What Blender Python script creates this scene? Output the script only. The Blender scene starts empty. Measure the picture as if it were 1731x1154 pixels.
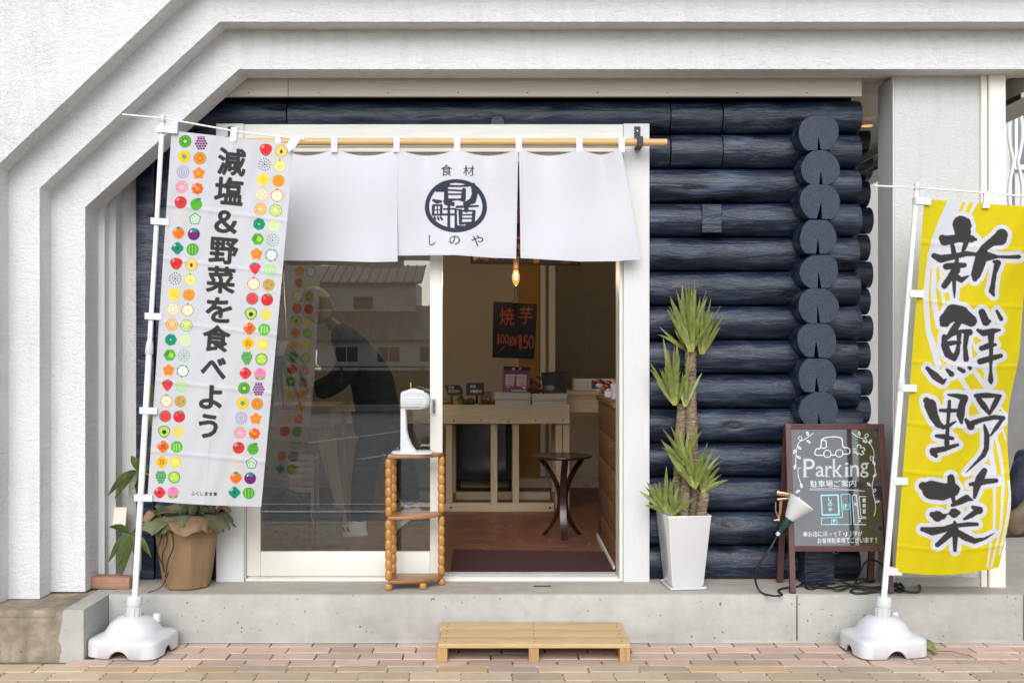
import bpy, bmesh, math, random
import numpy as np
from mathutils import Vector, Matrix, noise as mnoise

SC = bpy.context.scene
COL = SC.collection
R = math.radians
random.seed(7)
RNG = np.random.RandomState(11)

# ---------------------------------------------------------------- camera
F, CX, CY, H = 1715.0, 850.0, 595.0, 1.40      # focal length and principal point in photo pixels, eye height
cam = bpy.data.cameras.new('camera')
cam.sensor_width = 36.0
cam.lens = 36.0 * F / 1731.0
cam.shift_x = (865.5 - CX) / 1731.0
cam.shift_y = (CY - 577.0) / 1731.0
cam.clip_end = 2000.0
cam_o = bpy.data.objects.new('camera', cam)
cam_o.location = (0, 0, H)
cam_o.rotation_euler = (R(90), 0, 0)
COL.objects.link(cam_o)
SC.camera = cam_o

# ---------------------------------------------------------------- sky, sun, exposure
SUN_EL, SUN_AZ = 38.0, 185.0      # bright overcast; the brightest part of the cloud is behind the camera, a little left
w = bpy.data.worlds.new('World')
SC.world = w
w.use_nodes = True
wn, wl = w.node_tree.nodes, w.node_tree.links
bg = wn['Background']
sky = wn.new('ShaderNodeTexSky')
sky.sky_type = 'NISHITA'
sky.sun_disc = False
sky.sun_elevation = R(SUN_EL)
sky.sun_rotation = R(SUN_AZ)
sky.air_density = 1.0
sky.dust_density = 1.0
sky.ozone_density = 1.0
hsv = wn.new('ShaderNodeHueSaturation')       # overcast: the cloud greys the blue
hsv.inputs['Saturation'].default_value = 0.44
wl.new(sky.outputs[0], hsv.inputs['Color'])
wl.new(hsv.outputs[0], bg.inputs[0])
bg.inputs[1].default_value = 0.15
sun = bpy.data.lights.new('sun', 'SUN')
sun.energy = 1.5
sun.angle = R(42)
sun.color = (1.0, 0.998, 0.99)
sun_o = bpy.data.objects.new('sun', sun)
sun_o.location = (-4, -8, 14)
_a, _e = R(SUN_AZ), R(SUN_EL)
_d = Vector((math.sin(_a) * math.cos(_e), math.cos(_a) * math.cos(_e), math.sin(_e)))
sun_o.rotation_euler = _d.to_track_quat('Z', 'Y').to_euler()
COL.objects.link(sun_o)
vs = SC.view_settings
vs.view_transform = 'Standard'
vs.look = 'None'
vs.exposure = 0.72
vs.gamma = 1.0
vs.use_curve_mapping = False
SC.cycles.max_bounces = 10
SC.cycles.transparent_max_bounces = 16
SC.cycles.caustics_reflective = False
SC.cycles.caustics_refractive = False
SC.cycles.use_denoising = True

# ---------------------------------------------------------------- helpers
PLAT = 0.229                       # height of the concrete platform
D_FACE = 4.90                      # distance of its front face

def P(x, y, D):
    """the point at distance D that the photograph shows at pixel x, y"""
    return Vector(((x - CX) / F * D, D, H - (y - CY) / F * D))
def PX(x, D): return (x - CX) / F * D
def PZ(y, D): return H - (y - CY) / F * D

OFF = {}
def off_of(o): return OFF.get(o.name, Vector((0, 0, 0))) if o else Vector((0, 0, 0))

def empty(name, loc, label=None, cat=None, group=None, kind=None):
    o = bpy.data.objects.new(name, None)
    o.empty_display_size = 0.1
    COL.objects.link(o)
    o.location = loc
    OFF[o.name] = Vector(loc)
    return tag(o, label, cat, group, kind)

def tag(o, label=None, cat=None, group=None, kind=None):
    if label: o['label'] = label
    if cat: o['category'] = cat
    if group: o['group'] = group
    if kind: o['kind'] = kind
    return o

class MB:
    """collects faces in world space; build() links them as one mesh object"""
    def __init__(s):
        s.v, s.f, s.m = [], [], []
        s.cur = 0
    def add(s, vs, fs):
        b = len(s.v)
        s.v += [tuple(p) for p in vs]
        s.f += [tuple(b + i for i in f) for f in fs]
        s.m += [s.cur] * len(fs)
        return s
    def bm(s, bm, M=None):
        if M is not None: bm.transform(M)
        bm.verts.index_update()
        s.add([v.co.copy() for v in bm.verts], [[v.index for v in f.verts] for f in bm.faces])
        bm.free()
        return s
    def box(s, x0, x1, y0, y1, z0, z1, bev=0.0, seg=1, M=None):
        bm = bmesh.new()
        bmesh.ops.create_cube(bm, size=1)
        T = Matrix.Translation(((x0 + x1) / 2, (y0 + y1) / 2, (z0 + z1) / 2)) @ Matrix.Diagonal((abs(x1 - x0), abs(y1 - y0), abs(z1 - z0), 1))
        bm.transform(T)
        if bev > 0:
            bmesh.ops.bevel(bm, geom=bm.edges[:], offset=bev, segments=seg, profile=0.5, affect='EDGES')
        return s.bm(bm, M)
    def hexa(s, a, b):
        """a and b: two rings of four points"""
        return s.add(list(a) + list(b), [(3, 2, 1, 0), (4, 5, 6, 7), (0, 1, 5, 4), (1, 2, 6, 5), (2, 3, 7, 6), (3, 0, 4, 7)])
    def prism(s, poly, y0, y1, bev=0.0):
        """poly: list of (x, z); solid between y0 and y1"""
        n = len(poly)
        bm = bmesh.new()
        va = [bm.verts.new((p[0], y0, p[1])) for p in poly]
        vb = [bm.verts.new((p[0], y1, p[1])) for p in poly]
        bm.faces.new(va); bm.faces.new(vb[::-1])
        for i in range(n):
            j = (i + 1) % n
            bm.faces.new((va[j], va[i], vb[i], vb[j]))
        bmesh.ops.recalc_face_normals(bm, faces=bm.faces[:])
        if bev > 0:
            bmesh.ops.bevel(bm, geom=bm.edges[:], offset=bev, segments=2, profile=0.5, affect='EDGES')
        bmesh.ops.triangulate(bm, faces=[f for f in bm.faces if len(f.verts) > 4])
        return s.bm(bm)
    def tube(s, pts, rad, seg=8, caps=True):
        pts = [Vector(p) for p in pts]
        n = len(pts)
        if not hasattr(rad, '__len__'): rad = [rad] * n
        vs, fs = [], []
        up = None
        for i in range(n):
            t = (pts[min(i + 1, n - 1)] - pts[max(i - 1, 0)])
            if t.length < 1e-9: t = Vector((0, 0, 1))
            t.normalize()
            if up is None:
                up = Vector((0, 0, 1)) if abs(t.z) < 0.9 else Vector((1, 0, 0))
            a = up - t * up.dot(t)
            if a.length < 1e-6: a = t.orthogonal()
            a.normalize(); up = a
            b = t.cross(a)
            for k in range(seg):
                an = 2 * math.pi * k / seg
                vs.append(pts[i] + (a * math.cos(an) + b * math.sin(an)) * rad[i])
        for i in range(n - 1):
            for k in range(seg):
                k2 = (k + 1) % seg
                fs.append((i * seg + k, i * seg + k2, (i + 1) * seg + k2, (i + 1) * seg + k))
        if caps:
            fs.append(tuple(range(seg))[::-1]); fs.append(tuple((n - 1) * seg + k for k in range(seg)))
        return s.add(vs, fs)
    def lathe(s, prof, c=(0, 0, 0), seg=24, M=None, sx=1.0, sy=1.0):
        """prof: list of (r, z) from bottom to top"""
        vs, fs = [], []
        n = len(prof)
        for r, z in prof:
            for k in range(seg):
                an = 2 * math.pi * k / seg
                vs.append(Vector((r * math.cos(an) * sx, r * math.sin(an) * sy, z)))
        for i in range(n - 1):
            for k in range(seg):
                k2 = (k + 1) % seg
                fs.append((i * seg + k, i * seg + k2, (i + 1) * seg + k2, (i + 1) * seg + k))
        if prof[0][0] > 1e-6: fs.append(tuple(range(seg))[::-1])
        if prof[-1][0] > 1e-6: fs.append(tuple((n - 1) * seg + k for k in range(seg)))
        if M is None: M = Matrix.Translation(c)
        return s.add([M @ v for v in vs], fs)
    def grid(s, fn, nu, nv, flip=False):
        """fn(u, v) -> point for u, v in 0..1"""
        vs = [fn(i / nu, j / nv) for j in range(nv + 1) for i in range(nu + 1)]
        fs = []
        for j in range(nv):
            for i in range(nu):
                a = j * (nu + 1) + i
                q = (a, a + 1, a + nu + 2, a + nu + 1)
                fs.append(q[::-1] if flip else q)
        return s.add(vs, fs)
    def build(s, name, mats, parent=None, smooth=None, weld=False):
        o0 = off_of(parent)
        me = bpy.data.meshes.new(name)
        me.from_pydata([(a - o0.x, b - o0.y, c - o0.z) for a, b, c in s.v], [], s.f)
        if not isinstance(mats, (list, tuple)): mats = [mats]
        for m in mats: me.materials.append(m)
        if len(mats) > 1: me.polygons.foreach_set('material_index', s.m)
        if weld:
            bm = bmesh.new(); bm.from_mesh(me)
            bmesh.ops.remove_doubles(bm, verts=bm.verts, dist=1e-5)
            bm.to_mesh(me); bm.free()
        if smooth is not None:
            me.polygons.foreach_set('use_smooth', [True] * len(me.polygons))
            if smooth < 179:
                try: me.set_sharp_from_angle(angle=R(smooth))
                except Exception: pass
        me.update()
        o = bpy.data.objects.new(name, me)
        COL.objects.link(o)
        if parent is not None:
            o.parent = parent
        OFF[o.name] = o0
        return o

def sphere(c, rx, ry=None, rz=None, seg=12, rings=8):
    ry = rx if ry is None else ry; rz = rx if rz is None else rz
    return [(math.sin(math.pi * i / rings), -math.cos(math.pi * i / rings) * rz) for i in range(rings + 1)], rx, ry
def add_sphere(mb, c, rx, ry=None, rz=None, seg=12, rings=8, M=None):
    ry = rx if ry is None else ry; rz = rx if rz is None else rz
    vs, fs = [], []
    for i in range(rings + 1):
        a = math.pi * i / rings
        for k in range(seg):
            b = 2 * math.pi * k / seg
            vs.append(Vector((rx * math.sin(a) * math.cos(b), ry * math.sin(a) * math.sin(b), -rz * math.cos(a))))
    for i in range(rings):
        for k in range(seg):
            k2 = (k + 1) % seg
            fs.append((i * seg + k, i * seg + k2, (i + 1) * seg + k2, (i + 1) * seg + k))
    T = Matrix.Translation(c) if M is None else M
    mb.add([T @ v for v in vs], fs)
    return mb

def catmull(pts, n=8):
    pts = [Vector(p) for p in pts]
    out = []
    for i in range(len(pts) - 1):
        p0, p1, p2, p3 = pts[max(i - 1, 0)], pts[i], pts[i + 1], pts[min(i + 2, len(pts) - 1)]
        for k in range(n):
            t = k / n
            out.append(0.5 * ((2 * p1) + (p2 - p0) * t + (2 * p0 - 5 * p1 + 4 * p2 - p3) * t * t + (3 * p1 - p0 - 3 * p2 + p3) * t ** 3))
    out.append(pts[-1])
    return out

# ---------------------------------------------------------------- materials
class NT:
    def __init__(s, name):
        s.mat = bpy.data.materials.new(name)
        s.mat.use_nodes = True
        s.n, s.l = s.mat.node_tree.nodes, s.mat.node_tree.links
        s.bsdf = s.n['Principled BSDF']
        s.out = s.n['Material Output']
    def node(s, t, **kw):
        nd = s.n.new(t)
        for k, v in kw.items():
            if hasattr(nd, k): setattr(nd, k, v)
            else: nd.inputs[k].default_value = v
        return nd
    def link(s, a, b): s.l.new(a, b); return b
    def coords(s, stretch=(1, 1, 1), rand=True):
        tc = s.node('ShaderNodeTexCoord')
        mp = s.node('ShaderNodeMapping')
        mp.inputs['Scale'].default_value = stretch
        s.link(tc.outputs['Object'], mp.inputs['Vector'])
        if rand:
            oi = s.node('ShaderNodeObjectInfo')
            cm = s.node('ShaderNodeVectorMath', operation='SCALE')
            cb = s.node('ShaderNodeCombineXYZ')
            s.link(oi.outputs['Random'], cb.inputs[0]); s.link(oi.outputs['Random'], cb.inputs[1]); s.link(oi.outputs['Random'], cb.inputs[2])
            s.link(cb.outputs[0], cm.inputs[0]); cm.inputs['Scale'].default_value = 37.0
            s.link(cm.outputs[0], mp.inputs['Location'])
        return mp.outputs[0]
    def noise(s, vec, scale=5, detail=5, rough=0.55, dist=0.0):
        nd = s.node('ShaderNodeTexNoise')
        nd.inputs['Scale'].default_value = scale; nd.inputs['Detail'].default_value = detail
        nd.inputs['Roughness'].default_value = rough; nd.inputs['Distortion'].default_value = dist
        s.link(vec, nd.inputs['Vector'])
        return nd.outputs['Fac']
    def ramp(s, fac, stops):
        r = s.node('ShaderNodeValToRGB')
        e = r.color_ramp.elements
        while len(e) < len(stops): e.new(0.5)
        for el, (p, c) in zip(e, stops):
            el.position = p
            el.color = (c, c, c, 1) if not hasattr(c, '__len__') else (*c, 1)
        s.link(fac, r.inputs[0])
        return r.outputs[0]
    def mix(s, fac, a, b, mode='MIX'):
        m = s.node('ShaderNodeMix', data_type='RGBA', blend_type=mode)
        for sock, v in ((m.inputs[0], fac), (m.inputs[6], a), (m.inputs[7], b)):
            if hasattr(v, 'links'): s.link(v, sock)
            elif hasattr(v, '__len__'): sock.default_value = (*v, 1)
            else: sock.default_value = v
        return m.outputs[2]
    def math(s, op, a, b=0.0):
        m = s.node('ShaderNodeMath', operation=op)
        for sock, v in ((m.inputs[0], a), (m.inputs[1], b)):
            if hasattr(v, 'links'): s.link(v, sock)
            else: sock.default_value = v
        return m.outputs[0]
    def bump(s, h, strength=0.3, dist=0.01, prev=None):
        b = s.node('ShaderNodeBump')
        b.inputs['Strength'].default_value = strength; b.inputs['Distance'].default_value = dist
        s.link(h, b.inputs['Height'])
        if prev is not None: s.link(prev, b.inputs['Normal'])
        return b.outputs[0]
    def set(s, **kw):
        for k, v in kw.items():
            k = {'color': 'Base Color', 'rough': 'Roughness', 'metal': 'Metallic', 'normal': 'Normal', 'spec': 'Specular IOR Level',
                 'emit': 'Emission Color', 'estr': 'Emission Strength', 'alpha': 'Alpha', 'trans': 'Transmission Weight', 'coat': 'Coat Weight',
                 'sheen': 'Sheen Weight', 'ior': 'IOR', 'sss': 'Subsurface Weight'}.get(k, k)
            sock = s.bsdf.inputs[k]
            if hasattr(v, 'links'): s.link(v, sock)
            elif hasattr(v, '__len__'): sock.default_value = (*v, 1) if len(v) == 3 else v
            else: sock.default_value = v
        return s.mat

def pmat(name, col, rough=0.5, var=0.12, vs=6.0, bump=0.0, bs=60.0, stretch=(1, 1, 1), metal=0.0, spec=0.5, col2=None, orand=0.0, coat=0.0, bd=0.003, **kw):
    """general procedural surface: two-tone noise, fine relief, a little roughness change, per-object tone"""
    t = NT(name)
    v = t.coords(stretch)
    n = t.noise(v, vs, 6, 0.6)
    c2 = col2 if col2 else tuple(max(0, c * (1 - var * 2)) for c in col)
    fac = t.ramp(n, [(0.32, 0.0), (0.68, 1.0)])
    c = t.mix(fac, c2, col)
    if orand:
        oi = t.node('ShaderNodeObjectInfo')
        mr = t.node('ShaderNodeMapRange')
        t.link(oi.outputs['Random'], mr.inputs[0])
        mr.inputs[3].default_value = 1 - orand; mr.inputs[4].default_value = 1 + orand
        c = t.mix(1.0, c, mr.outputs[0], 'MULTIPLY')
    n2 = t.noise(v, vs * 3.1, 4, 0.6)
    rg = t.ramp(n2, [(0.3, max(0.02, rough - 0.08)), (0.7, min(1, rough + 0.08))])
    t.set(color=c, rough=rg, metal=metal, spec=spec, coat=coat, **kw)
    if bump > 0:
        t.set(normal=t.bump(t.noise(v, bs, 5, 0.6), bump, bd))
    return t.mat
M = {}
# ---------------------------------------------------------------- material library
def make_stucco(name, base, dirt=0.0, trowel=1.0, scale=1.0):
    t = NT(name)
    v = t.coords(rand=False)
    # overlapping trowel flakes: a warped cell pattern plus sandy grit
    wn_ = t.node('ShaderNodeTexNoise'); wn_.inputs['Scale'].default_value = 9 * scale; wn_.inputs['Detail'].default_value = 4
    t.link(v, wn_.inputs['Vector'])
    vm = t.node('ShaderNodeVectorMath', operation='MULTIPLY_ADD')
    t.link(wn_.outputs['Color'], vm.inputs[0]); vm.inputs[1].default_value = (0.05, 0.05, 0.05); t.link(v, vm.inputs[2])
    vo = t.node('ShaderNodeTexVoronoi', feature='SMOOTH_F1'); vo.inputs['Scale'].default_value = 38 * scale
    t.link(vm.outputs[0], vo.inputs['Vector'])
    sv_ = t.node('ShaderNodeMapping'); sv_.inputs['Scale'].default_value = (0.75, 1.0, 1.25); t.link(vm.outputs[0], sv_.inputs['Vector'])
    n1 = t.noise(sv_.outputs[0], 46 * scale, 6, 0.66, 0.5)
    plate = t.ramp(n1, [(0.36, 0.0), (0.52, 0.7), (0.66, 1.0)])
    grit = t.noise(v, 120 * scale, 5, 0.75)
    h = t.math('ADD', t.math('MULTIPLY', plate, 0.42 * trowel), t.math('MULTIPLY', vo.outputs['Distance'], 0.30))
    h = t.math('ADD', h, t.math('MULTIPLY', grit, 1.25))
    nr = t.bump(h, 1.0, 0.0060)
    lo = t.noise(v, 1.3, 5, 0.6)
    c = t.mix(t.ramp(lo, [(0.3, 0.0), (0.75, 1.0)]), tuple(b * 0.93 for b in base), base)
    # grime in the pits
    pit = t.ramp(plate, [(0.0, 1.0), (0.5, 0.0)])
    pm = t.math('MULTIPLY', pit, t.ramp(t.noise(v, 2.0, 4), [(0.45, 0.05), (0.75, 0.38)]))
    c = t.mix(pm, c, (base[0] * 0.60, base[1] * 0.57, base[2] * 0.52))
    # faint rain runs below the ledges
    rm = t.node('ShaderNodeMapping'); rm.inputs['Scale'].default_value = (7.0, 7.0, 0.9); t.link(v, rm.inputs['Vector'])
    rr_ = t.ramp(t.noise(rm.outputs[0], 2.2, 5, 0.6), [(0.52, 0.0), (0.75, 0.30)])
    c = t.mix(rr_, c, (base[0] * 0.70, base[1] * 0.66, base[2] * 0.60))
    if dirt > 0:
        # hair cracks, dark where rain has run, in loose patches
        st = t.node('ShaderNodeMapping'); st.inputs['Scale'].default_value = (1.0, 1.0, 2.6)
        t.link(v, st.inputs['Vector'])
        cr = t.noise(st.outputs[0], 42, 8, 0.72, 1.2)
        line = t.ramp(cr, [(0.465, 0.0), (0.487, 1.0), (0.497, 1.0), (0.52, 0.0)])
        patch = t.ramp(t.noise(v, 2.6, 5, 0.6), [(0.47, 0.0), (0.66, 1.0)])
        c = t.mix(t.math('MULTIPLY', t.math('MULTIPLY', line, patch), dirt), c, (0.16, 0.14, 0.13))
    t.set(color=c, rough=0.92, spec=0.2, normal=nr)
    return t.mat
M['stucco'] = make_stucco('stucco_wall', (0.78, 0.78, 0.78), 0.22)
M['stucco_dirty'] = make_stucco('stucco_wall_cracked', (0.79, 0.79, 0.79), 0.75, 0.9)
M['stucco_fine'] = make_stucco('stucco_fine_panel', (0.74, 0.735, 0.715), 0.0, 0.55, 2.2)

def make_concrete(name, base, dark, stain=0.5, pits=True):
    t = NT(name)
    v = t.coords(rand=False)
    a = t.noise(v, 2.2, 8, 0.65)
    b = t.noise(v, 17, 6, 0.7)
    c = t.mix(t.ramp(a, [(0.33, 0.0), (0.68, 1.0)]), dark, base)
    c = t.mix(t.math('MULTIPLY', t.ramp(b, [(0.35, 1.0), (0.6, 0.0)]), stain * 0.35), c, tuple(x * 0.62 for x in dark))
    st = t.node('ShaderNodeMapping'); st.inputs['Scale'].default_value = (5.0, 1.0, 0.7)
    t.link(v, st.inputs['Vector'])
    run = t.ramp(t.noise(st.outputs[0], 2.6, 5, 0.6), [(0.50, 0.0), (0.72, 1.0)])
    c = t.mix(t.math('MULTIPLY', run, stain * 0.4), c, tuple(x * 0.75 for x in dark))
    h = t.math('ADD', t.math('MULTIPLY', t.noise(v, 120, 5, 0.7), 0.5), b)
    if pits:
        vw = t.node('ShaderNodeTexNoise'); vw.inputs['Scale'].default_value = 30; t.link(v, vw.inputs['Vector'])
        vx = t.node('ShaderNodeVectorMath', operation='MULTIPLY_ADD'); t.link(vw.outputs['Color'], vx.inputs[0]); vx.inputs[1].default_value = (.03, .03, .03); t.link(v, vx.inputs[2])
        vo = t.node('ShaderNodeTexVoronoi'); vo.inputs['Scale'].default_value = 27
        t.link(vx.outputs[0], vo.inputs['Vector'])
        rn = t.noise(v, 6.5, 2)
        pit = t.math('MULTIPLY', t.ramp(t.math('ADD', vo.outputs['Distance'], t.math('MULTIPLY', t.noise(v, 45, 2), 0.22)), [(0.20, 1.0), (0.25, 0.0)]), t.ramp(rn, [(0.49, 0.0), (0.55, 1.0)]))
        c = t.mix(t.math('MULTIPLY', pit, 0.8), c, tuple(x * 0.25 for x in dark))
        h = t.math('SUBTRACT', h, t.math('MULTIPLY', pit, 1.5))
    t.set(color=c, rough=0.88, spec=0.25, normal=t.bump(h, 0.28, 0.004))
    return t.mat
M['concrete'] = make_concrete('concrete_platform', (0.46, 0.445, 0.41), (0.34, 0.325, 0.30), 0.5)
M['concrete_top'] = make_concrete('concrete_trowelled_top', (0.44, 0.405, 0.345), (0.33, 0.295, 0.245), 0.45, False)
M['concrete_old'] = make_concrete('concrete_old_stained', (0.42, 0.345, 0.255), (0.17, 0.135, 0.095), 1.1)

def make_paver(name, base, dark, grit=1.0):
    t = NT(name)
    v = t.coords()
    n = t.noise(v, 9, 6, 0.65)
    c = t.mix(t.ramp(n, [(0.3, 0.0), (0.7, 1.0)]), dark, base)
    oi = t.node('ShaderNodeObjectInfo')
    rp = t.ramp(oi.outputs['Random'], [(0.0, 0.84), (0.5, 1.0), (1.0, 1.14)])
    c = t.mix(1.0, c, rp, 'MULTIPLY')
    sp = t.noise(v, 330, 3, 0.7)
    c = t.mix(t.math('MULTIPLY', t.ramp(sp, [(0.55, 0.0), (0.7, 1.0)]), 0.35 * grit), c, tuple(x * 0.45 for x in dark))
    t.set(color=c, rough=0.9, spec=0.2, normal=t.bump(sp, 0.35 * grit, 0.002))
    return t.mat
M['paver_pink'] = make_paver('paver_pink', (0.52, 0.385, 0.305), (0.44, 0.315, 0.245), 0.5)
M['paver_tan'] = make_paver('paver_tan', (0.53, 0.405, 0.27), (0.43, 0.33, 0.225), 1.0)
M['paver_grey'] = make_paver('paver_grey', (0.48, 0.385, 0.275), (0.39, 0.315, 0.225), 1.0)
M['paver_rust'] = make_paver('paver_rust', (0.51, 0.355, 0.20), (0.46, 0.33, 0.20), 0.8)
M['joint'] = pmat('joint_sand', (0.22, 0.175, 0.135), 0.95, 0.3, 30, 0.4, 200)
M['asphalt'] = pmat('asphalt', (0.21, 0.208, 0.203), 0.9, 0.2, 3, 0.5, 220, spec=0.3)
M['lane_white'] = pmat('road_paint_white', (0.66, 0.66, 0.64), 0.7, 0.2, 9, 0.2, 120)

def make_log(name):
    """navy stain on peeled logs: paler ridges for wear and painted-in sheen, dark checks, knots"""
    t = NT(name)
    v = t.coords()
    mp = t.node('ShaderNodeMapping'); mp.inputs['Scale'].default_value = (1.3, 5.0, 6.5)
    t.link(v, mp.inputs['Vector'])
    g = t.noise(mp.outputs[0], 3.2, 7, 0.62, 0.6)
    mp2 = t.node('ShaderNodeMapping'); mp2.inputs['Scale'].default_value = (1.0, 14.0, 26.0)
    t.link(v, mp2.inputs['Vector'])
    g2 = t.noise(mp2.outputs[0], 4.0, 5, 0.7, 0.5)
    c = t.mix(t.ramp(g, [(0.30, 0.0), (0.55, 0.5), (0.72, 1.0)]), (0.0026, 0.0062, 0.018), (0.012, 0.023, 0.054))
    wear_sheen = t.math('MULTIPLY', t.ramp(t.math('MULTIPLY', g, g2), [(0.25, 0.0), (0.36, 1.0)]), t.ramp(t.noise(v, 2.4, 3), [(0.40, 0.15), (0.62, 1.0)]))
    c = t.mix(t.math('MULTIPLY', wear_sheen, 0.75), c, (0.080, 0.106, 0.158))  # pale streaks: some wear, and broken gloss highlights put into the colour
    chk = t.ramp(g2, [(0.27, 1.0), (0.32, 0.0)])
    c = t.mix(t.math('MULTIPLY', chk, 0.8), c, (0.004, 0.005, 0.010))
    # knots
    mk = t.node('ShaderNodeMapping'); mk.inputs['Scale'].default_value = (1.6, 4.0, 4.0)
    t.link(v, mk.inputs['Vector'])
    vo = t.node('ShaderNodeTexVoronoi'); vo.inputs['Scale'].default_value = 1.7
    t.link(mk.outputs[0], vo.inputs['Vector'])
    kn = t.ramp(vo.outputs['Distance'], [(0.10, 1.0), (0.18, 0.3), (0.26, 0.0)])
    c = t.mix(t.math('MULTIPLY', kn, 0.85), c, (0.004, 0.006, 0.012))
    rg = t.ramp(g, [(0.3, 0.26), (0.7, 0.50)])
    h = t.math('ADD', t.math('MULTIPLY', g, 1.2), t.math('MULTIPLY', g2, 0.22))
    h = t.math('SUBTRACT', h, t.math('MULTIPLY', kn, 0.8))
    t.set(color=c, rough=rg, spec=0.5, normal=t.bump(h, 0.75, 0.012))
    return t.mat
M['log'] = make_log('log_navy_stain')

def make_log_end(name):
    """sawn end grain: rings about the object's own axis"""
    t = NT(name)
    tc = t.node('ShaderNodeTexCoord')
    wv = t.node('ShaderNodeTexNoise'); wv.inputs['Scale'].default_value = 9.0
    t.link(tc.outputs['Object'], wv.inputs['Vector'])
    vm = t.node('ShaderNodeVectorMath', operation='MULTIPLY_ADD')
    t.link(wv.outputs['Color'], vm.inputs[0]); vm.inputs[1].default_value = (0.02, 0.0, 0.02); t.link(tc.outputs['Object'], vm.inputs[2])
    ln = t.node('ShaderNodeVectorMath', operation='MULTIPLY'); ln.inputs[1].default_value = (1, 0, 1)
    t.link(vm.outputs[0], ln.inputs[0])
    le = t.node('ShaderNodeVectorMath', operation='LENGTH'); t.link(ln.outputs[0], le.inputs[0])
    ring = t.math('SINE', t.math('MULTIPLY', le.outputs['Value'], 560.0))
    rf = t.ramp(t.math('MULTIPLY_ADD', ring, 0.5), [(0.0, 0.0), (0.6, 1.0)])
    n = t.noise(tc.outputs['Object'], 22, 5, 0.6)
    c = t.mix(rf, (0.014, 0.023, 0.043), (0.030, 0.044, 0.072))
    c = t.mix(t.ramp(n, [(0.35, 0.7), (0.65, 0.0)]), c, (0.011, 0.019, 0.037))
    c = t.mix(t.math('MULTIPLY', t.ramp(t.noise(tc.outputs['Object'], 55, 6, 0.7, 2.0), [(0.46, 0.0), (0.49, 1.0), (0.51, 0.0)]), 0.6), c, (0.075, 0.095, 0.13))
    t.set(color=c, rough=0.62, spec=0.4, normal=t.bump(t.math('ADD', ring, n), 0.25, 0.002))
    return t.mat
M['log_end'] = make_log_end('log_end_grain')
M['gap_dark'] = pmat('dark_gap', (0.006, 0.007, 0.010), 0.9)

def make_wood(name, lt, dk, rough=0.55, grain=1.0, axis=0, knots=0.0, spec=0.4):
    t = NT(name)
    v = t.coords()
    sc = [22.0, 22.0, 22.0]; sc[axis] = 1.6
    mp = t.node('ShaderNodeMapping'); mp.inputs['Scale'].default_value = sc
    t.link(v, mp.inputs['Vector'])
    g = t.noise(mp.outputs[0], 2.2, 6, 0.6, 0.8)
    sc2 = [90.0, 90.0, 90.0]; sc2[axis] = 3.0
    mp2 = t.node('ShaderNodeMapping'); mp2.inputs['Scale'].default_value = sc2
    t.link(v, mp2.inputs['Vector'])
    g2 = t.noise(mp2.outputs[0], 2.0, 3, 0.6)
    c = t.mix(t.ramp(g, [(0.3, 0.0), (0.72, 1.0)]), dk, lt)
    c = t.mix(t.math('MULTIPLY', t.ramp(g2, [(0.35, 1.0), (0.55, 0.0)]), 0.35 * grain), c, tuple(x * 0.6 for x in dk))
    if knots > 0:
        s3 = [9.0, 9.0, 9.0]; s3[axis] = 3.6
        mk = t.node('ShaderNodeMapping'); mk.inputs['Scale'].default_value = s3
        t.link(v, mk.inputs['Vector'])
        vo = t.node('ShaderNodeTexVoronoi'); vo.inputs['Scale'].default_value = 0.9
        t.link(mk.outputs[0], vo.inputs['Vector'])
        kn = t.ramp(vo.outputs['Distance'], [(0.06, 1.0), (0.16, 0.0)])
        c = t.mix(t.math('MULTIPLY', kn, knots), c, tuple(x * 0.35 for x in dk))
    oi = t.node('ShaderNodeObjectInfo')
    rp = t.ramp(oi.outputs['Random'], [(0.0, 0.90), (1.0, 1.08)])
    c = t.mix(1.0, c, rp, 'MULTIPLY')
    t.set(color=c, rough=rough, spec=spec, normal=t.bump(t.math('ADD', g, g2), 0.18 * grain, 0.002))
    return t.mat
M['pine'] = make_wood('pine_step', (0.56, 0.40, 0.205), (0.44, 0.295, 0.135), 0.6, 1.0, 0, 0.6)
M['pine_leg'] = make_wood('pine_sawn_end', (0.50, 0.30, 0.13), (0.38, 0.21, 0.085), 0.7, 1.2, 2)
M['pine_y'] = make_wood('pine_table_depth', (0.66, 0.50, 0.32), (0.55, 0.39, 0.23), 0.6, 0.8, 1, 0.5)
M['pine_x'] = make_wood('pine_table_long', (0.70, 0.55, 0.36), (0.60, 0.45, 0.27), 0.6, 0.8, 0, 0.7)
M['pine_z'] = make_wood('pine_table_upright', (0.68, 0.52, 0.33), (0.56, 0.41, 0.24), 0.6, 0.8, 2, 0.5)
M['rod'] = make_wood('bamboo_coloured_rod', (0.66, 0.43, 0.18), (0.56, 0.34, 0.125), 0.42, 0.5, 0)
M['turned'] = make_wood('turned_wood', (0.50, 0.235, 0.05), (0.40, 0.165, 0.032), 0.32, 0.4, 2, 0.0, 0.6)
M['shelf_edge'] = make_wood('shelf_wood', (0.36, 0.165, 0.060), (0.24, 0.095, 0.032), 0.35, 0.6, 0, 0.0, 0.6)
M['darkwood'] = make_wood('mahogany_table', (0.040, 0.014, 0.011), (0.020, 0.007, 0.006), 0.22, 0.4, 0, 0.0, 0.6)
M['board_frame'] = make_wood('sign_frame_mahogany', (0.105, 0.042, 0.040), (0.070, 0.026, 0.026), 0.38, 0.5, 2, 0.0, 0.5)
M['counter'] = make_wood('counter_stained_board', (0.25, 0.115, 0.042), (0.085, 0.036, 0.015), 0.6, 1.8, 1, 0.9)
M['white_wood'] = make_wood('white_washed_wood', (0.74, 0.73, 0.69), (0.66, 0.645, 0.60), 0.55, 0.35, 0)
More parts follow.
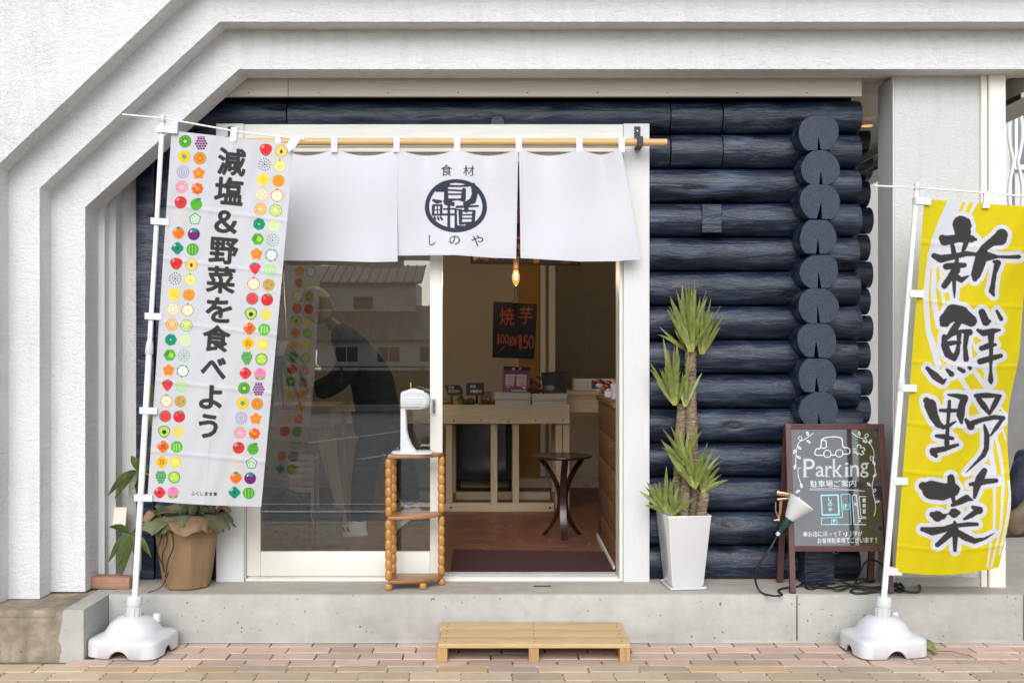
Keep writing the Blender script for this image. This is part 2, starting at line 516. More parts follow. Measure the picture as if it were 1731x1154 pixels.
M['white_wood_z'] = make_wood('white_painted_post', (0.655, 0.655, 0.645), (0.62, 0.62, 0.61), 0.5, 0.25, 2)
M['beige_wood'] = make_wood('beige_fascia_board', (0.70, 0.63, 0.55), (0.62, 0.55, 0.47), 0.6, 0.4, 0)
M['cream_metal'] = pmat('cream_door_metal', (0.74, 0.715, 0.635), 0.35, 0.04, 3, 0.0, spec=0.5)
M['alu'] = pmat('aluminium_track', (0.62, 0.62, 0.61), 0.35, 0.08, 10, metal=0.8)
M['steel'] = pmat('handle_steel', (0.30, 0.29, 0.28), 0.3, 0.1, 10, metal=0.9)
M['iron'] = pmat('black_iron', (0.016, 0.016, 0.017), 0.5, 0.1, 20, 0.2, 90)
M['screw'] = pmat('screw_steel', (0.45, 0.45, 0.44), 0.35, metal=0.9)
M['nail'] = pmat('nail_head', (0.06, 0.045, 0.035), 0.6, metal=0.4)
M['plastic'] = pmat('white_plastic', (0.585, 0.585, 0.595), 0.38, 0.05, 5, 0.05, 60)
M['pole'] = pmat('white_pole_plastic', (0.80, 0.80, 0.79), 0.3, 0.03, 5)
M['ceramic'] = pmat('white_glazed_ceramic', (0.66, 0.66, 0.665), 0.12, 0.02, 3, spec=0.6, coat=0.4)
M['soil'] = pmat('potting_soil', (0.05, 0.035, 0.022), 0.95, 0.4, 40, 0.8, 90)
M['rubber'] = pmat('black_cable_rubber', (0.012, 0.012, 0.012), 0.45, 0.1, 20)
M['gold'] = pmat('brass_clamp', (0.70, 0.47, 0.28), 0.25, 0.08, 20, metal=1.0)
M['green_socket'] = pmat('green_socket_rubber', (0.012, 0.055, 0.042), 0.45, 0.1, 20)
M['cloth_white'] = pmat('white_webbing', (0.68, 0.68, 0.71), 0.85, 0.04, 20, 0.1, 400)

def make_print_cloth(name, trans=0.25, sheen=0.05, rough=0.72):
    """thin polyester: printed colours come with the mesh, some light passes through"""
    t = NT(name)
    at = t.node('ShaderNodeAttribute'); at.attribute_name = 'print'
    v = t.coords(rand=False)
    wv = t.noise(v, 700, 2, 0.5)
    t.set(color=at.outputs['Color'], rough=rough, spec=0.25, normal=t.bump(wv, 0.06, 0.001))
    tr = t.node('ShaderNodeBsdfTranslucent'); t.link(at.outputs['Color'], tr.inputs['Color'])
    mx = t.node('ShaderNodeMixShader'); mx.inputs[0].default_value = trans
    t.link(t.bsdf.outputs[0], mx.inputs[1]); t.link(tr.outputs[0], mx.inputs[2]); t.link(mx.outputs[0], t.out.inputs['Surface'])
    return t.mat
M['banner'] = make_print_cloth('printed_banner_cloth', 0.30)
M['noren'] = make_print_cloth('printed_curtain_cloth', 0.22)

def make_print(name, rough, spec=0.5, coat=0.0):
    t = NT(name)
    at = t.node('ShaderNodeAttribute'); at.attribute_name = 'print'
    v = t.coords(rand=False)
    rg = t.ramp(t.noise(v, 14, 4), [(0.3, rough * 0.8), (0.7, rough * 1.2)])
    t.set(color=at.outputs['Color'], rough=rg, spec=spec, coat=coat)
    return t.mat
M['chalk'] = make_print('chalkboard_face', 0.07, 1.0, 0.6)
M['card'] = make_print('printed_card', 0.55)

def make_glass(name, tint=(0.80, 0.82, 0.82), refl=1.6):
    t = NT(name)
    tr = t.node('ShaderNodeBsdfTransparent'); tr.inputs[0].default_value = (*tint, 1)
    gl = t.node('ShaderNodeBsdfGlossy'); gl.inputs['Roughness'].default_value = 0.0
    fr = t.node('ShaderNodeFresnel'); fr.inputs['IOR'].default_value = 1.52
    fa = t.math('MULTIPLY', fr.outputs[0], refl)
    fa = t.math('MINIMUM', fa, 1.0)
    mx = t.node('ShaderNodeMixShader')
    t.link(fa, mx.inputs[0]); t.link(tr.outputs[0], mx.inputs[1]); t.link(gl.outputs[0], mx.inputs[2]); t.link(mx.outputs[0], t.out.inputs['Surface'])
    return t.mat
M['glass'] = make_glass('door_glass', (0.84, 0.86, 0.85), 3.0)
M['glass_dim'] = make_glass('inner_glass', (0.9, 0.9, 0.88), 1.5)

def make_leaf(name, a, b, c=None):
    t = NT(name)
    v = t.coords()
    n = t.noise(v, 26, 4)
    col = t.mix(t.ramp(n, [(0.3, 0.0), (0.7, 1.0)]), a, b)
    if c:
        col = t.mix(t.ramp(t.noise(v, 7, 3), [(0.58, 0.0), (0.72, 0.8)]), col, c)
    t.set(color=col, rough=0.38, spec=0.5)
    tr = t.node('ShaderNodeBsdfTranslucent'); t.link(col, tr.inputs['Color'])
    mx = t.node('ShaderNodeMixShader'); mx.inputs[0].default_value = 0.22
    t.link(t.bsdf.outputs[0], mx.inputs[1]); t.link(tr.outputs[0], mx.inputs[2]); t.link(mx.outputs[0], t.out.inputs['Surface'])
    return t.mat
M['yucca'] = make_leaf('yucca_leaf', (0.12, 0.165, 0.032), (0.25, 0.29, 0.065), (0.33, 0.32, 0.09))
M['yucca_base'] = make_leaf('yucca_leaf_base', (0.30, 0.30, 0.05), (0.38, 0.36, 0.08))
M['yucca_dry'] = make_leaf('yucca_dry_tip', (0.30, 0.17, 0.07), (0.40, 0.26, 0.12))
M['scheff'] = make_leaf('umbrella_plant_leaf', (0.040, 0.068, 0.014), (0.095, 0.135, 0.028))
M['stem'] = pmat('green_brown_stem', (0.16, 0.12, 0.05), 0.6, 0.2, 20)
M['bark'] = pmat('yucca_bark', (0.30, 0.215, 0.125), 0.85, 0.35, 22, 0.9, 45, (1, 1, 3.0), bd=0.01)
M['kraft'] = pmat('brown_kraft_paper', (0.285, 0.175, 0.085), 0.75, 0.12, 5, 0.25, 18, bd=0.01)
M['green_paper'] = pmat('olive_wrapping_paper', (0.155, 0.165, 0.075), 0.7, 0.10, 6, 0.2, 20, bd=0.008)
M['raffia'] = pmat('dark_raffia', (0.060, 0.032, 0.018), 0.8, 0.3, 40, 0.4, 120)
M['old_brick'] = pmat('old_red_brick', (0.36, 0.19, 0.12), 0.9, 0.2, 14, 0.6, 90, col2=(0.25, 0.12, 0.075))
M['rust_cream'] = None
t = NT('cream_paint_rusting')
v = t.coords(rand=False)
mp = t.node('ShaderNodeMapping'); mp.inputs['Scale'].default_value = (6.0, 1.0, 1.1); t.link(v, mp.inputs['Vector'])
rn = t.noise(mp.outputs[0], 2.4, 6, 0.65)
rf = t.ramp(rn, [(0.60, 0.0), (0.66, 0.75), (0.72, 1.0)])
rc = t.mix(t.noise(v, 60, 4), (0.46, 0.22, 0.05), (0.55, 0.36, 0.16))
base = t.mix(t.ramp(t.noise(v, 5, 4), [(0.3, 0.0), (0.7, 1.0)]), (0.72, 0.68, 0.59), (0.79, 0.76, 0.69))
M['rust_cream'] = t.set(color=t.mix(rf, base, rc), rough=0.55, spec=0.4)
# ================================================================ the setting: ground, paving, platform
mb = MB(); mb.box(-400, 400, -400, 60, -0.30, -0.045)
road = tag(mb.build('road', M['asphalt']), kind='structure')
# the lot across the road, with its painted lines
for i, (y, w_) in enumerate(((1.22, 0.10), (0.80, 0.06))):
    mb = MB(); mb.box(-30, 30, y, y + w_, -0.044, -0.038)
    tag(mb.build('road_line', M['lane_white']), kind='structure')
for i in range(9):
    x = -9.5 + i * 2.5
    mb = MB(); mb.add([(x, -3.2, -0.040), (x + 0.12, -3.2, -0.040), (x + 2.9, -8.4, -0.040), (x + 2.78, -8.4, -0.040)], [(0, 1, 2, 3)])
    tag(mb.build('road_line', M['lane_white']), kind='structure')
mb = MB(); mb.box(-30, 30, 2.05, 2.20, -0.08, 0.004, 0.01, 2)
tag(mb.build('kerb', M['concrete']), kind='structure')

pav = empty('pavement', (0, 4.6, 0), kind='structure')
mb = MB(); mb.box(-30, 30, 2.2, 8.0, -0.20, -0.012)
mb.build('joint_bed', M['joint'], pav)

def paver_mesh(name, w_, d_, h_, zig=0.0, seed=0, bev=0.004):
    rnd = random.Random(seed)
    n = 6 if zig else 1
    bot, top = [], []
    prof = []
    if zig:
        zz = [0, zig, -zig * 0.4, zig * 0.9, -zig, zig * 0.2, 0]
        for i in range(n + 1): prof.append((-w_ / 2 + zz[i], -d_ / 2 + d_ * i / n))
        right = [(w_ / 2 + zz[i], -d_ / 2 + d_ * i / n) for i in range(n + 1)]
        mid = [(-w_ / 2 + w_ * k / 6 + 0, d_ / 2 + rnd.uniform(-0.0022, 0.0022)) for k in range(1, 6)]
        midb = [(-w_ / 2 + w_ * k / 6 + 0, -d_ / 2 + rnd.uniform(-0.0022, 0.0022)) for k in range(5, 0, -1)]
        prof = prof + mid + right[::-1] + midb
    else:
        prof = [(-w_ / 2, -d_ / 2), (-w_ / 2, d_ / 2), (w_ / 2, d_ / 2), (w_ / 2, -d_ / 2)]
    prof = prof[::-1]
    k = len(prof)
    vs = [(x, y, -0.03) for x, y in prof] + [(x, y, -bev) for x, y in prof]
    vs += [(x * (1 - 2 * bev / w_), y * (1 - 2 * bev / d_), 0.0) for x, y in prof]
    fs = []
    for L in (0, 1):
        for i in range(k):
            j = (i + 1) % k
            fs.append((L * k + i, L * k + j, (L + 1) * k + j, (L + 1) * k + i))
    fs.append(tuple(2 * k + i for i in range(k)))
    me = bpy.data.meshes.new(name)
    me.from_pydata(vs, [], fs)
    return me
def place_paver(name, me, x, y, z=0.0, rz=0.0):
    o = bpy.data.objects.new(name, me); COL.objects.link(o)
    o.parent = pav
    o.location = (x, y - 4.6, z); o.rotation_euler = (random.uniform(-.006, .006), random.uniform(-.004, .004), rz)
    return o
Y_SPLIT = 4.585
pink = paver_mesh('pink_paver', 0.196, 0.0965, 0.06)
pink.materials.append(M['paver_pink'])
for r in range(4):
    y = 4.90 - 0.040 - 0.1005 * r + 0.02
    if r == 3: y -= 0.0
    for i in range(27):
        x = -2.02 + 0.2015 * i + (r % 2) * 0.1 + (r // 2) * 0.05
        if x - 0.1 < -1.905 and y > 4.60: continue
        place_paver('pink_paver', pink, x, y, random.uniform(-0.002, 0.0015))
tans = []
for k, mname in enumerate(('paver_tan', 'paver_tan', 'paver_grey', 'paver_rust')):
    me = paver_mesh('tan_paver', 0.216, 0.108, 0.06, 0.006, 30 + k)
    me.materials.append(M[mname]); tans.append(me)
for r in range(4):
    y = 4.505 - 0.113 * r
    for i in range(26):
        x = -2.62 + 0.222 * i + (r % 2) * 0.108 + random.uniform(-.002, .002)
        q = random.random()
        gx = (x + 0.4) / 2.2
        k = 3 if (r == 0 and i in (4, 5, 6, 11, 16, 17)) else (2 if q < 0.25 + 0.45 * max(0, min(1, gx)) else 0)
        place_paver('tan_paver', tans[k], x, y, random.uniform(-0.0025, 0.001))
# beyond the pavers in view the paving goes on as one sheet with its joints in the material
t = NT('paving_far')
v = t.coords(rand=False)
bt = t.node('ShaderNodeTexBrick')
bt.inputs['Scale'].default_value = 1.0; bt.inputs['Brick Width'].default_value = 0.222; bt.inputs['Row Height'].default_value = 0.113
bt.inputs['Mortar Size'].default_value = 0.004
bt.inputs['Color1'].default_value = (0.50, 0.375, 0.235, 1); bt.inputs['Color2'].default_value = (0.43, 0.34, 0.24, 1); bt.inputs['Mortar'].default_value = (0.15, 0.12, 0.09, 1)
t.link(v, bt.inputs['Vector'])
t.set(color=bt.outputs['Color'], rough=0.9, spec=0.2)
mb = MB()
mb.add([(-30, 2.2, 0), (30, 2.2, 0), (30, 4.11, 0), (-30, 4.11, 0)], [(0, 1, 2, 3)])
mb.add([(-30, 4.11, -0.001), (-2.75, 4.11, -0.001), (-2.75, 4.9, -0.001), (-30, 4.9, -0.001)], [(0, 1, 2, 3)])
mb.add([(3.5, 4.11, -0.001), (30, 4.11, -0.001), (30, 4.9, -0.001), (3.5, 4.9, -0.001)], [(0, 1, 2, 3)])
mb.build('paving_sheet', t.mat, pav)

plat = empty('platform', (0, 5.2, 0), kind='structure')
XB = -1.907
mb = MB()
mb.box(XB, 1.42, D_FACE, 12.0, -0.1, PLAT, 0.008, 2)
mb.build('front_slab', M['concrete'], plat, 40)
mb = MB(); mb.box(1.424, 2.515, D_FACE, 12.0, -0.1, PLAT - 0.0006, 0.008, 2); mb.build('front_slab', M['concrete'], plat, 40)
mb = MB(); mb.box(2.519, 9.0, D_FACE, 12.0, -0.1, PLAT - 0.0003, 0.008, 2); mb.build('front_slab', M['concrete'], plat, 40)
mb = MB(); mb.box(XB, 9.0, D_FACE + 0.015, 5.262, PLAT - 0.01, PLAT + 0.0015); mb.build('trowelled_top', M['concrete_top'], plat)
mb = MB(); mb.box(2.0, 9.0, 5.2635, 11.9, PLAT - 0.01, PLAT + 0.0012); mb.build('trowelled_top', M['concrete_top'], plat)
# little drain slot let into the top
mb = MB(); mb.box(PX(902, 5.08), PX(931, 5.08), 5.065, 5.085, PLAT - 0.01, PLAT + 0.003); mb.build('drain_slot', M['iron'], plat)
# mortar line where the slab meets the paving
mb = MB()
rnd = random.Random(3)
n = 120
vs = []
for i in range(n + 1):
    x = XB + (9 - XB) * i / n
    vs += [(x, D_FACE - 0.012 - rnd.random() * 0.008, 0.001), (x, D_FACE + 0.002, 0.006 + rnd.random() * 0.005)]
mb.add(vs, [(2 * i, 2 * i + 2, 2 * i + 3, 2 * i + 1) for i in range(n)])
mb.build('mortar_fillet', M['concrete'], plat)

# plinth at the left: old stained concrete with a newer patch at its corner
plin = empty('plinth', (-2.3, 4.7, 0), 'old stained concrete plinth with paler patched corner under left wall', 'plinth')
xo = PX(104, 4.62)
rnd = random.Random(5)
edge = [(xo + 0.010 * math.sin(i * 0.55 + 1) + rnd.uniform(-.005, .005)) for i in range(13)]
edge[0] -= 0.03; edge[1] -= .026; edge[2] -= .02; edge[3] -= .016
def plinth_part(lo, hi, y0, mat, name, top):
    m_ = MB()
    zs = [-0.05 + (top + 0.05) * i / 12 for i in range(13)]
    poly = [(lo[i] if hasattr(lo, '__len__') else lo, zs[i]) for i in range(13)] + [(hi[i] if hasattr(hi, '__len__') else hi, zs[i]) for i in range(12, -1, -1)]
    m_.prism(poly, y0, 5.6, 0.0)
    return m_.build(name, mat, plin)
plinth_part(-6.0, edge, 4.625, M['concrete_old'], 'old_concrete', 0.222)
plinth_part([e + 0.0005 for e in edge], XB - 0.0015, 4.618, M['concrete'], 'patched_corner', 0.2275)
mb = MB(); mb.box(-6, xo - 0.03, 4.621, 4.70, 0.190, 0.2245, 0.006, 2); mb.build('worn_rim', M['concrete_old'], plin, 40)

# ================================================================ the stucco building with its stepped arch
bld = empty('stucco_building', (0, 4.9, 0.2), 'white roughcast building front with stepped angled arch over the shop', 'building')
def arch(D0, D1, xv, yv, xd, yd, bottom):
    a = [(PX(xv, D0), bottom), (PX(xv, D0), PZ(yv, D0)), (PX(xd, D0), PZ(yd, D0)), (2.75, PZ(yd, D0)), (2.75, 6.2), (-6.0, 6.2), (-6.0, bottom)]
    # the rough edge of the opening: small knocks along the exposed run
    rj = random.Random(int(D0 * 1000)); b_ = []
    for i in range(len(a)):
        p, q = a[i], a[(i + 1) % len(a)]
        b_.append(p)
        if i < 3:
            L = math.hypot(q[0] - p[0], q[1] - p[1]); k = int(L / 0.006); nx, nz = (q[1] - p[1]) / L, -(q[0] - p[0]) / L
            lo = 0.0
            for j in range(1, k):
                lo = lo * 0.5 + rj.uniform(-.0006, .0006); e = lo + rj.uniform(-.0006, .0006); f_ = j / k
                b_.append((p[0] + (q[0] - p[0]) * f_ + nx * e, p[1] + (q[1] - p[1]) * f_ + nz * e))
    m_ = MB(); m_.prism(b_, D0, D1, 0.0)
    return m_
arch(4.71, 4.92, -8, 283, 336, -44, 0.2255).build('outer_wall', M['stucco_dirty'], bld, 50)
arch(4.835, 5.02, 67, 318, 371, 37, 0.2252).build('middle_step', M['stucco'], bld, 50)
arch(4.955, 5.115, 144, 350, 404, 117, 0.2310).build('inner_step', M['stucco'], bld, 50)
# right pillar panel and its side, and the beam soffit behind the arch
XPL, XPR = PX(1509, 5.08), PX(1657, 5.08)
mb = MB(); mb.box(XPL + 0.006, XPR, 5.08, 5.30, PLAT, PZ(124, 5.08) - 0.01, 0.004); mb.build('pillar', M['stucco_fine'], bld)
mb = MB(); mb.box(XPL, XPL + 0.0055, 5.077, 5.095, PLAT, PZ(124, 5.08) - 0.012); mb.build('corner_bead', M['white_wood_z'], bld)
mb = MB(); mb.box(XPL + 0.02, XPR, 5.07, 5.078, PLAT, PLAT + 0.045); mb.build('pillar_base', M['concrete'], bld)
# soffit boards (run along the front) with tight joints
z_s = PZ(124, 5.10)
for k, (y0, y1) in enumerate(((5.117, 5.29), (5.293, 5.50), (5.503, 5.75), (5.753, 6.0))):
    for (x0, x1) in ((-1.6, 0.42 + 0.2 * k), (0.423 + 0.2 * k, 1.9 - 0.1 * k), (1.903 - 0.1 * k, 2.60)):
        mb = MB(); mb.box(x0, x1, y0, y1, z_s + 0.0005 * k, z_s + 0.03); mb.build('soffit_board', M['beige_wood'], bld)
mb = MB(); mb.box(-6, 2.86, 5.0, 12, z_s + 0.035, z_s + 0.25); mb.build('upper_floor', M['stucco_fine'], bld)
# side beam that runs back under the eaves at the right
mb = MB(); mb.box(2.64, 2.85, 5.118, 9.0, PZ(160, 5.1), z_s + 0.034, 0.003); mb.build('side_beam', M['stucco_fine'], bld)
mb = MB(); mb.box(2.615, 2.637, 5.118, 9.0, PZ(163, 5.1), PZ(155, 5.1)); mb.build('beam_trim', M['white_wood'], bld)
mb = MB(); mb.box(2.609, 2.6145, 5.118, 9.0, PZ(166, 5.1), PZ(157, 5.1)); mb.build('beam_trim', M['iron'], bld)
# left return: corner trim, stucco side wall and sill, small vent
mb = MB(); mb.box(PX(166, 5.12), PX(177, 5.12), 5.117, 5.16, PLAT, 2.7); mb.build('corner_bead', M['white_wood_z'], bld)
mb = MB(); mb.box(-3.0, PX(200, 5.2), 5.165, 5.45, PLAT, 2.7); mb.build('side_wall', M['stucco_fine'], bld)
mb = MB(); mb.box(PX(199, 5.25), PX(232, 5.25), 5.25, 5.45, PLAT, 2.7); mb.build('side_wall', M['stucco_fine'], bld)
va = P(196, 890, 5.17)
hood = MB()
x0, x1 = PX(194, 5.16), PX(216, 5.16)
zt, zb = PZ(857, 5.16), PZ(889, 5.16)
hood.add([(x0, 5.164, zb), (x1, 5.164, zb), (x1 - .006, 5.164, zt), (x0, 5.164, zt), (x0, 5.125, zb), (x1, 5.125, zb), (x1 - 0.030, 5.15, zt - 0.01), (x0, 5.15, zt - .01)],
         [(0, 1, 2, 3)[::-1], (4, 5, 6, 7), (3, 2, 6, 7)[::-1], (0, 3, 7, 4)[::-1], (1, 5, 6, 2)[::-1], (0, 4, 5, 1)[::-1]])
hood.build('vent_hood', M['beige_wood'], bld)

# cream steel post by the pillar
post = empty('steel_post', (PX(1680, 5.05), 5.06, PLAT), 'cream painted steel post with rust streaks right of the pillar', 'post')
mb = MB(); mb.box(PX(1659, 5.06), PX(1669, 5.06), 5.06, 5.16, PLAT, PZ(126, 5.08), 0.002); mb.build('edge_strip', M['rust_cream'], post)
mb = MB(); mb.box(PX(1670, 5.06), PX(1698, 5.06), 5.045, 5.16, PLAT, PZ(126, 5.08), 0.003); mb.build('upright', M['rust_cream'], post)
mb = MB(); mb.box(PX(1656, 5.06), PX(1701, 5.06), 5.04, 5.165, PZ(126, 5.08), PZ(122, 5.08)); mb.build('cap_plate', M['rust_cream'], post)

# ================================================================ the log shop
shop = empty('log_shop', (0, 5.3, PLAT), 'navy stained log shop front with white framed sliding doorway', 'shop')
LOGF, LOGP = 5.19, 0.1766
ZL = [PZ(980 - 58 * i, 5.235) for i in range(16)]
def log(x0, x1, zc, yc=5.285, ry=0.098, rz=0.092, seed=0, name='log', parent=shop, nseg=None, mat=None):
    """one peeled log along x with a slightly uneven face and rounded ends"""
    rnd = random.Random(seed)
    L = x1 - x0
    ns = nseg or max(4, int(L / 0.045))
    nr = 18
    vs, fs = [], []
    ph = rnd.random() * 50
    ry *= rnd.uniform(.95, 1.06); rz *= rnd.uniform(.975, 1.02); til = rnd.uniform(-.003, .003)
    for i in range(ns + 1):
        x = x0 + L * i / ns
        e = 1.0
        if i == 0 or i == ns: e = 0.975
        for k in range(nr):
            a = 2 * math.pi * k / nr
            w_ = 1 + 0.022 * mnoise.noise(Vector((x * 1.6 + ph, math.cos(a) * 1.3, math.sin(a) * 1.3 + ph)))
            w_ += 0.012 * mnoise.noise(Vector((x * 6 + ph, math.cos(a) * 3, math.sin(a) * 3)))
            ca, sa = math.cos(a), math.sin(a)
            # flattened slightly where logs meet above and below
            vs.append((x, yc - ry * e * w_ * ca, zc + til * (i / ns - .5) + max(-0.0868, min(0.0868, rz * e * w_ * sa))))
    for i in range(ns):
        for k in range(nr):
            k2 = (k + 1) % nr
            fs.append((i * nr + k, i * nr + k2, (i + 1) * nr + k2, (i + 1) * nr + k))
    fs.append(tuple(range(nr))[::-1]); fs.append(tuple(ns * nr + k for k in range(nr)))
    m_ = MB(); m_.add(vs, fs)
    return m_.build(name, mat or M['log'], parent, 35)
XR = PX(1456, 5.2)
XDR = PX(1092, 5.22)
for i in range(14):
    zc = (ZL[i] + ZL[i + 1]) / 2
    dx = [0, .008, -.006, .004, .010, 0, -.01, .006, .0, -.006, .005, .0, .004, .006][i]
    if i == 13:
        cuts = [PX(300, 5.2), PX(485, 5.2), PX(1134, 5.2), PX(1222, 5.2), XR]
    elif i == 12:
        cuts = [XDR, PX(1134, 5.2), PX(1222, 5.2), XR]
    elif i == 10:
        cuts = [XDR, XR]
    else:
        cuts = [XDR, XR]
    for a, b in zip(cuts[:-1], cuts[1:]):
        last = b == XR
        ro = random.uniform(-.004, .004) if len(cuts) > 2 else 0
        log(a + 0.003, b - 0.003 + (dx if last else 0), zc, 5.285 + ro, seed=i * 7 + int(a * 10))
log(PX(360, 5.2), PX(1398, 5.2), ZL[14] + 0.085, 5.30, seed=99)
log(PX(300, 5.2), PX(440, 5.2), ZL[13] - 0.085, 5.315, seed=98)
# square plug let into the fourth log from the top
mb = MB(); c = (ZL[10] + ZL[11]) / 2
mb.box(PX(1186, 5.19), PX(1220, 5.19), 5.181, 5.25, c - 0.074, c + 0.070, 0.003); mb.build('plug', M['log'], shop)
# cut branch stub above the door head
mb = MB()
mb.lathe([(0.038, -0.03), (0.040, 0.012), (0.034, 0.018), (0.0, 0.019)], seg=18, M=Matrix.Translation((PX(841, 5.18), 5.195, PZ(207, 5.18))) @ Matrix.Rotation(R(90), 4, 'X'))
mb.build('branch_stub', M['log'], shop, 40)
# backing behind the logs
mb = MB()
mb.box(-1.9, PX(415, 5.25), 5.275, 5.34, PLAT, 2.78)
mb.box(PX(1052, 5.25), XR - 0.02, 5.292, 5.34, PLAT, 2.78)
mb.box(PX(415, 5.25) + 0.001, PX(1052, 5.25) - 0.001, 5.275, 5.34, PZ(262, 5.25), 2.78)
mb.build('wall_backing', M['gap_dark'], shop)
# upright dark boards left of the doorway
for k, (a, b) in enumerate(((231, 262), (263, 291), (292, 330), (331, 366))):
    zt_ = PZ(172, 5.2)
    mb = MB(); mb.box(PX(a, 5.23), PX(b, 5.23), 5.215 + 0.008 * (k % 2), 5.29, PLAT + 0.002, zt_, 0.006, 2); mb.build('upright_board', M['log'], shop, 40)
# crossing logs: sawn ends that stick out of the wall, one above another
def log_end(zc, xc, r, yf, seed, rot=0.0):
    rnd = random.Random(seed)
    nr = 40
    sz = rnd.uniform(.96, 1.05)
    pr = []
    fl_t, fl_b = r * rnd.uniform(.86, .93), r * rnd.uniform(.83, .87)
    for k in range(nr):
        a = 2 * math.pi * k / nr
        q = r * sz * (1 + 0.035 * math.sin(2 * a + seed * 1.7) + 0.025 * math.sin(3 * a + seed * 2.9) + rnd.uniform(-.008, .008))
        x, z = q * math.cos(a), q * math.sin(a)
        z = max(-fl_b, min(fl_t, z))
        pr.append((x, z))
    # saw kerf from the heart to the underside
    kw = rnd.uniform(.008, .0135); kx = rnd.uniform(-.006, .006); ky = rnd.uniform(-.02, .22)
    out = []
    for (x, z) in pr:
        if abs(x) < kw * 1.05 and z < 0: continue
        out.append((x, z))
    out2 = []
    for i, p in enumerate(out):
        out2.append(p)
        nx = out[(i + 1) % len(out)]
        if p[0] < 0 < nx[0] and p[1] < 0:
            out2 += [(-kw, -fl_b), (-kw * 0.16 + kx, -r * ky), (kw * 0.10 + kx, -r * ky + .001), (kw, -fl_b)]
    bm = bmesh.new()
    n = len(out2)
    layers = []
    for (y, s) in ((0.0, 0.965), (0.006, 0.995), (0.012, 1.0), (0.20, 1.0)):
        layers.append([bm.verts.new((x * s, y, z * s)) for x, z in out2])
    f0 = bm.faces.new(layers[0])
    for A_, B_ in zip(layers[:-1], layers[1:]):
        for i in range(n):
            j = (i + 1) % n
            bm.faces.new((A_[j], A_[i], B_[i], B_[j]))
    bm.faces.new(layers[-1][::-1])
    bmesh.ops.recalc_face_normals(bm, faces=bm.faces[:])
    me = bpy.data.meshes.new('log_end')
    sm = [(0 if abs(f.normal.y) > 0.9 or f.calc_center_median().y < 0.003 else 1) for f in bm.faces]
    bmesh.ops.triangulate(bm, faces=[f for f in bm.faces if len(f.verts) > 4])
    bm.to_mesh(me); bm.free()
    me.materials.append(M['log_end']); me.materials.append(M['log'])
    for p_ in me.polygons:
        p_.material_index = 0 if abs(p_.normal.y) > 0.5 else 1
    o = bpy.data.objects.new('log_end', me); COL.objects.link(o)
    o.parent = shop
    o.location = Vector((xc, yf, zc)) - off_of(shop)
    o.rotation_euler = (0, rot, 0)
    return o
yE = 5.075
for i in range(11):
    py = 226 + 58.7 * i - (0.35 * i if i else 0)
    xc = PX([1384, 1387, 1386, 1383, 1385, 1383, 1382, 1381, 1384, 1383, 1384][i], yE)
    if py > 900: break
    log_end(PZ(py, yE), xc, 0.0995, yE + 0.004 * math.sin(i * 2.3), i, random.uniform(-.06, .06))
mb = MB(); mb.box(PX(1361, 5.08), PX(1412, 5.08), 5.09, 5.25, PLAT + 0.002, PZ(893, 5.08), 0.006, 2); mb.build('bottom_block', M['log'], shop, 40)
for k in range(3):
    zc = PZ(925 - 58 * k, 5.1)
# fascia boards under the eaves
xa, xb, xc_ = PX(378, 5.14), PX(487, 5.14), PX(1457, 5.14)
for (a, b) in ((xa - 0.15, xb - 0.001), (xb + 0.001, xc_)):
    mb = MB(); mb.box(a, b, 5.14, 5.165, PZ(163, 5.14), PZ(122, 5.14), 0.0015); f_ = mb.build('fascia_board', M['beige_wood'], shop)
    mb = MB()
    for px_ in np.arange(420, 1450, 118):
        X_ = PX(px_, 5.14)
        if a < X_ < b:
            mb.lathe([(0.0035, 0), (0.003, 0.0015), (0, 0.0018)], seg=8, M=Matrix.Translation((X_, 5.14, PZ(157, 5.14))) @ Matrix.Rotation(R(90), 4, 'X'))
    if mb.f: mb.build('nail_heads', M['nail'], f_)
# second log wall further back, its ends showing past the first
for i in range(15):
    zc = PLAT + 0.09 + i * 0.1766
    log(0.9, PX(1473, 6.6) + 0.01 * math.sin(i * 3), zc, 6.68, seed=200 + i, nseg=8)
mb = MB(); mb.box(XR - 0.15, XR - 0.10, 5.35, 6.7, PLAT, 2.75); mb.build('side_backing', M['gap_dark'], shop)

# ---------------- doorway: posts, head, track
DF = 5.17
mb = MB(); mb.box(PX(365, DF), PX(412, DF), DF, 5.28, PLAT, PZ(209, DF), 0.002); mb.build('door_post', M['white_wood_z'], shop)
mb = MB(); mb.box(PX(1054, DF), PX(1098, DF), DF, 5.28, PLAT, PZ(209, DF), 0.002); mb.build('door_post', M['white_wood_z'], shop)
mb = MB(); mb.box(PX(412, DF) + .001, PX(1054, DF) - .001, DF + 0.004, 5.28, PZ(248, DF), PZ(210, DF), 0.002); mb.build('door_head', M['white_wood'], shop)
mb = MB(); mb.box(PX(412, DF) + .001, PX(1054, DF) - .001, DF + 0.012, 5.278, PZ(256, DF), PZ(248, DF) - 0.001, 0.001); mb.build('head_track', M['cream_metal'], shop)
mb = MB(); mb.box(PX(412, DF) + .001, PX(1054, DF) - .001, DF + 0.04, 5.277, PZ(270, DF), PZ(256, DF) - 0.001, 0.001); mb.build('head_track', M['beige_wood'], shop)
mb = MB(); mb.box(PX(1046.5, 5.21), PX(1054, DF) - 0.001, 5.19, 5.36, PLAT, PZ(256, DF)-.002, 0.001); mb.build('door_jamb', M['cream_metal'], shop)
mb = MB(); mb.box(PX(412, DF) + 0.001, PX(417, 5.21), 5.19, 5.34, PLAT, PZ(256, DF)-.002, 0.001); mb.build('door_jamb', M['cream_metal'], shop)
mb = MB(); mb.box(PX(417, 5.21) + .001, PX(1046, 5.21), 5.185, 5.34, PLAT, PLAT + 0.014, 0.002); th = mb.build('threshold', M['cream_metal'], shop)
mb = MB()
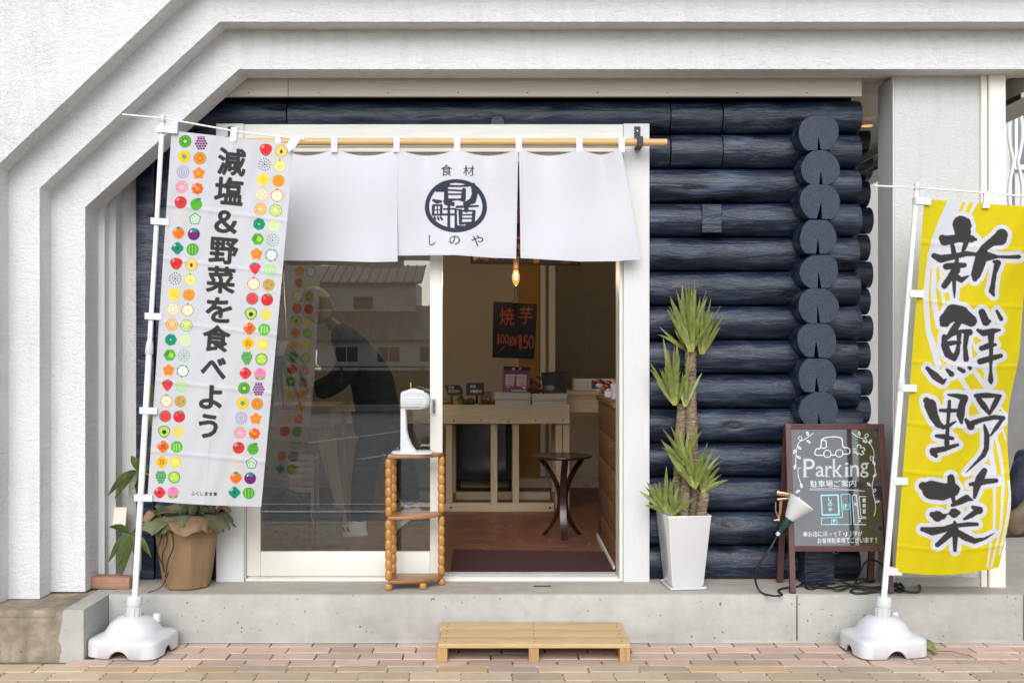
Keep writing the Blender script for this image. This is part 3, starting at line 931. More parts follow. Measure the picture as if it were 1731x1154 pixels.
for y_ in (5.215, 5.265, 5.305): mb.box(PX(417, 5.21) + .003, PX(1046, 5.21) - .002, y_, y_ + 0.012, PLAT + 0.013, PLAT + 0.022, 0.001)
mb.build('track_rail', M['alu'], th)
def door_leaf(x0, x1, y0, handle):
    y1 = y0 + 0.034
    zb, zt = PLAT + 0.024, PZ(262, 5.2)
    g0, g1 = x0 + SXp(23), x1 - SXp(21)
    gz0, gz1 = PZ(931, 5.22), PZ(300, 5.22)
    d = None
    mb = MB()
    mb.box(x0, g0, y0, y1, zb, zt, 0.0025, 2)
    mb.box(g1, x1, y0, y1, zb, zt, 0.0025, 2)
    mb.box(g0 + .0004, g1 - .0004, y0 + .001, y1 - .001, zb, gz0, 0.0025, 2)
    mb.box(g0 + .0004, g1 - .0004, y0 + .001, y1 - .001, gz1, zt, 0.0025, 2)
    d = mb.build('sliding_door', M['cream_metal'], shop, 40)
    mb = MB(); mb.box(g0 - .004, g1 + .004, y0 + .014, y0 + .016, gz0 - .004, gz1 + .004); mb.build('pane', M['glass'], d)
    if handle:
        hx, hz = PX(734, 5.22), PZ(687, 5.22)
        mb = MB(); mb.box(hx - .012, hx + .012, y0 - .003, y0 + .004, hz - .046, hz + .046, .002, 2); h_ = mb.build('handle', M['alu'], d)
        mb = MB(); mb.box(hx - .006, hx + .006, y0 - .0045, y0 + .003, hz - .034, hz + .034, .001); mb.build('finger_pull', M['steel'], h_)
    return d
def SXp(px, D=5.22): return px / F * D
door_leaf(PX(417.5, 5.21), PX(748, 5.21), 5.205, True)

# ================================================================ room behind the doorway
M['wall_in'] = pmat('plaster_warm_beige', (0.56, 0.50, 0.39), 0.8, 0.06, 2, 0.1, 80)
M['wall_ochre'] = pmat('plaster_ochre', (0.44, 0.24, 0.055), 0.8, 0.08, 3, 0.1, 80)
M['ceil_in'] = pmat('ceiling_board', (0.35, 0.27, 0.18), 0.8, 0.1, 3)
t = NT('terracotta_floor')
v = t.coords(rand=False)
mp = t.node('ShaderNodeMapping'); mp.inputs['Scale'].default_value = (1.0, 1.5, 1.0); t.link(v, mp.inputs['Vector'])
nz = t.node('ShaderNodeTexNoise'); nz.inputs['Scale'].default_value = 6.0; t.link(mp.outputs[0], nz.inputs['Vector'])
vm = t.node('ShaderNodeVectorMath', operation='MULTIPLY_ADD'); t.link(nz.outputs['Color'], vm.inputs[0]); vm.inputs[1].default_value = (.12, .12, .12); t.link(mp.outputs[0], vm.inputs[2])
vo = t.node('ShaderNodeTexVoronoi', feature='DISTANCE_TO_EDGE'); vo.inputs['Scale'].default_value = 5.0; t.link(vm.outputs[0], vo.inputs['Vector'])
seam = t.math('MULTIPLY', t.ramp(vo.outputs['Distance'], [(0.012, 1.0), (0.03, 0.0)]), t.ramp(t.noise(v, 7, 3), [(0.45, 0.0), (0.6, 1.0)]))
c = t.mix(t.ramp(t.noise(v, 5, 5), [(0.3, 0.0), (0.7, 1.0)]), (0.115, 0.042, 0.026), (0.185, 0.072, 0.042))
t.set(color=t.mix(t.math('MULTIPLY', seam, 0.8), c, (0.36, 0.22, 0.14)), rough=0.42, normal=t.bump(vo.outputs['Distance'], 0.1, 0.003))
M['terracotta'] = t.mat
BW = 8.8
XLW, XRW = -2.1, 1.68
mb = MB(); mb.box(XLW, XRW, 5.345, BW, PLAT - 0.02, PLAT + 0.006); tag(mb.build('floor', M['terracotta']), kind='structure')
mb = MB(); mb.box(XLW - .1, XRW + .1, 5.3, BW + .1, 2.66, 2.74); tag(mb.build('ceiling', M['ceil_in']), kind='structure')
back = empty('wall_back', (0, BW, PLAT), kind='structure')
xo0, xo1 = PX(878, BW), PX(913, BW)
mb = MB(); mb.box(XLW, xo0 - .001, BW, BW + .1, PLAT, 2.66); mb.build('plaster', M['wall_in'], back)
mb = MB(); mb.box(xo0, xo1, BW - .012, BW + .1, PLAT, 2.66); mb.build('plaster', M['wall_ochre'], back)
mb = MB(); mb.box(xo1 + .001, XRW, BW + .03, BW + .1, PLAT, 2.66); mb.build('plaster', M['wall_in'], back)
mb = MB(); mb.box(xo1 + .002, xo1 + .045, BW - .03, BW + .03, PLAT + .1, 2.66); mb.build('door_trim', M['cream_metal'], back)
mb = MB(); mb.box(xo1 + .075, xo1 + .13, BW - .02, BW + .028, PLAT + .1, 2.62); mb.build('door_trim', M['cream_metal'], back)
mb = MB(); mb.box(xo1 + .131, XRW - .02, BW - .002, BW + .004, PLAT + .75, 2.5); mb.build('pane', M['glass_dim'], back)
mb = MB(); mb.box(xo1 + .131, XRW - .02, BW - .02, BW + .028, 2.5, 2.6); mb.build('door_trim', M['cream_metal'], back)
mb = MB(); mb.box(XLW, XRW, BW - .06, BW - .0125, PLAT, PLAT + .085, .003); mb.build('skirting', M['pine_x'], back)
mb = MB(); mb.box(XLW - .1, XLW, 5.345, BW, PLAT, 2.66); tag(mb.build('wall_left', M['wall_in']), kind='structure')
mb = MB(); mb.box(XRW, XRW + .1, 5.345, BW, PLAT, 2.66); tag(mb.build('wall_right', M['wall_in']), kind='structure')
# ================================================================ flat print: drawn into a fine grid, stored as a colour per mesh point
def s2l(c):
    return tuple(((x / 255.0) / 12.92 if x / 255.0 <= 0.04045 else ((x / 255.0 + 0.055) / 1.055) ** 2.4) for x in c)

_GL = {}
def glyph(ch):
    """triangles of one character in em units"""
    if ch in _GL: return _GL[ch]
    cu = bpy.data.curves.new('glyph', 'FONT'); cu.body = ch; cu.resolution_u = 3
    ob = bpy.data.objects.new('glyph', cu); COL.objects.link(ob)
    dg = bpy.context.evaluated_depsgraph_get()
    ev = ob.evaluated_get(dg); me = ev.to_mesh(); me.calc_loop_triangles()
    V = np.array([v.co[:2] for v in me.vertices]) if len(me.vertices) else np.zeros((0, 2))
    T = np.array([t_.vertices[:] for t_ in me.loop_triangles], dtype=int).reshape(-1, 3)
    ev.to_mesh_clear()
    bpy.data.objects.remove(ob); bpy.data.curves.remove(cu)
    tri = V[T] if len(T) else np.zeros((0, 3, 2))
    if len(V):
        lo, hi = V.min(0), V.max(0)
    else: lo = hi = np.zeros(2)
    _GL[ch] = (tri, lo, hi)
    return _GL[ch]

class Canvas:
    def __init__(s, x0, y0, x1, y1, S=4, bg=(1, 1, 1)):
        s.x0, s.y0, s.S = x0, y0, S
        s.w, s.h = int((x1 - x0) * S) + 1, int((y1 - y0) * S) + 1
        s.img = np.empty((s.h, s.w, 3), np.float32); s.img[:] = bg
        s.ident = lambda x, y: (x, y)
        s.map = None
    def win(s, a, b, c, d):
        i0, i1 = max(0, int((a - s.x0) * s.S)), min(s.w, int((c - s.x0) * s.S) + 2)
        j0, j1 = max(0, int((b - s.y0) * s.S)), min(s.h, int((d - s.y0) * s.S) + 2)
        if i1 <= i0 or j1 <= j0: return None
        X = s.x0 + np.arange(i0, i1) / s.S
        Y = s.y0 + np.arange(j0, j1) / s.S
        return (slice(j0, j1), slice(i0, i1)), X[None, :], Y[:, None]
    def paint(s, sl, cov, col):
        cov = np.clip(cov, 0, 1)[..., None]
        s.img[sl] = s.img[sl] * (1 - cov) + np.array(col, np.float32) * cov
    def ell(s, cx, cy, rx, ry, col, rot=0.0, a=1.0):
        R_ = max(rx, ry) + 1
        q = s.win(cx - R_, cy - R_, cx + R_, cy + R_)
        if not q: return
        sl, X, Y = q
        c_, s_ = math.cos(rot), math.sin(rot)
        u = ((X - cx) * c_ + (Y - cy) * s_) / rx; v_ = (-(X - cx) * s_ + (Y - cy) * c_) / ry
        d = (np.sqrt(u * u + v_ * v_) - 1) * min(rx, ry)
        s.paint(sl, (0.5 - d * s.S) * 1.0 if a == 1 else np.clip(0.5 - d * s.S, 0, 1) * a, col)
    def disk(s, cx, cy, r, col, a=1.0): s.ell(cx, cy, r, r, col, 0, a)
    def ring(s, cx, cy, r0, r1, col, sy=1.0):
        q = s.win(cx - r1 - 1, cy - r1 - 1, cx + r1 + 1, cy + r1 + 1)
        if not q: return
        sl, X, Y = q
        r = np.sqrt((X - cx) ** 2 + ((Y - cy) / sy) ** 2)
        s.paint(sl, np.minimum(0.5 + (r - r0) * s.S, 0.5 - (r - r1) * s.S), col)
    def petal(s, cx, cy, r, n, amp, col, ph=0.0):
        q = s.win(cx - r * 1.4, cy - r * 1.4, cx + r * 1.4, cy + r * 1.4)
        if not q: return
        sl, X, Y = q
        an = np.arctan2(Y - cy, X - cx)
        rr = r * (1 + amp * np.cos(n * (an + ph)))
        s.paint(sl, 0.5 - (np.sqrt((X - cx) ** 2 + (Y - cy) ** 2) - rr) * s.S, col)
    def poly(s, pts, col):
        pts = np.array(pts, float)
        q = s.win(pts[:, 0].min() - 1, pts[:, 1].min() - 1, pts[:, 0].max() + 1, pts[:, 1].max() + 1)
        if not q: return
        sl, X, Y = q
        ins = np.zeros((Y.shape[0], X.shape[1]), bool)
        n = len(pts)
        for i in range(n):
            xa, ya = pts[i]; xb, yb = pts[(i + 1) % n]
            if ya == yb: continue
            cond = ((ya > Y) != (yb > Y)) & (X < (xb - xa) * (Y - ya) / (yb - ya) + xa)
            ins ^= cond
        s.paint(sl, ins.astype(np.float32), col)
    def stroke(s, pts, col, grow=0.0, rough=0.0, seed=0, a=1.0):
        """pts: (x, y, radius); union of tapered capsules, with a ragged brush edge if rough"""
        pts = [tuple(p) for p in pts]
        if len(pts) == 1: pts = pts * 2
        xs = [p[0] for p in pts]; ys = [p[1] for p in pts]; m_ = max(p[2] for p in pts) + grow + 1.5
        q = s.win(min(xs) - m_, min(ys) - m_, max(xs) + m_, max(ys) + m_)
        if not q: return
        sl, X, Y = q
        best = np.full((Y.shape[0], X.shape[1]), 1e9, np.float32)
        for (xa, ya, ra), (xb, yb, rb) in zip(pts[:-1], pts[1:]):
            dx, dy = xb - xa, yb - ya
            L2 = dx * dx + dy * dy + 1e-9
            t_ = np.clip(((X - xa) * dx + (Y - ya) * dy) / L2, 0, 1)
            d = np.sqrt((X - xa - t_ * dx) ** 2 + (Y - ya - t_ * dy) ** 2) - (ra + (rb - ra) * t_)
            best = np.minimum(best, d)
        if rough:
            best = best + rough * (np.sin(X * 1.9 + seed) * np.sin(Y * 2.3 + seed * 2) + 0.6 * np.sin(X * 4.7 + Y * 3.1 + seed))
        s.paint(sl, np.clip(0.5 - (best - grow) * s.S, 0, 1) * a, col)
    def line(s, pts, r, col, a=1.0): s.stroke([(x, y, r) for x, y in pts], col, a=a)
    def text(s, body, cx, cy, size, col, bold=0.0, ex=(1, 0), ey=(0, 1), fit=None, a=1.0):
        """one character centred on cx, cy; ex, ey: the directions of its right and its down; fit: (w, h) in pixels"""
        tri, lo, hi = glyph(body)
        if not len(tri): return
        c0 = (lo + hi) / 2
        if fit: kx, ky = fit[0] / (hi[0] - lo[0]), fit[1] / (hi[1] - lo[1])
        else: kx = ky = size
        Q = (tri - c0) * np.array([kx, -ky])
        X2 = cx + Q[..., 0] * ex[0] + Q[..., 1] * ey[0]
        Y2 = cy + Q[..., 0] * ex[1] + Q[..., 1] * ey[1]
        pad = bold + 1
        q = s.win(X2.min() - pad, Y2.min() - pad, X2.max() + pad, Y2.max() + pad)
        if not q: return
        sl, X, Y = q
        msk = np.zeros((Y.shape[0], X.shape[1]), bool)
        gx0, gy0 = X[0, 0], Y[0, 0]
        for k in range(len(tri)):
            xa, xb, xc = X2[k]; ya, yb, yc = Y2[k]
            i0 = max(0, int((min(xa, xb, xc) - gx0) * s.S)); i1 = min(msk.shape[1], int((max(xa, xb, xc) - gx0) * s.S) + 2)
            j0 = max(0, int((min(ya, yb, yc) - gy0) * s.S)); j1 = min(msk.shape[0], int((max(ya, yb, yc) - gy0) * s.S) + 2)
            if i1 <= i0 or j1 <= j0: continue
            x = X[:, i0:i1]; y = Y[j0:j1]
            d1 = (x - xb) * (ya - yb) - (xa - xb) * (y - yb)
            d2 = (x - xc) * (yb - yc) - (xb - xc) * (y - yc)
            d3 = (x - xa) * (yc - ya) - (xc - xa) * (y - ya)
            msk[j0:j1, i0:i1] |= ~(((d1 < 0) | (d2 < 0) | (d3 < 0)) & ((d1 > 0) | (d2 > 0) | (d3 > 0)))
        if bold > 0:
            rb = int(round(bold * s.S)); src = msk.copy(); 
            for dy in range(-rb, rb + 1):
                wd = int(math.sqrt(max(0, rb * rb - dy * dy)))
                for dx in (range(-wd, wd + 1)):
                    if dx == 0 and dy == 0: continue
                    sh = np.zeros_like(src)
                    a0, a1 = max(0, dy), min(src.shape[0], src.shape[0] + dy)
                    b0, b1 = max(0, dx), min(src.shape[1], src.shape[1] + dx)
                    sh[a0:a1, b0:b1] = src[a0 - dy:a1 - dy, b0 - dx:b1 - dx]
                    msk |= sh
        s.paint(sl, msk.astype(np.float32) * a, col)
    def sample(s, x, y):
        k = s.img
        b = (k + np.roll(k, 1, 0) + np.roll(k, -1, 0)) / 3
        b = (b + np.roll(b, 1, 1) + np.roll(b, -1, 1)) / 3
        i = np.clip(((x - s.x0) * s.S).round().astype(int), 0, s.w - 1)
        j = np.clip(((y - s.y0) * s.S).round().astype(int), 0, s.h - 1)
        return b[j, i]

def print_sheet(name, nu, nv, fn, canvas, mat, parent, smooth=True, flat_col=None, back=None):
    """fn(U, V) -> photo pixel x, y and distance arrays; colours come from the canvas. back: thickness for a solid board"""
    U, V = np.meshgrid(np.linspace(0, 1, nu + 1), np.linspace(0, 1, nv + 1))
    x, y, D = fn(U, V)
    o0 = off_of(parent)
    co = np.stack([(x - CX) / F * D - o0.x, D - o0.y, H - (y - CY) / F * D - o0.z], -1).reshape(-1, 3)
    idx = np.arange((nu + 1) * (nv + 1)).reshape(nv + 1, nu + 1)
    q = np.stack([idx[:-1, :-1], idx[1:, :-1], idx[1:, 1:], idx[:-1, 1:]], -1).reshape(-1, 4)
    me = bpy.data.meshes.new(name)
    me.vertices.add(len(co)); me.vertices.foreach_set('co', co.astype(np.float32).ravel())
    me.loops.add(q.size); me.loops.foreach_set('vertex_index', q.astype(np.int32).ravel())
    me.polygons.add(len(q)); me.polygons.foreach_set('loop_start', np.arange(0, q.size, 4, dtype=np.int32))
    me.polygons.foreach_set('use_smooth', np.ones(len(q), bool))
    me.update(calc_edges=True)
    at = me.color_attributes.new('print', 'FLOAT_COLOR', 'POINT')
    rgb = canvas.sample(x.ravel(), y.ravel())
    rgba = np.ones((len(co), 4), np.float32); rgba[:, :3] = rgb
    at.data.foreach_set('color', rgba.ravel())
    me.materials.append(mat)
    o = bpy.data.objects.new(name, me); COL.objects.link(o)
    if parent is not None: o.parent = parent
    OFF[o.name] = o0
    return o

# ---------------------------------------------------------------- fruit and vegetable marks on the white banner
RED, DGR, GRN, LIM, YEL, ORA, PUR, CRE, TEA, PNK, BRN = [s2l(c) for c in ((226, 48, 52), (20, 120, 60), (88, 178, 52), (168, 212, 72), (252, 206, 22), (242, 136, 34), (128, 44, 122), (250, 234, 182), (14, 146, 112), (240, 130, 164), (96, 58, 34))]
WHT = (0.625, 0.63, 0.655)
INK = s2l((58, 54, 54))
def icon(c, k, x, y, r):
    rays = lambda n, r0, r1, w_, col, ph=0.0: [c.stroke([(x + r0 * math.cos(ph + 2 * math.pi * i / n), y + r0 * math.sin(ph + 2 * math.pi * i / n), w_), (x + r1 * math.cos(ph + 2 * math.pi * i / n), y + r1 * math.sin(ph + 2 * math.pi * i / n), w_)], col) for i in range(n)]
    gl = lambda: c.ell(x - r * .45, y - r * .45, r * .22, r * .1, (.85, .8, .8), -.8)
    if k == 'kiwi': c.disk(x, y, r, s2l((74, 130, 40))); c.disk(x, y, r * .86, GRN); c.disk(x, y, r * .25, s2l((200, 224, 130))); rays(8, r * .35, r * .6, .7, s2l((50, 60, 20)))
    elif k == 'grape':
        for j in range(5):
            n = (3, 4, 5, 4, 3)[j]
            for i in range(n): c.disk(x + (i - (n - 1) / 2) * r * .42, y + (j - 1.8) * r * .4, r * .2, PUR)
        c.line([(x - r * .6, y - r), (x + r * .6, y - r)], .6, PUR)
    elif k == 'star': c.disk(x, y, r, s2l((240, 170, 20))); c.disk(x, y, r * .9, YEL); rays(5, 0, r * .45, 1.1, TEA, .3)
    elif k == 'melon': c.disk(x, y, r, s2l((150, 160, 70))); c.disk(x, y, r * .86, ORA); c.disk(x, y, r * .5, s2l((236, 108, 40))); c.disk(x, y, r * .25, s2l((248, 170, 80)))
    elif k == 'onion':
        for q in (.98, .66, .32): c.ring(x, y, r * q - 1.1, r * q, s2l((140, 118, 186)))
    elif k == 'carrot': c.petal(x, y, r * .9, 5, .12, ORA, .3); c.disk(x, y, r * .3, s2l((246, 160, 70)))
    elif k == 'citrus_pink': c.disk(x, y, r, s2l((240, 120, 90))); c.disk(x, y, r * .86, WHT); c.disk(x, y, r * .78, PNK); rays(8, 0, r * .78, .7, WHT)
    elif k == 'pumpkin': c.petal(x, y, r * .92, 8, .07, s2l((240, 98, 30))); c.disk(x, y, r * .28, s2l((246, 170, 60))); gl()
    elif k == 'tomato': c.disk(x, y, r, RED); rays(5, 0, r * .4, 1.0, s2l((110, 90, 40))); gl()
    elif k == 'apple_green': c.disk(x, y + 1, r * .95, s2l((84, 176, 48))); c.ell(x + r * .4, y - r * .75, r * .4, r * .2, TEA); c.disk(x, y - r * .4, 1.2, DGR)
    elif k in ('dots_beige', 'dots_black', 'dots_green'):
        col = {'dots_beige': s2l((236, 196, 150)), 'dots_black': s2l((60, 56, 80)), 'dots_green': s2l((70, 160, 80))}[k]
        for q, n in ((.12, 3), (.5, 8), (.92, 14)):
            for i in range(n):
                an = 2 * math.pi * i / n + q * 3
                c.stroke([(x + r * (q - .06) * math.cos(an), y + r * (q - .06) * math.sin(an), .78), (x + r * (q + .06) * math.cos(an), y + r * (q + .06) * math.sin(an), .78)], col)
    elif k == 'okra':
        pg = lambda q: [(x + r * q * math.sin(2 * math.pi * i / 5), y - r * q * math.cos(2 * math.pi * i / 5)) for i in range(5)]
        c.poly(pg(1.05), s2l((60, 150, 90))); c.poly(pg(.84), s2l((222, 240, 214)))
        for i in range(5): c.disk(x + r * .42 * math.sin(2 * math.pi * i / 5), y - r * .42 * math.cos(2 * math.pi * i / 5), r * .2, s2l((120, 190, 130))); c.disk(x + r * .42 * math.sin(2 * math.pi * i / 5), y - r * .42 * math.cos(2 * math.pi * i / 5), r * .12, WHT)
    elif k == 'persimmon': c.petal(x, y, r * .96, 4, .04, s2l((242, 118, 24))); c.ell(x, y - r * .8, r * .4, r * .2, TEA); gl()
    elif k == 'eggplant': c.disk(x, y, r, s2l((110, 34, 118))); c.ell(x, y - r * .62, r * .55, r * .3, TEA); gl()
    elif k == 'pepper': c.petal(x, y, r * .92, 4, .10, TEA); c.disk(x, y, r * .2, s2l((20, 90, 80))); gl()
    elif k == 'pea': c.disk(x, y, r, s2l((70, 168, 60))); [c.stroke([(x + d * r, y - r * .6, .6), (x + d * r * 1.2, y, .6), (x + d * r, y + r * .6, .6)], LIM) for d in (-.5, 0, .5)]
    elif k == 'apple_red': c.petal(x, y, r * .98, 3, .06, RED, .5); c.ell(x, y + r * .85, r * .3, r * .12, s2l((60, 140, 60))); gl()
    elif k == 'peach_half': c.disk(x, y, r, s2l((190, 140, 60))); c.disk(x, y, r * .9, s2l((246, 212, 110))); c.ell(x, y + 1, r * .22, r * .32, BRN)
    elif k == 'pear': c.petal(x, y, r * .96, 4, .03, s2l((196, 200, 90))); c.petal(x, y, r * .86, 4, .03, s2l((244, 228, 140))); c.disk(x - 1.8, y + 1, .8, BRN); c.disk(x + 1.8, y + 1, .8, BRN); c.line([(x, y - r * .7), (x, y - r * 1.1)], .6, BRN)
    elif k == 'lemon': c.disk(x, y, r, YEL); c.disk(x, y, r * .82, s2l((255, 240, 130))); rays(8, r * .2, r * .68, 1.5, YEL)
    elif k == 'orange': c.disk(x, y, r, s2l((240, 150, 44))); c.disk(x + 1, y - r * .4, 1.2, s2l((150, 120, 40)))
    elif k == 'lotus': c.disk(x, y, r, s2l((214, 186, 110))); c.disk(x, y, r * .9, CRE); [c.disk(x + r * .5 * math.cos(i * 1.05), y + r * .5 * math.sin(i * 1.05), r * .2, WHT) for i in range(6)]
    elif k == 'apple_half': c.petal(x, y, r, 4, .04, s2l((206, 60, 60))); c.petal(x, y, r * .88, 4, .04, s2l((250, 240, 196))); c.disk(x - 1.8, y, .8, BRN); c.disk(x + 1.8, y, .8, BRN); c.line([(x, y - r * .7), (x, y - r * 1.15)], .6, BRN)
    elif k == 'orange_slice': c.disk(x, y, r, s2l((236, 120, 20))); c.disk(x, y, r * .86, CRE); c.disk(x, y, r * .78, s2l((246, 152, 30))); rays(8, 0, r * .78, .7, CRE)
    elif k == 'lime': c.disk(x, y, r, s2l((110, 170, 40))); c.disk(x, y, r * .86, CRE); c.disk(x, y, r * .78, LIM); rays(8, 0, r * .78, .7, CRE)
    elif k == 'pepper2': c.petal(x, y, r * .96, 7, .05, TEA); c.disk(x, y, r * .14, s2l((220, 190, 60)))
    elif k == 'cuke_pale':
        c.disk(x, y, r, s2l((210, 226, 170)))
        for q in (.8, .55, .3): c.ring(x, y, r * q - .5, r * q, s2l((236, 240, 206)))
    elif k == 'cabbage': c.petal(x, y, r * .96, 6, .05, GRN); c.ell(x + r * .2, y, r * .5, r * .4, LIM, .5); c.ell(x - r * .4, y - r * .2, r * .3, r * .5, s2l((60, 150, 50)), .5)
    elif k == 'zucchini': c.petal(x, y, r, 7, .05, s2l((30, 140, 90))); c.disk(x, y, r * .82, s2l((236, 244, 226)))
    elif k == 'strawberry': c.poly([(x - r, y - r * .4), (x - r * .6, y - r * .9), (x + r * .6, y - r * .9), (x + r, y - r * .4), (x + r * .6, y + r * .4), (x, y + r), (x - r * .6, y + r * .4)], s2l((230, 60, 76))); c.ell(x, y - r * .85, r * .4, r * .2, TEA)
    elif k == 'onion_green':
        c.disk(x, y, r, s2l((206, 228, 180)))
        for q in (.96, .64, .32): c.ring(x, y, r * q - 1.0, r * q, s2l((130, 190, 110)))
    elif k == 'potato': c.disk(x, y, r, s2l((196, 164, 84))); [c.disk(x + r * .5 * math.cos(i * 2.1), y + r * .5 * math.sin(i * 2.1), 1.1, s2l((120, 96, 40))) for i in range(4)]
    elif k == 'watermelon': c.disk(x, y, r, s2l((90, 130, 70))); c.disk(x, y, r * .86, s2l((230, 70, 74)))
    elif k == 'tomato2': c.disk(x, y, r, s2l((224, 44, 56))); c.ell(x + r * .3, y - r * .8, r * .4, r * .22, GRN); c.ell(x - r * .4, y - r * .3, r * .2, r * .2, s2l((244, 120, 110)))
    elif k == 'avocado': c.petal(x, y, r, 3, .05, s2l((60, 110, 40)), -1.57); c.petal(x, y, r * .86, 3, .05, s2l((186, 214, 96)), -1.57); c.disk(x, y + 1, r * .36, s2l((70, 46, 30)))
    elif k == 'corn':
        for i in range(-3, 4):
            for j in range(-3, 4):
                if i * i + j * j < 11: c.disk(x + i * r * .29 + (j % 2) * 1, y + j * r * .29, r * .18, s2l((226, 212, 110)))
    elif k == 'cut_orange': c.petal(x, y, r * .95, 4, .07, s2l((238, 110, 36))); rays(4, 2, r * .45, .9, BRN, .78); gl()
    elif k == 'green_round': c.disk(x, y, r, s2l((96, 184, 60))); [c.stroke([(x + d * r * .8, y - r * .5, .7), (x + d * r, y + r * .5, .7)], s2l((190, 226, 130))) for d in (-.5, 0, .5)]
    elif k == 'cut_yellow': c.petal(x, y, r * .95, 4, .07, s2l((250, 186, 20))); rays(4, 2, r * .45, .9, BRN, .78)
    elif k == 'pineapple': c.petal(x, y, r * .96, 14, .05, s2l((248, 206, 40))); c.disk(x, y, r * .7, s2l((254, 226, 110)))
    elif k == 'bumpy':
        for j in range(5):
            n = (3, 4, 4, 3, 2)[j]
            for i in range(n): c.disk(x + (i - (n - 1) / 2) * r * .45, y + (j - 2) * r * .42, r * .24, s2l((60, 150, 70))); c.disk(x + (i - (n - 1) / 2) * r * .45 - .5, y + (j - 2) * r * .42 - .5, r * .1, s2l((130, 200, 110)))
    elif k == 'cucumber': c.disk(x, y, r, s2l((40, 120, 40))); c.disk(x, y, r * .86, s2l((176, 218, 70))); [c.ell(x + r * .4 * math.cos(i * 2.09 + .5), y + r * .4 * math.sin(i * 2.09 + .5), r * .22, r * .12, s2l((226, 240, 160)), i * 2.09 + .5) for i in range(3)]
    elif k == 'red': c.petal(x, y, r * .95, 4, .06, s2l((228, 56, 66))); rays(4, 1, r * .3, .8, s2l((130, 40, 40)), .78); gl()
    elif k == 'peach': c.disk(x, y, r, s2l((238, 132, 176))); c.ell(x - r * .5, y + r * .7, r * .4, r * .22, GRN, .6); c.ell(x + r * .5, y + r * .7, r * .4, r * .22, GRN, -.6); c.line([(x, y - r * .9), (x, y)], .5, s2l((200, 80, 120)))
PAIRS = [('kiwi', 'grape'), ('star', 'melon'), ('onion', 'carrot'), ('citrus_pink', 'pumpkin'), ('tomato', 'apple_green'), ('dots_beige', 'okra'), ('persimmon', 'eggplant'), ('pepper', 'pea'),
         ('apple_red', 'peach_half'), ('dots_black', 'pear'), ('lemon', 'orange'), ('lotus', 'apple_half'), ('orange_slice', 'lime'), ('pepper2', 'cuke_pale'), ('cabbage', 'dots_green'), ('carrot', 'zucchini'),
         ('strawberry', 'onion_green'), ('apple_half', 'potato'), ('watermelon', 'tomato2'), ('avocado', 'corn'), ('cut_orange', 'green_round'), ('cut_yellow', 'pineapple'), ('bumpy', 'cucumber'), ('red', 'peach')]

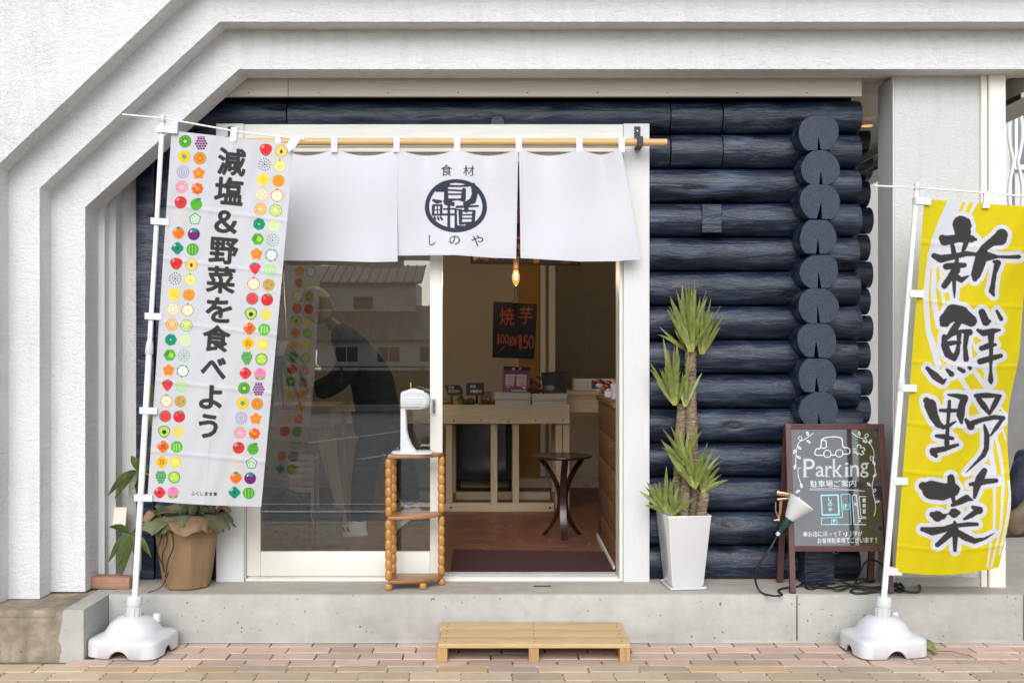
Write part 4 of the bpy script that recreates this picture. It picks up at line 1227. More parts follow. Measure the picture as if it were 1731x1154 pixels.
def banner_stand(root, pole_b, pole_t, base_px, D, mirror=False):
    """weighted plastic foot with socket, telescopic pole"""
    bx = PX((base_px[0] + base_px[1]) / 2, D); hw = (base_px[1] - base_px[0]) / 2 / F * D * 0.86
    # foot: rounded square block with arched notches below and a domed middle
    m_ = MB()
    N = 64
    def ring(sx, sy, z, p=5.0, notch=0.0):
        out = []
        for i in range(N):
            a = 2 * math.pi * i / N + math.pi / 4 * 0
            ca, sa = math.cos(a), math.sin(a)
            rr = 1.0 / ((abs(ca) ** p + abs(sa) ** p) ** (1 / p))
            zz = z
            if notch:
                # arches centred on the four sides
                da = min(abs(((a - q + math.pi) % (2 * math.pi)) - math.pi) for q in (0, math.pi / 2, math.pi, 3 * math.pi / 2))
                zz = z + notch * max(0.0, 1 - (da / 0.27) ** 2) ** 0.6
            out.append(Vector((ca * rr * sx, sa * rr * sy, zz)))
        return out
    hd = hw * 0.80
    rows = [ring(hw * .95, hd * .95, 0.004, 6, 0.036), ring(hw * 1.0, hd * 1.0, 0.010, 6, 0.034), ring(hw, hd, 0.070, 6), ring(hw * .985, hd * .985, 0.080, 6), ring(hw * .94, hd * .94, 0.086, 6),
            ring(hw * .80, hd * .84, 0.094, 4), ring(hw * .72, hd * .78, 0.100, 3), ring(hw * .69, hd * .75, 0.112, 2.6), ring(hw * .60, hd * .66, 0.143, 2.2), ring(hw * .42, hd * .48, 0.166, 2), ring(hw * .22, hd * .25, 0.176, 2), ring(0.045, 0.045, 0.178, 2)]
    rz = Matrix.Rotation(R(-9 if not mirror else 8), 4, 'Z')
    T = Matrix.Translation((bx, D + 0.02, 0.0)) @ rz
    vs, fs = [], []
    for r_ in rows: vs += [T @ p for p in r_]
    for L in range(len(rows) - 1):
        for i in range(N):
            j = (i + 1) % N
            fs.append((L * N + i, L * N + j, (L + 1) * N + j, (L + 1) * N + i))
    m_.add(vs, fs)
    m_.add([vs[(len(rows) - 1) * N + i] for i in range(N)], [tuple(range(N))])
    m_.add([vs[i] + Vector((0, 0, 0.03)) for i in range(N)], [tuple(range(N))[::-1]])
    foot = m_.build('foot', M['plastic'], root, 50)
    q = T @ Vector((hw * .52, hd * .35, 0.165))
    m_ = MB(); m_.lathe([(0.018, -0.03), (0.018, 0.005), (0.015, 0.009), (0.0, 0.010)], c=q, seg=16); m_.build('filler_cap', M['plastic'], foot, 40)
    b, t_ = P(*pole_b, D), P(*pole_t, D)
    ax = (t_ - b).normalized()
    m_ = MB(); m_.tube([b - ax * 0.115, b - ax * 0.03], [0.030, 0.032], 20); m_.tube([b - ax * 0.035, b - ax * 0.028, b + ax * 0.005, b + ax * 0.012], [0.034, 0.036, 0.034, 0.030], 20)
    for k in range(10):
        a = 2 * math.pi * k / 10
        m_.tube([b - ax * 0.11 + Vector((.030 * math.cos(a), .030 * math.sin(a), 0)), b - ax * 0.04 + Vector((.032 * math.cos(a), .032 * math.sin(a), 0))], 0.003, 6)
    m_.build('socket', M['plastic'], root, 40)
    mid = b.lerp(t_, 0.525)
    m_ = MB(); m_.tube([b, mid], 0.0138, 14); m_.build('lower_pole', M['pole'], root, 60)
    m_ = MB(); m_.tube([mid - ax * 0.035, mid - ax * 0.03, mid + ax * 0.015, mid + ax * 0.03], [0.016, 0.0185, 0.0165, 0.0125], 14); m_.build('pole_collar', M['plastic'], root, 50)
    m_ = MB(); m_.tube([mid, t_], 0.0112, 14); m_.build('upper_pole', M['pole'], root, 60)
    m_ = MB(); m_.tube([t_ - ax * 0.012, t_ - ax * 0.008, t_ + ax * 0.020, t_ + ax * 0.024], [0.0125, 0.0148, 0.0148, 0.011], 14); m_.build('pole_cap', M['plastic'], root, 50)
    return b, t_
def strap(root, x0, x1, y, D, px_h=11, slope=0.0, name='strap'):
    """loop of webbing round the pole"""
    a, b = P(x0, y, D), P(x1, y + slope * (x1 - x0), D)
    hh = px_h / 2 / F * D
    m_ = MB()
    pts = [a + Vector((0, -0.019, 0)), a.lerp(b, .45) + Vector((0, -0.019, 0)), a.lerp(b, .6) + Vector((0, -0.012, 0)), b + Vector((0, -0.0065, 0))]
    pts2 = [b + Vector((0, 0.0025, 0)), a.lerp(b, .6) + Vector((0, 0.012, 0)), a.lerp(b, .45) + Vector((0, 0.019, 0)), a + Vector((0, 0.019, 0))]
    pp = pts + pts2
    n = len(pp)
    vs = [p + Vector((0, 0, hh)) for p in pp] + [p - Vector((0, 0, hh)) for p in pp]
    m_.add(vs, [(i, i + n, (i + 1) % n + n, (i + 1) % n) for i in range(n)])
    return m_.build(name, M['cloth_white'], root)
def loop_tab(root, x, y0, y1, D, w_px=11, lean=0.0, r=0.008, name='tab', mat='cloth_white', y_off=-0.006):
    """loop of tape over a rod: y0 top, y1 lower end (photo pixels)"""
    m_ = MB()
    w_ = w_px / 2 / F * D
    t_, b_ = P(x, y0, D), P(x + lean, y1, D)
    prof = [(b_, y_off), (t_.lerp(b_, .35), -r), (t_ + Vector((0, 0, 0)), -r * .85), (t_ + Vector((0, 0, .003)), 0), (t_, r * .85), (t_.lerp(b_, .35), r), (b_, 0.004)]
    vs = []
    for sx in (-w_, w_):
        for p, dy in prof: vs.append(p + Vector((sx, dy, 0)))
    n = len(prof)
    m_.add(vs, [(i, i + 1, n + i + 1, n + i) for i in range(n - 1)])
    return m_.build(name, M[mat], root)

# ---------------- white banner
DB = 4.72
wb = empty('banner_stand', (PX(224, DB), DB, 0), 'tall white banner with printed fruit and black lettering on weighted stand left of doorway', 'banner', 'shop banners on weighted stands')
c = Canvas(240, 210, 505, 864, 4, WHT)
for i in range(24):
    f = i / 23
    for k, (xa, ya, xb, yb) in enumerate(((313, 239, 270, 832), (340, 242, 292.5, 832))):
        icon(c, PAIRS[i][k], xa + (xb - xa) * f, ya + (yb - ya) * f, 10.6 - 0.6 * f)
    j = (i + 8) % 24
    for k, (xa, ya, xb, yb) in enumerate(((449.5, 253, 396.5, 832), (475.5, 255.5, 420.5, 833))):
        icon(c, PAIRS[j][k], xa + (xb - xa) * f, ya + (yb - ya) * f, 10.6 - 0.6 * f)
for ch, x, y, s_ in (('減', 392, 274, 50), ('塩', 387, 323, 50), ('＆', 382, 375, 50), ('野', 378, 424, 50), ('菜', 373.5, 473, 50), ('を', 370, 524, 50), ('食', 366, 572, 50), ('べ', 361, 622, 50), ('よ', 356.5, 671, 50), ('う', 352, 720, 50)):
    g = (y - 250) / 600
    fit = {'減': (45, 44), '塩': (46, 44), '＆': (36, 36), '野': (46, 42), '菜': (46, 43), 'を': (42, 40), '食': (44, 42), 'べ': (40, 34), 'よ': (36, 38), 'う': (30, 38)}[ch]
    c.text(ch, x, y, s_, INK, 1.7, (1, 0.10 - 0.06 * g), (-0.075, 1), fit=fit)
for i, ch in enumerate('ふくしま食育'):
    c.text(ch, 326 + i * 7.6, 833.5 + 0.2 * i, 8, INK, 0.25, fit=(6.0 if ch != 'し' else 4, 6.4))
def wb_fn(U, V):
    TL, TR, BR, BL = (290, 221), (497, 244), (441.5, 856), (249, 846)
    x = (TL[0] * (1 - U) + TR[0] * U) * (1 - V) + (BL[0] * (1 - U) + BR[0] * U) * V
    y = (TL[1] * (1 - U) + TR[1] * U) * (1 - V) + (BL[1] * (1 - U) + BR[1] * U) * V
    y = y + 3.0 * np.sin(np.pi * U) * (V > 0.9) * (V - 0.9) * 10 * 0.6
    D = DB + 0.012 * np.sin(U * 5.0 + V * 3) * V + 0.010 * np.sin(U * 9 - V * 7 + 1)
    D = D + 0.030 * U * np.sin(V * 6.0 + 0.5) * 0.6
    # fold creases from the packet: crisp little ridges across, and one down
    for vc in (0.20, 0.345, 0.515, 0.675, 0.865):
        D = D - 0.0035 * np.exp(-((V - vc - 0.012 * U) / 0.006) ** 2)
    D = D - 0.002 * np.exp(-((U - 0.5) / 0.012) ** 2)
    D = D + 0.003 * np.sin(U * 31 + 9 * V) * np.sin(V * 23 + 5 * U)
    return x, y, D
print_sheet('cloth', 300, 880, wb_fn, c, M['banner'], wb)
banner_stand(wb, (228, 1010), (275, 203), (150, 297), DB)
m_ = MB(); m_.tube([P(207, 193.5, DB), P(275, 200, DB) + Vector((0, 0.0, 0)), P(400, 222.5, DB), P(513, 236.5, DB)], 0.0042, 8); m_.build('crossbar', M['pole'], wb, 60)
m_ = MB(); m_.tube([P(503, 235.5, DB), P(515, 236.5, DB)], 0.0075, 10); m_.build('crossbar_tip', M['plastic'], wb, 60)
for x, y0, y1, ln in ((296, 206, 226, -2), (397, 216, 240, -3)): loop_tab(wb, x, y0, y1, DB, 11.5, ln)
m_ = MB(); a0, b0 = P(506, 231, DB), P(491, 250, DB)
m_.add([a0 + Vector((-.026, -.009, 0)), a0 + Vector((.018, -.009, .004)), b0 + Vector((.022, -.013, -.004)), b0 + Vector((-.020, -.010, .012)), b0 + Vector((-.004, -.012, -.022))], [(0, 3, 4, 2, 1)]); m_.build('tab', M['cloth_white'], wb)
for x0, x1, y in ((266, 292, 219), (257, 286, 374), (247, 274, 534), (238, 266, 693), (229, 258, 840)): strap(wb, x0, x1, y, DB, 11, 0.05)

# ---------------- yellow banner
yb_ = empty('banner_stand', (PX(1492, DB), DB, 0), 'tall yellow banner with bold black brush lettering on weighted stand by the pillar', 'banner', 'shop banners on weighted stands')
YELC = (0.66, 0.525, 0.003)
WH2 = (0.64, 0.64, 0.70)
c = Canvas(1500, 325, 1800, 985, 4, YELC)
A = lambda pts: [(1535 + x / 5.245, 340 + y / 5.245, r / 5.245) for x, y, r in pts]
B = lambda pts: [(1535 + x / 5.245, 500 + y / 5.245, r / 5.245) for x, y, r in pts]
C = lambda pts: [(1535 + x / 7.214, 640 + y / 7.214, r / 7.214) for x, y, r in pts]
Dd = lambda pts: [(1520 + x / 5.493, 760 + y / 5.493, r / 5.493) for x, y, r in pts]
sw = [A([(440, -40, 60), (400, 40, 62), (335, 180, 62), (262, 380, 62), (205, 520, 34), (178, 600, 20), (155, 850, 25), (180, 1150, 24)]), B([(178, 310, 24), (215, 420, 28), (268, 610, 30)]),
      A([(232, 560, 22), (225, 800, 24), (240, 950, 25), (262, 1080, 22)]), B([(240, 100, 22), (285, 260, 16)]), A([(290, 600, 11), (300, 800, 13), (318, 900, 14)]),
      A([(550, -30, 13), (488, 95, 13)]), A([(622, -30, 14), (552, 110, 14)]), A([(400, 250, 60), (330, 250, 50)]),
      B([(440, 690, 22), (550, 860, 22)]), B([(585, 660, 20), (700, 830, 20)]), B([(655, 620, 16), (730, 760, 12)]), B([(560, 380, 10), (600, 470, 12)]),
      C([(1110, 300, 10), (1180, 430, 14)]), C([(1065, 700, 20), (1100, 820, 22), (1140, 1000, 20)]), C([(1150, 590, 14), (1190, 740, 10)]),
      Dd([(850, 20, 24), (880, 180, 24), (885, 400, 14), (882, 720, 12), (850, 860, 12), (820, 1085, 8)]), Dd([(925, 0, 14), (958, 180, 16), (965, 350, 14), (945, 700, 12), (900, 900, 9), (855, 1085, 7)]),
      Dd([(1022, 300, 16), (1035, 400, 16), (1010, 600, 14), (960, 850, 10), (930, 970, 8)])]
for p in sw: c.stroke(p, WH2)
K = [A([(470, 205, 76), (485, 270, 74)]), A([(520, 190, 40), (545, 220, 22)]), A([(305, 330, 34), (325, 350, 46), (450, 330, 36), (560, 335, 34), (600, 340, 14)]), A([(390, 375, 18), (405, 455, 24)]), A([(512, 375, 26), (488, 440, 16)]),
     A([(232, 485, 26), (290, 512, 36), (400, 492, 28), (520, 465, 24), (612, 472, 16)]), A([(438, 490, 14), (430, 545, 20), (420, 620, 32), (408, 700, 20), (410, 800, 14), (412, 858, 5)]),
     A([(338, 580, 30), (430, 570, 30), (500, 568, 22)]), A([(425, 610, 40), (365, 690, 30), (322, 750, 28)]), A([(425, 670, 30), (470, 698, 26), (540, 660, 6)]),
     A([(830, 300, 56), (815, 330, 64), (740, 365, 38), (670, 420, 34), (655, 480, 56), (632, 560, 52), (602, 650, 45), (592, 690, 24)]), A([(700, 490, 44), (800, 493, 13), (900, 496, 16), (980, 493, 20), (1005, 495, 4)]),
     A([(760, 535, 14), (795, 548, 30), (768, 640, 20), (752, 740, 22), (742, 795, 28), (760, 835, 12)]),
     B([(330, 210, 54), (400, 150, 76), (470, 165, 75), (560, 222, 52), (600, 225, 14)]), B([(305, 250, 26), (330, 240, 40)]), B([(450, 230, 30), (400, 310, 34), (350, 370, 20)]),
     B([(320, 360, 22), (325, 440, 34), (355, 515, 36), (408, 552, 28), (436, 500, 24), (450, 420, 16), (452, 340, 24)]), B([(370, 345, 24), (470, 312, 16), (545, 322, 30)]), B([(520, 340, 26), (505, 450, 20), (515, 560, 26)]), B([(330, 430, 26), (400, 415, 22), (462, 412, 14)]),
     B([(170, 640, 18), (240, 710, 36), (305, 762, 26), (335, 740, 10)]), B([(345, 655, 14), (385, 692, 26)]), B([(450, 643, 16), (492, 667, 20)]), B([(535, 632, 10), (548, 640, 20)]),
     B([(655, 145, 32), (690, 230, 38), (725, 225, 14)]), B([(788, 135, 14), (825, 205, 20)]), B([(618, 305, 16), (670, 330, 30), (750, 312, 26), (812, 303, 12)]), B([(652, 465, 24), (720, 440, 28), (775, 432, 14)]),
     B([(640, 582, 28), (730, 555, 28), (822, 530, 20)]), B([(735, 330, 34), (737, 450, 20), (735, 560, 18), (733, 650, 12), (733, 745, 26), (736, 770, 15)]),
     C([(225, 265, 42), (270, 320, 76), (310, 450, 60), (365, 550, 45), (430, 590, 28), (500, 570, 25), (580, 520, 12)]), C([(490, 195, 14), (600, 208, 30), (690, 235, 46), (655, 330, 45), (640, 440, 52), (650, 535, 20)]),
     C([(505, 275, 22), (497, 400, 25), (485, 540, 22), (480, 650, 24), (472, 790, 34)]), C([(395, 385, 22), (500, 388, 28), (612, 385, 22)]), C([(345, 695, 22), (440, 705, 34), (545, 728, 22)]),
     C([(290, 860, 22), (310, 900, 44), (340, 940, 26)]), C([(300, 880, 40), (450, 852, 34), (605, 803, 20)]), C([(825, 205, 26), (950, 202, 36), (1125, 208, 20)]), C([(860, 245, 34), (930, 340, 40), (992, 425, 20)]), C([(1100, 225, 34), (1050, 320, 34), (1002, 410, 20)]),
     C([(705, 500, 22), (765, 580, 48), (785, 540, 36), (900, 500, 30), (1050, 468, 30), (1160, 478, 28)]), C([(1150, 492, 24), (1080, 590, 28), (1008, 690, 12)]), C([(930, 565, 16), (962, 690, 36), (955, 850, 32), (918, 930, 32), (850, 1000, 20), (770, 1080, 14), (705, 1145, 6)]),
     Dd([(220, 335, 40), (300, 372, 88), (400, 388, 82), (500, 370, 62), (545, 360, 22)]), Dd([(480, 258, 34), (485, 320, 40), (500, 450, 20), (515, 500, 20)]), Dd([(790, 195, 30), (752, 260, 40), (720, 340, 36), (700, 440, 16)]),
     Dd([(662, 320, 18), (730, 312, 26), (800, 293, 28), (900, 285, 22)]), Dd([(495, 512, 18), (560, 482, 30), (625, 448, 34), (680, 465, 10)]), Dd([(305, 598, 26), (355, 615, 52), (410, 618, 26), (450, 592, 5), (510, 586, 46), (550, 582, 22)]),
     Dd([(685, 532, 18), (742, 560, 38)]), Dd([(735, 560, 30), (665, 608, 26), (605, 642, 14)]), Dd([(215, 735, 22), (310, 755, 40), (420, 737, 30), (510, 700, 22)]), Dd([(545, 700, 20), (640, 690, 22), (722, 690, 18)]),
     Dd([(515, 672, 16), (520, 720, 32), (520, 790, 28), (518, 930, 18)]), Dd([(485, 765, 32), (410, 832, 28), (355, 880, 24)]), Dd([(530, 760, 30), (620, 812, 34), (700, 845, 27), (790, 825, 14), (885, 772, 4)])]
for p in K: c.stroke(p, WH2, grow=6.9)
for i, p in enumerate(K): c.stroke(p, INK, rough=0.42, seed=i)
_ry = np.array([325, 480, 600, 650, 690, 750, 800, 850, 880, 920, 985.]); _rx = np.array([1786, 1731, 1723, 1712, 1704.5, 1702.5, 1706, 1710, 1707, 1699, 1684.])
def yb_fn(U, V):
    yl = 337 + V * (966 - 337)
    L = 1562.5 + (1513 - 1562.5) * V
    Rr = np.interp(yl, _ry, _rx)
    Rr = (Rr + np.interp(yl - 14, _ry, _rx) + np.interp(yl + 14, _ry, _rx)) / 3
    x = L + U * (Rr - L)
    y = yl + 0.068 * (x - L) * (1 - V) + V * (6 * np.sin(np.pi * U) - 8 * U ** 3)
    short = np.clip((218 - (Rr - L)) / 218, 0, 0.3)
    D = DB + 0.012 * np.sin(U * 6 + V * 4) + short * 0.42 * (U ** 2) + 0.010 * np.sin(V * 9 + U * 3) * U
    for vc in (0.115, 0.27, 0.435, 0.60, 0.73, 0.93):
        D = D - 0.0032 * np.exp(-((V - vc - 0.008 * U) / 0.006) ** 2)
    D = D + 0.0025 * np.sin(U * 27 + 8 * V) * np.sin(V * 25 + 4 * U)
    return x, y, D
print_sheet('cloth', 310, 880, yb_fn, c, M['banner'], yb_)
banner_stand(yb_, (1494, 1012), (1550, 318), (1424, 1565), DB, True)
m_ = MB(); m_.tube([P(1478, 314, DB), P(1550, 317.5, DB), P(1690, 328, DB), P(1790, 338, DB)], 0.0042, 8); m_.build('crossbar', M['pole'], yb_, 60)
for x, y0, y1, ln in ((1669, 324, 352, -3), (1780, 334, 358, -3)): loop_tab(yb_, x, y0, y1, DB, 11.5, ln)
for x0, x1, y in ((1545, 1573, 340), (1535, 1561, 496), (1523, 1549, 655), (1508, 1534, 812), (1496, 1524, 964)): strap(yb_, x0, x1, y, DB, 12, 0.04)

# ---------------- door curtain in three lengths
DN = 5.085
cur = empty('door_curtain', (PX(773, DN), DN, PZ(241, DN)), 'white split door curtain with round black emblem hung from wooden rod', 'curtain')
m_ = MB(); m_.tube([P(393, 240, DN), P(760, 240.5, DN), P(1127, 241, DN)], 0.0185, 20); m_.build('rod', M['rod'], cur, 60)
NINK = s2l((50, 56, 70))
c = Canvas(455, 245, 1095, 455, 4, (0.645, 0.645, 0.69))
c.text('食', 754.8, 288, 19, NINK, 0.15, fit=(18.5, 19)); c.text('材', 792.4, 288.7, 19, NINK, 0.15, fit=(18.5, 17.5))
c.text('し', 730.5, 406, 19, NINK, 0.25, fit=(11, 17.5)); c.text('の', 768.5, 406, 19, NINK, 0.25, fit=(18, 15)); c.text('や', 807, 406.6, 19, NINK, 0.25, fit=(20, 18))
_n = 90
def blob(rx, ry, cx, cy): return [(cx + rx * math.cos(2 * math.pi * i / _n) * (1 + .02 * math.sin(3 * 2 * math.pi * i / _n)), cy + ry * math.sin(2 * math.pi * i / _n) * (1 + .02 * math.cos(2 * 2 * math.pi * i / _n))) for i in range(_n)]
c.poly(blob(52.5, 46, 770.7, 348), NINK); c.poly(blob(44.8, 38.6, 770.5, 347.5), (0.645, 0.645, 0.69))
E_ = lambda pts: [(690 + x / 6.7875, 260 + y / 6.7875, r / 6.7875) for x, y, r in pts]
for p in (E_([(330, 420, 20), (400, 400, 40), (440, 350, 40), (480, 370, 14), (600, 372, 12), (690, 365, 16)]), E_([(435, 410, 24), (435, 540, 26)]), E_([(440, 415, 12), (620, 425, 12)]), E_([(640, 415, 24), (632, 525, 30)]), E_([(450, 465, 11), (640, 465, 11)]), E_([(430, 530, 20), (560, 525, 12), (640, 525, 20)]),
          E_([(745, 360, 28), (765, 460, 34), (740, 540, 38), (650, 575, 22), (700, 560, 30)]), E_([(430, 545, 28), (480, 560, 24), (520, 570, 16)]),
          # fish side
          E_([(290, 535, 16), (330, 550, 24), (375, 548, 16)]), E_([(290, 600, 18), (285, 700, 15)]), E_([(290, 590, 12), (385, 590, 12)]), E_([(380, 590, 16), (378, 700, 15)]), E_([(335, 590, 7), (335, 700, 7)]), E_([(285, 645, 7), (380, 645, 7)]), E_([(280, 700, 12), (540, 695, 13)]),
          E_([(300, 730, 14), (315, 755, 10)]), E_([(338, 728, 12), (352, 755, 12)]), E_([(372, 728, 12), (388, 752, 14)]),
          # sheep side
          E_([(425, 575, 14), (520, 590, 14)]), E_([(410, 635, 11), (540, 632, 11)]), E_([(466, 590, 16), (466, 850, 18)]), E_([(545, 640, 14), (548, 860, 17)]),
          # straight
          E_([(560, 610, 16), (680, 605, 14), (800, 600, 12)]), E_([(668, 575, 28), (665, 650, 26)]), E_([(600, 655, 24), (600, 800, 18)]), E_([(605, 655, 11), (760, 655, 12)]), E_([(755, 660, 20), (745, 790, 20)]), E_([(610, 700, 10), (750, 700, 10)]), E_([(610, 742, 9), (750, 742, 9)]), E_([(600, 800, 16), (750, 790, 14)]), E_([(555, 645, 10), (580, 640, 6)]), E_([(550, 835, 18), (650, 842, 18), (740, 800, 26)])):
    c.stroke(p, NINK)
HEM = (0.56, 0.57, 0.65)
for (xa, ya, xb, yb) in ((469, 436, 669, 438), (670, 428, 871, 432), (882, 433, 980, 438), (980, 438, 1080, 434)): c.line([(xa, ya), (xb, yb)], .35, HEM)
for (xa, ya, xb, yb) in ((666.5, 262, 668.5, 440), (674.5, 262, 670, 430), (872.5, 262, 869, 433), (881.5, 262, 884, 434), (1047.5, 262, 1079, 434)): c.line([(xa, ya), (xb, yb)], .3, HEM)
def noren_fn(xtl, xtr, xbl, xbr, ybl, ybm, ybr, tabs, ph, top=254):
    tabs = np.array(tabs, float)
    def fn(U, V):
        x = (xtl + (xtr - xtl) * U) * (1 - V) + (xbl + (xbr - xbl) * U) * V
        xt = xtl + (xtr - xtl) * U
        # sag of the top hem between the loops
        d = np.min(np.abs(xt[..., None] - tabs), -1)
        half = 51.0
        sag = 9.5 * np.sin(np.clip(d / half, 0, 1) * np.pi / 2) ** 1.3
        yt = top + sag
        yb = ybl * (1 - U) * (1 - 2 * np.minimum(U, .5)) + 0
        yb = np.interp(U, [0, .5, .8, 1], [ybl, ybm, (ybm + ybr) / 2 + 1.5, ybr])
        y = yt + (yb - yt) * V
        D = DN - 0.004 - 0.014 * np.exp(-V * 3.2) * np.cos(np.clip(d / half, 0, 1) * np.pi) - 0.02 * V
        D = D + 0.024 * V * np.sin(U * 5.4 + ph) + 0.007 * np.sin(U * 11 + ph * 2 + 2 * V) * V + 0.004 * np.sin(V * 7 + U * 3 + ph)
        # slack folds that hang from the loops
        D = D - 0.009 * np.exp(-V * 2.6) * np.sin(np.clip((d - half * .5) / 22, -1, 1) * np.pi * .5 + V * 2.0 + ph)
        D = D - 0.0004 * np.exp(-((V - 0.22) / 0.02) ** 2)
        return x, y, D
    return fn
print_sheet('curtain_panel', 140, 120, noren_fn(468, 670.5, 462, 672, 440, 441, 442, (471, 566, 671), 0.4), c, M['noren'], cur)
print_sheet('curtain_panel', 300, 250, noren_fn(671.5, 876, 666, 872.5, 432, 431, 437, (671, 773, 877), 1.9), c, M['noren'], cur)
print_sheet('curtain_panel', 140, 120, noren_fn(877.5, 1051, 880, 1083, 436, 442, 438, (877, 979, 1050), 3.1), c, M['noren'], cur)
for x in (471, 566, 671, 773, 877, 979, 1050): loop_tab(cur, x, 233.5, 258.5, DN, 10.5, 0, 0.0205, 'tab', y_off=-0.022)
for x in (383, 1081):
    bk = MB()
    hw = 5.2 / F * DN
    q = P(x, 209, DN)
    pr = [(5.168, PZ(208, DN)), (5.164, PZ(208, DN)), (5.164, PZ(228, DN)), (DN - .0235, PZ(232, DN)), (DN - 0.0235, PZ(248, DN)), (5.166, PZ(248, DN)), (5.168, PZ(244, DN)), (DN - .0195, PZ(244, DN)), (DN - .0195, PZ(235, DN)), (5.168, PZ(232, DN))]
    bk.add([(q.x - hw, a, b) for a, b in pr] + [(q.x + hw, a, b) for a, b in pr], [(i, (i + 1) % 10, (i + 1) % 10 + 10, i + 10) for i in range(10)] + [tuple(range(10)), tuple(range(10, 20))[::-1]])
    b_ = bk.build('rod_bracket', M['iron'], cur)
    for zz in (216, 226):
        sm = MB(); sm.lathe([(0.0045, 0), (0.004, .002), (0, .0026)], seg=10, M=Matrix.Translation((q.x, 5.1635, PZ(zz, DN))) @ Matrix.Rotation(R(90), 4, 'X')); sm.build('screw', M['screw'], b_)

# ---------------- A-board with the parking chalk drawing
ab = empty('chalkboard_sign', (PX(1420, 4.95), 4.98, PLAT), 'dark framed folding chalkboard sign with parking map drawn in chalk', 'sign')
def abD(y): return 4.922 + (1003 - y) / 287.0 * 0.135
BK = s2l((44, 45, 48)); CW = s2l((226, 230, 232)); CB = s2l((120, 206, 222))
c = Canvas(1330, 718, 1500, 930, 6, BK)
Q = lambda pts, r=1.6: [(1290 + p[0] / 3.4964, 690 + p[1] / 3.4964, r / 3.4964) for p in pts]
def dl(pts, r=1.6, col=CW, a=.85): c.stroke(Q(pts, r), col, a=a)
def cur_(pts, r=1.6, col=CW, a=.82):
    dl([(p.x, p.y) for p in catmull([(x, y, 0) for x, y in pts], 6)], r, col, a)
# car
cur_([(345, 185), (372, 172), (420, 168), (452, 172), (466, 182), (474, 228), (500, 232), (512, 245), (508, 265), (475, 270)], 2.6)
cur_([(345, 185), (338, 235), (316, 238), (306, 262), (318, 276), (358, 276)], 2.6); dl([(400, 276), (425, 275)], 2.6)
cur_([(372, 190), (372, 230), (346, 234)], 2.4); dl([(372, 190), (348, 188)], 2.4)
for cx_ in (380, 450): c.ring(1290 + cx_ / 3.4964, 690 + (268 if cx_ == 380 else 265) / 3.4964, 5.6, 6.6, CW)
cur_([(555, 225), (562, 214), (578, 220), (575, 232), (595, 232), (600, 246), (585, 254), (596, 266), (580, 274), (566, 265), (556, 272), (550, 258)], 2.0)
for yy in (238, 250, 260): dl([(532, yy), (550, yy + 1)], 1.6)
# the word, in soft wide chalk serifs
CG = s2l((150, 160, 164))
for ch, x, y, w_, h_ in (('P', 272, 352, 66, 110), ('a', 336, 372, 50, 62), ('r', 388, 372, 40, 66), ('k', 440, 352, 56, 108), ('i', 494, 362, 20, 84), ('n', 540, 368, 52, 68), ('g', 598, 364, 50, 88)):
    c.text(ch, 1290 + x / 3.4964, 690 + y / 3.4964, 20, CG, 0.25, fit=(w_ / 3.4964, h_ / 3.4964), a=.6)
    c.text(ch, 1290 + x / 3.4964 + .3, 690 + y / 3.4964, 20, CW, 0.0, fit=(w_ / 3.4964, h_ / 3.4964), a=.3)
for a_, b_ in (((240, 405), (268, 403)), ((366, 402), (392, 400)), ((420, 402), (446, 400)), ((478, 400), (510, 398))): dl([a_, b_], 2.2, CG)
def row(s_, x0, y0, x1, y1, h_, col=CW, b=.0, fitw=.90):
    n = len(s_)
    for i, ch in enumerate(s_):
        if ch == ' ': continue
        f = (i + .5) / n
        w_ = (x1 - x0) / n * fitw
        narrow = {'!': .22, '「': .4, '」': .4, 'っ': .6, 'て': .8, 'に': .9, '・': .2, 'し': .6}.get(ch, 1.0)
        hh = {'っ': .55, 'て': .8, '・': .2}.get(ch, 1.0)
        c.text(ch, 1290 + (x0 + (x1 - x0) * f) / 3.4964, 690 + (y0 + (y1 - y0) * f) / 3.4964 + (h_ * .15 / 3.4964 if hh < 1 else 0), 10, col, b, fit=(w_ * narrow / 3.4964, h_ * hh / 3.4964), ex=(1, -.03), ey=(.05, 1), a=.72)
row('駐車場ご案内', 277, 445, 552, 442, 40)
dl([(278, 475), (420, 472), (600, 488)], 1.5, CW, .6); dl([(280, 483), (540, 483)], 1.2, CW, .5)
# map
dl([(343, 512), (443, 510), (450, 628), (350, 630), (343, 512)], 3.2, CB); dl([(348, 516), (440, 514), (446, 624), (354, 626)], 1.4, CB)
for ch, y in (('し', 535), ('の', 565), ('や', 597)): c.text(ch, 1290 + 396 / 3.4964, 690 + y / 3.4964, 8, CB, .12, fit=(20 / 3.4964 if ch == 'し' else 24 / 3.4964, 24 / 3.4964))
dl([(460, 508), (512, 507), (520, 684), (345, 686), (346, 646), (470, 643), (460, 508)], 2.0, CB)
dl([(474, 562), (474, 596), (508, 596), (508, 562)], 1.5, CB); c.text('P', 1290 + 490 / 3.4964, 690 + 578 / 3.4964, 8, CB, .1, fit=(12 / 3.4964, 26 / 3.4964))
dl([(404, 656), (404, 682), (436, 682), (436, 656), (404, 656)], 1.5, CB); c.text('P', 1290 + 420 / 3.4964, 690 + 668 / 3.4964, 8, CB, .1, fit=(11 / 3.4964, 20 / 3.4964))
dl([(607, 650), (566, 648), (552, 515), (540, 508), (526, 516), (538, 684), (608, 686)], 1.7)
dl([(607, 520), (568, 520), (578, 640), (608, 642)], 1.5)
for a_ in ((545, 565), (570, 664)): dl([(a_[0] - 9, a_[1] - 9), (a_[0] + 9, a_[1] + 9)], 1.4); dl([(a_[0] - 9, a_[1] + 9), (a_[0] + 9, a_[1] - 9)], 1.4)
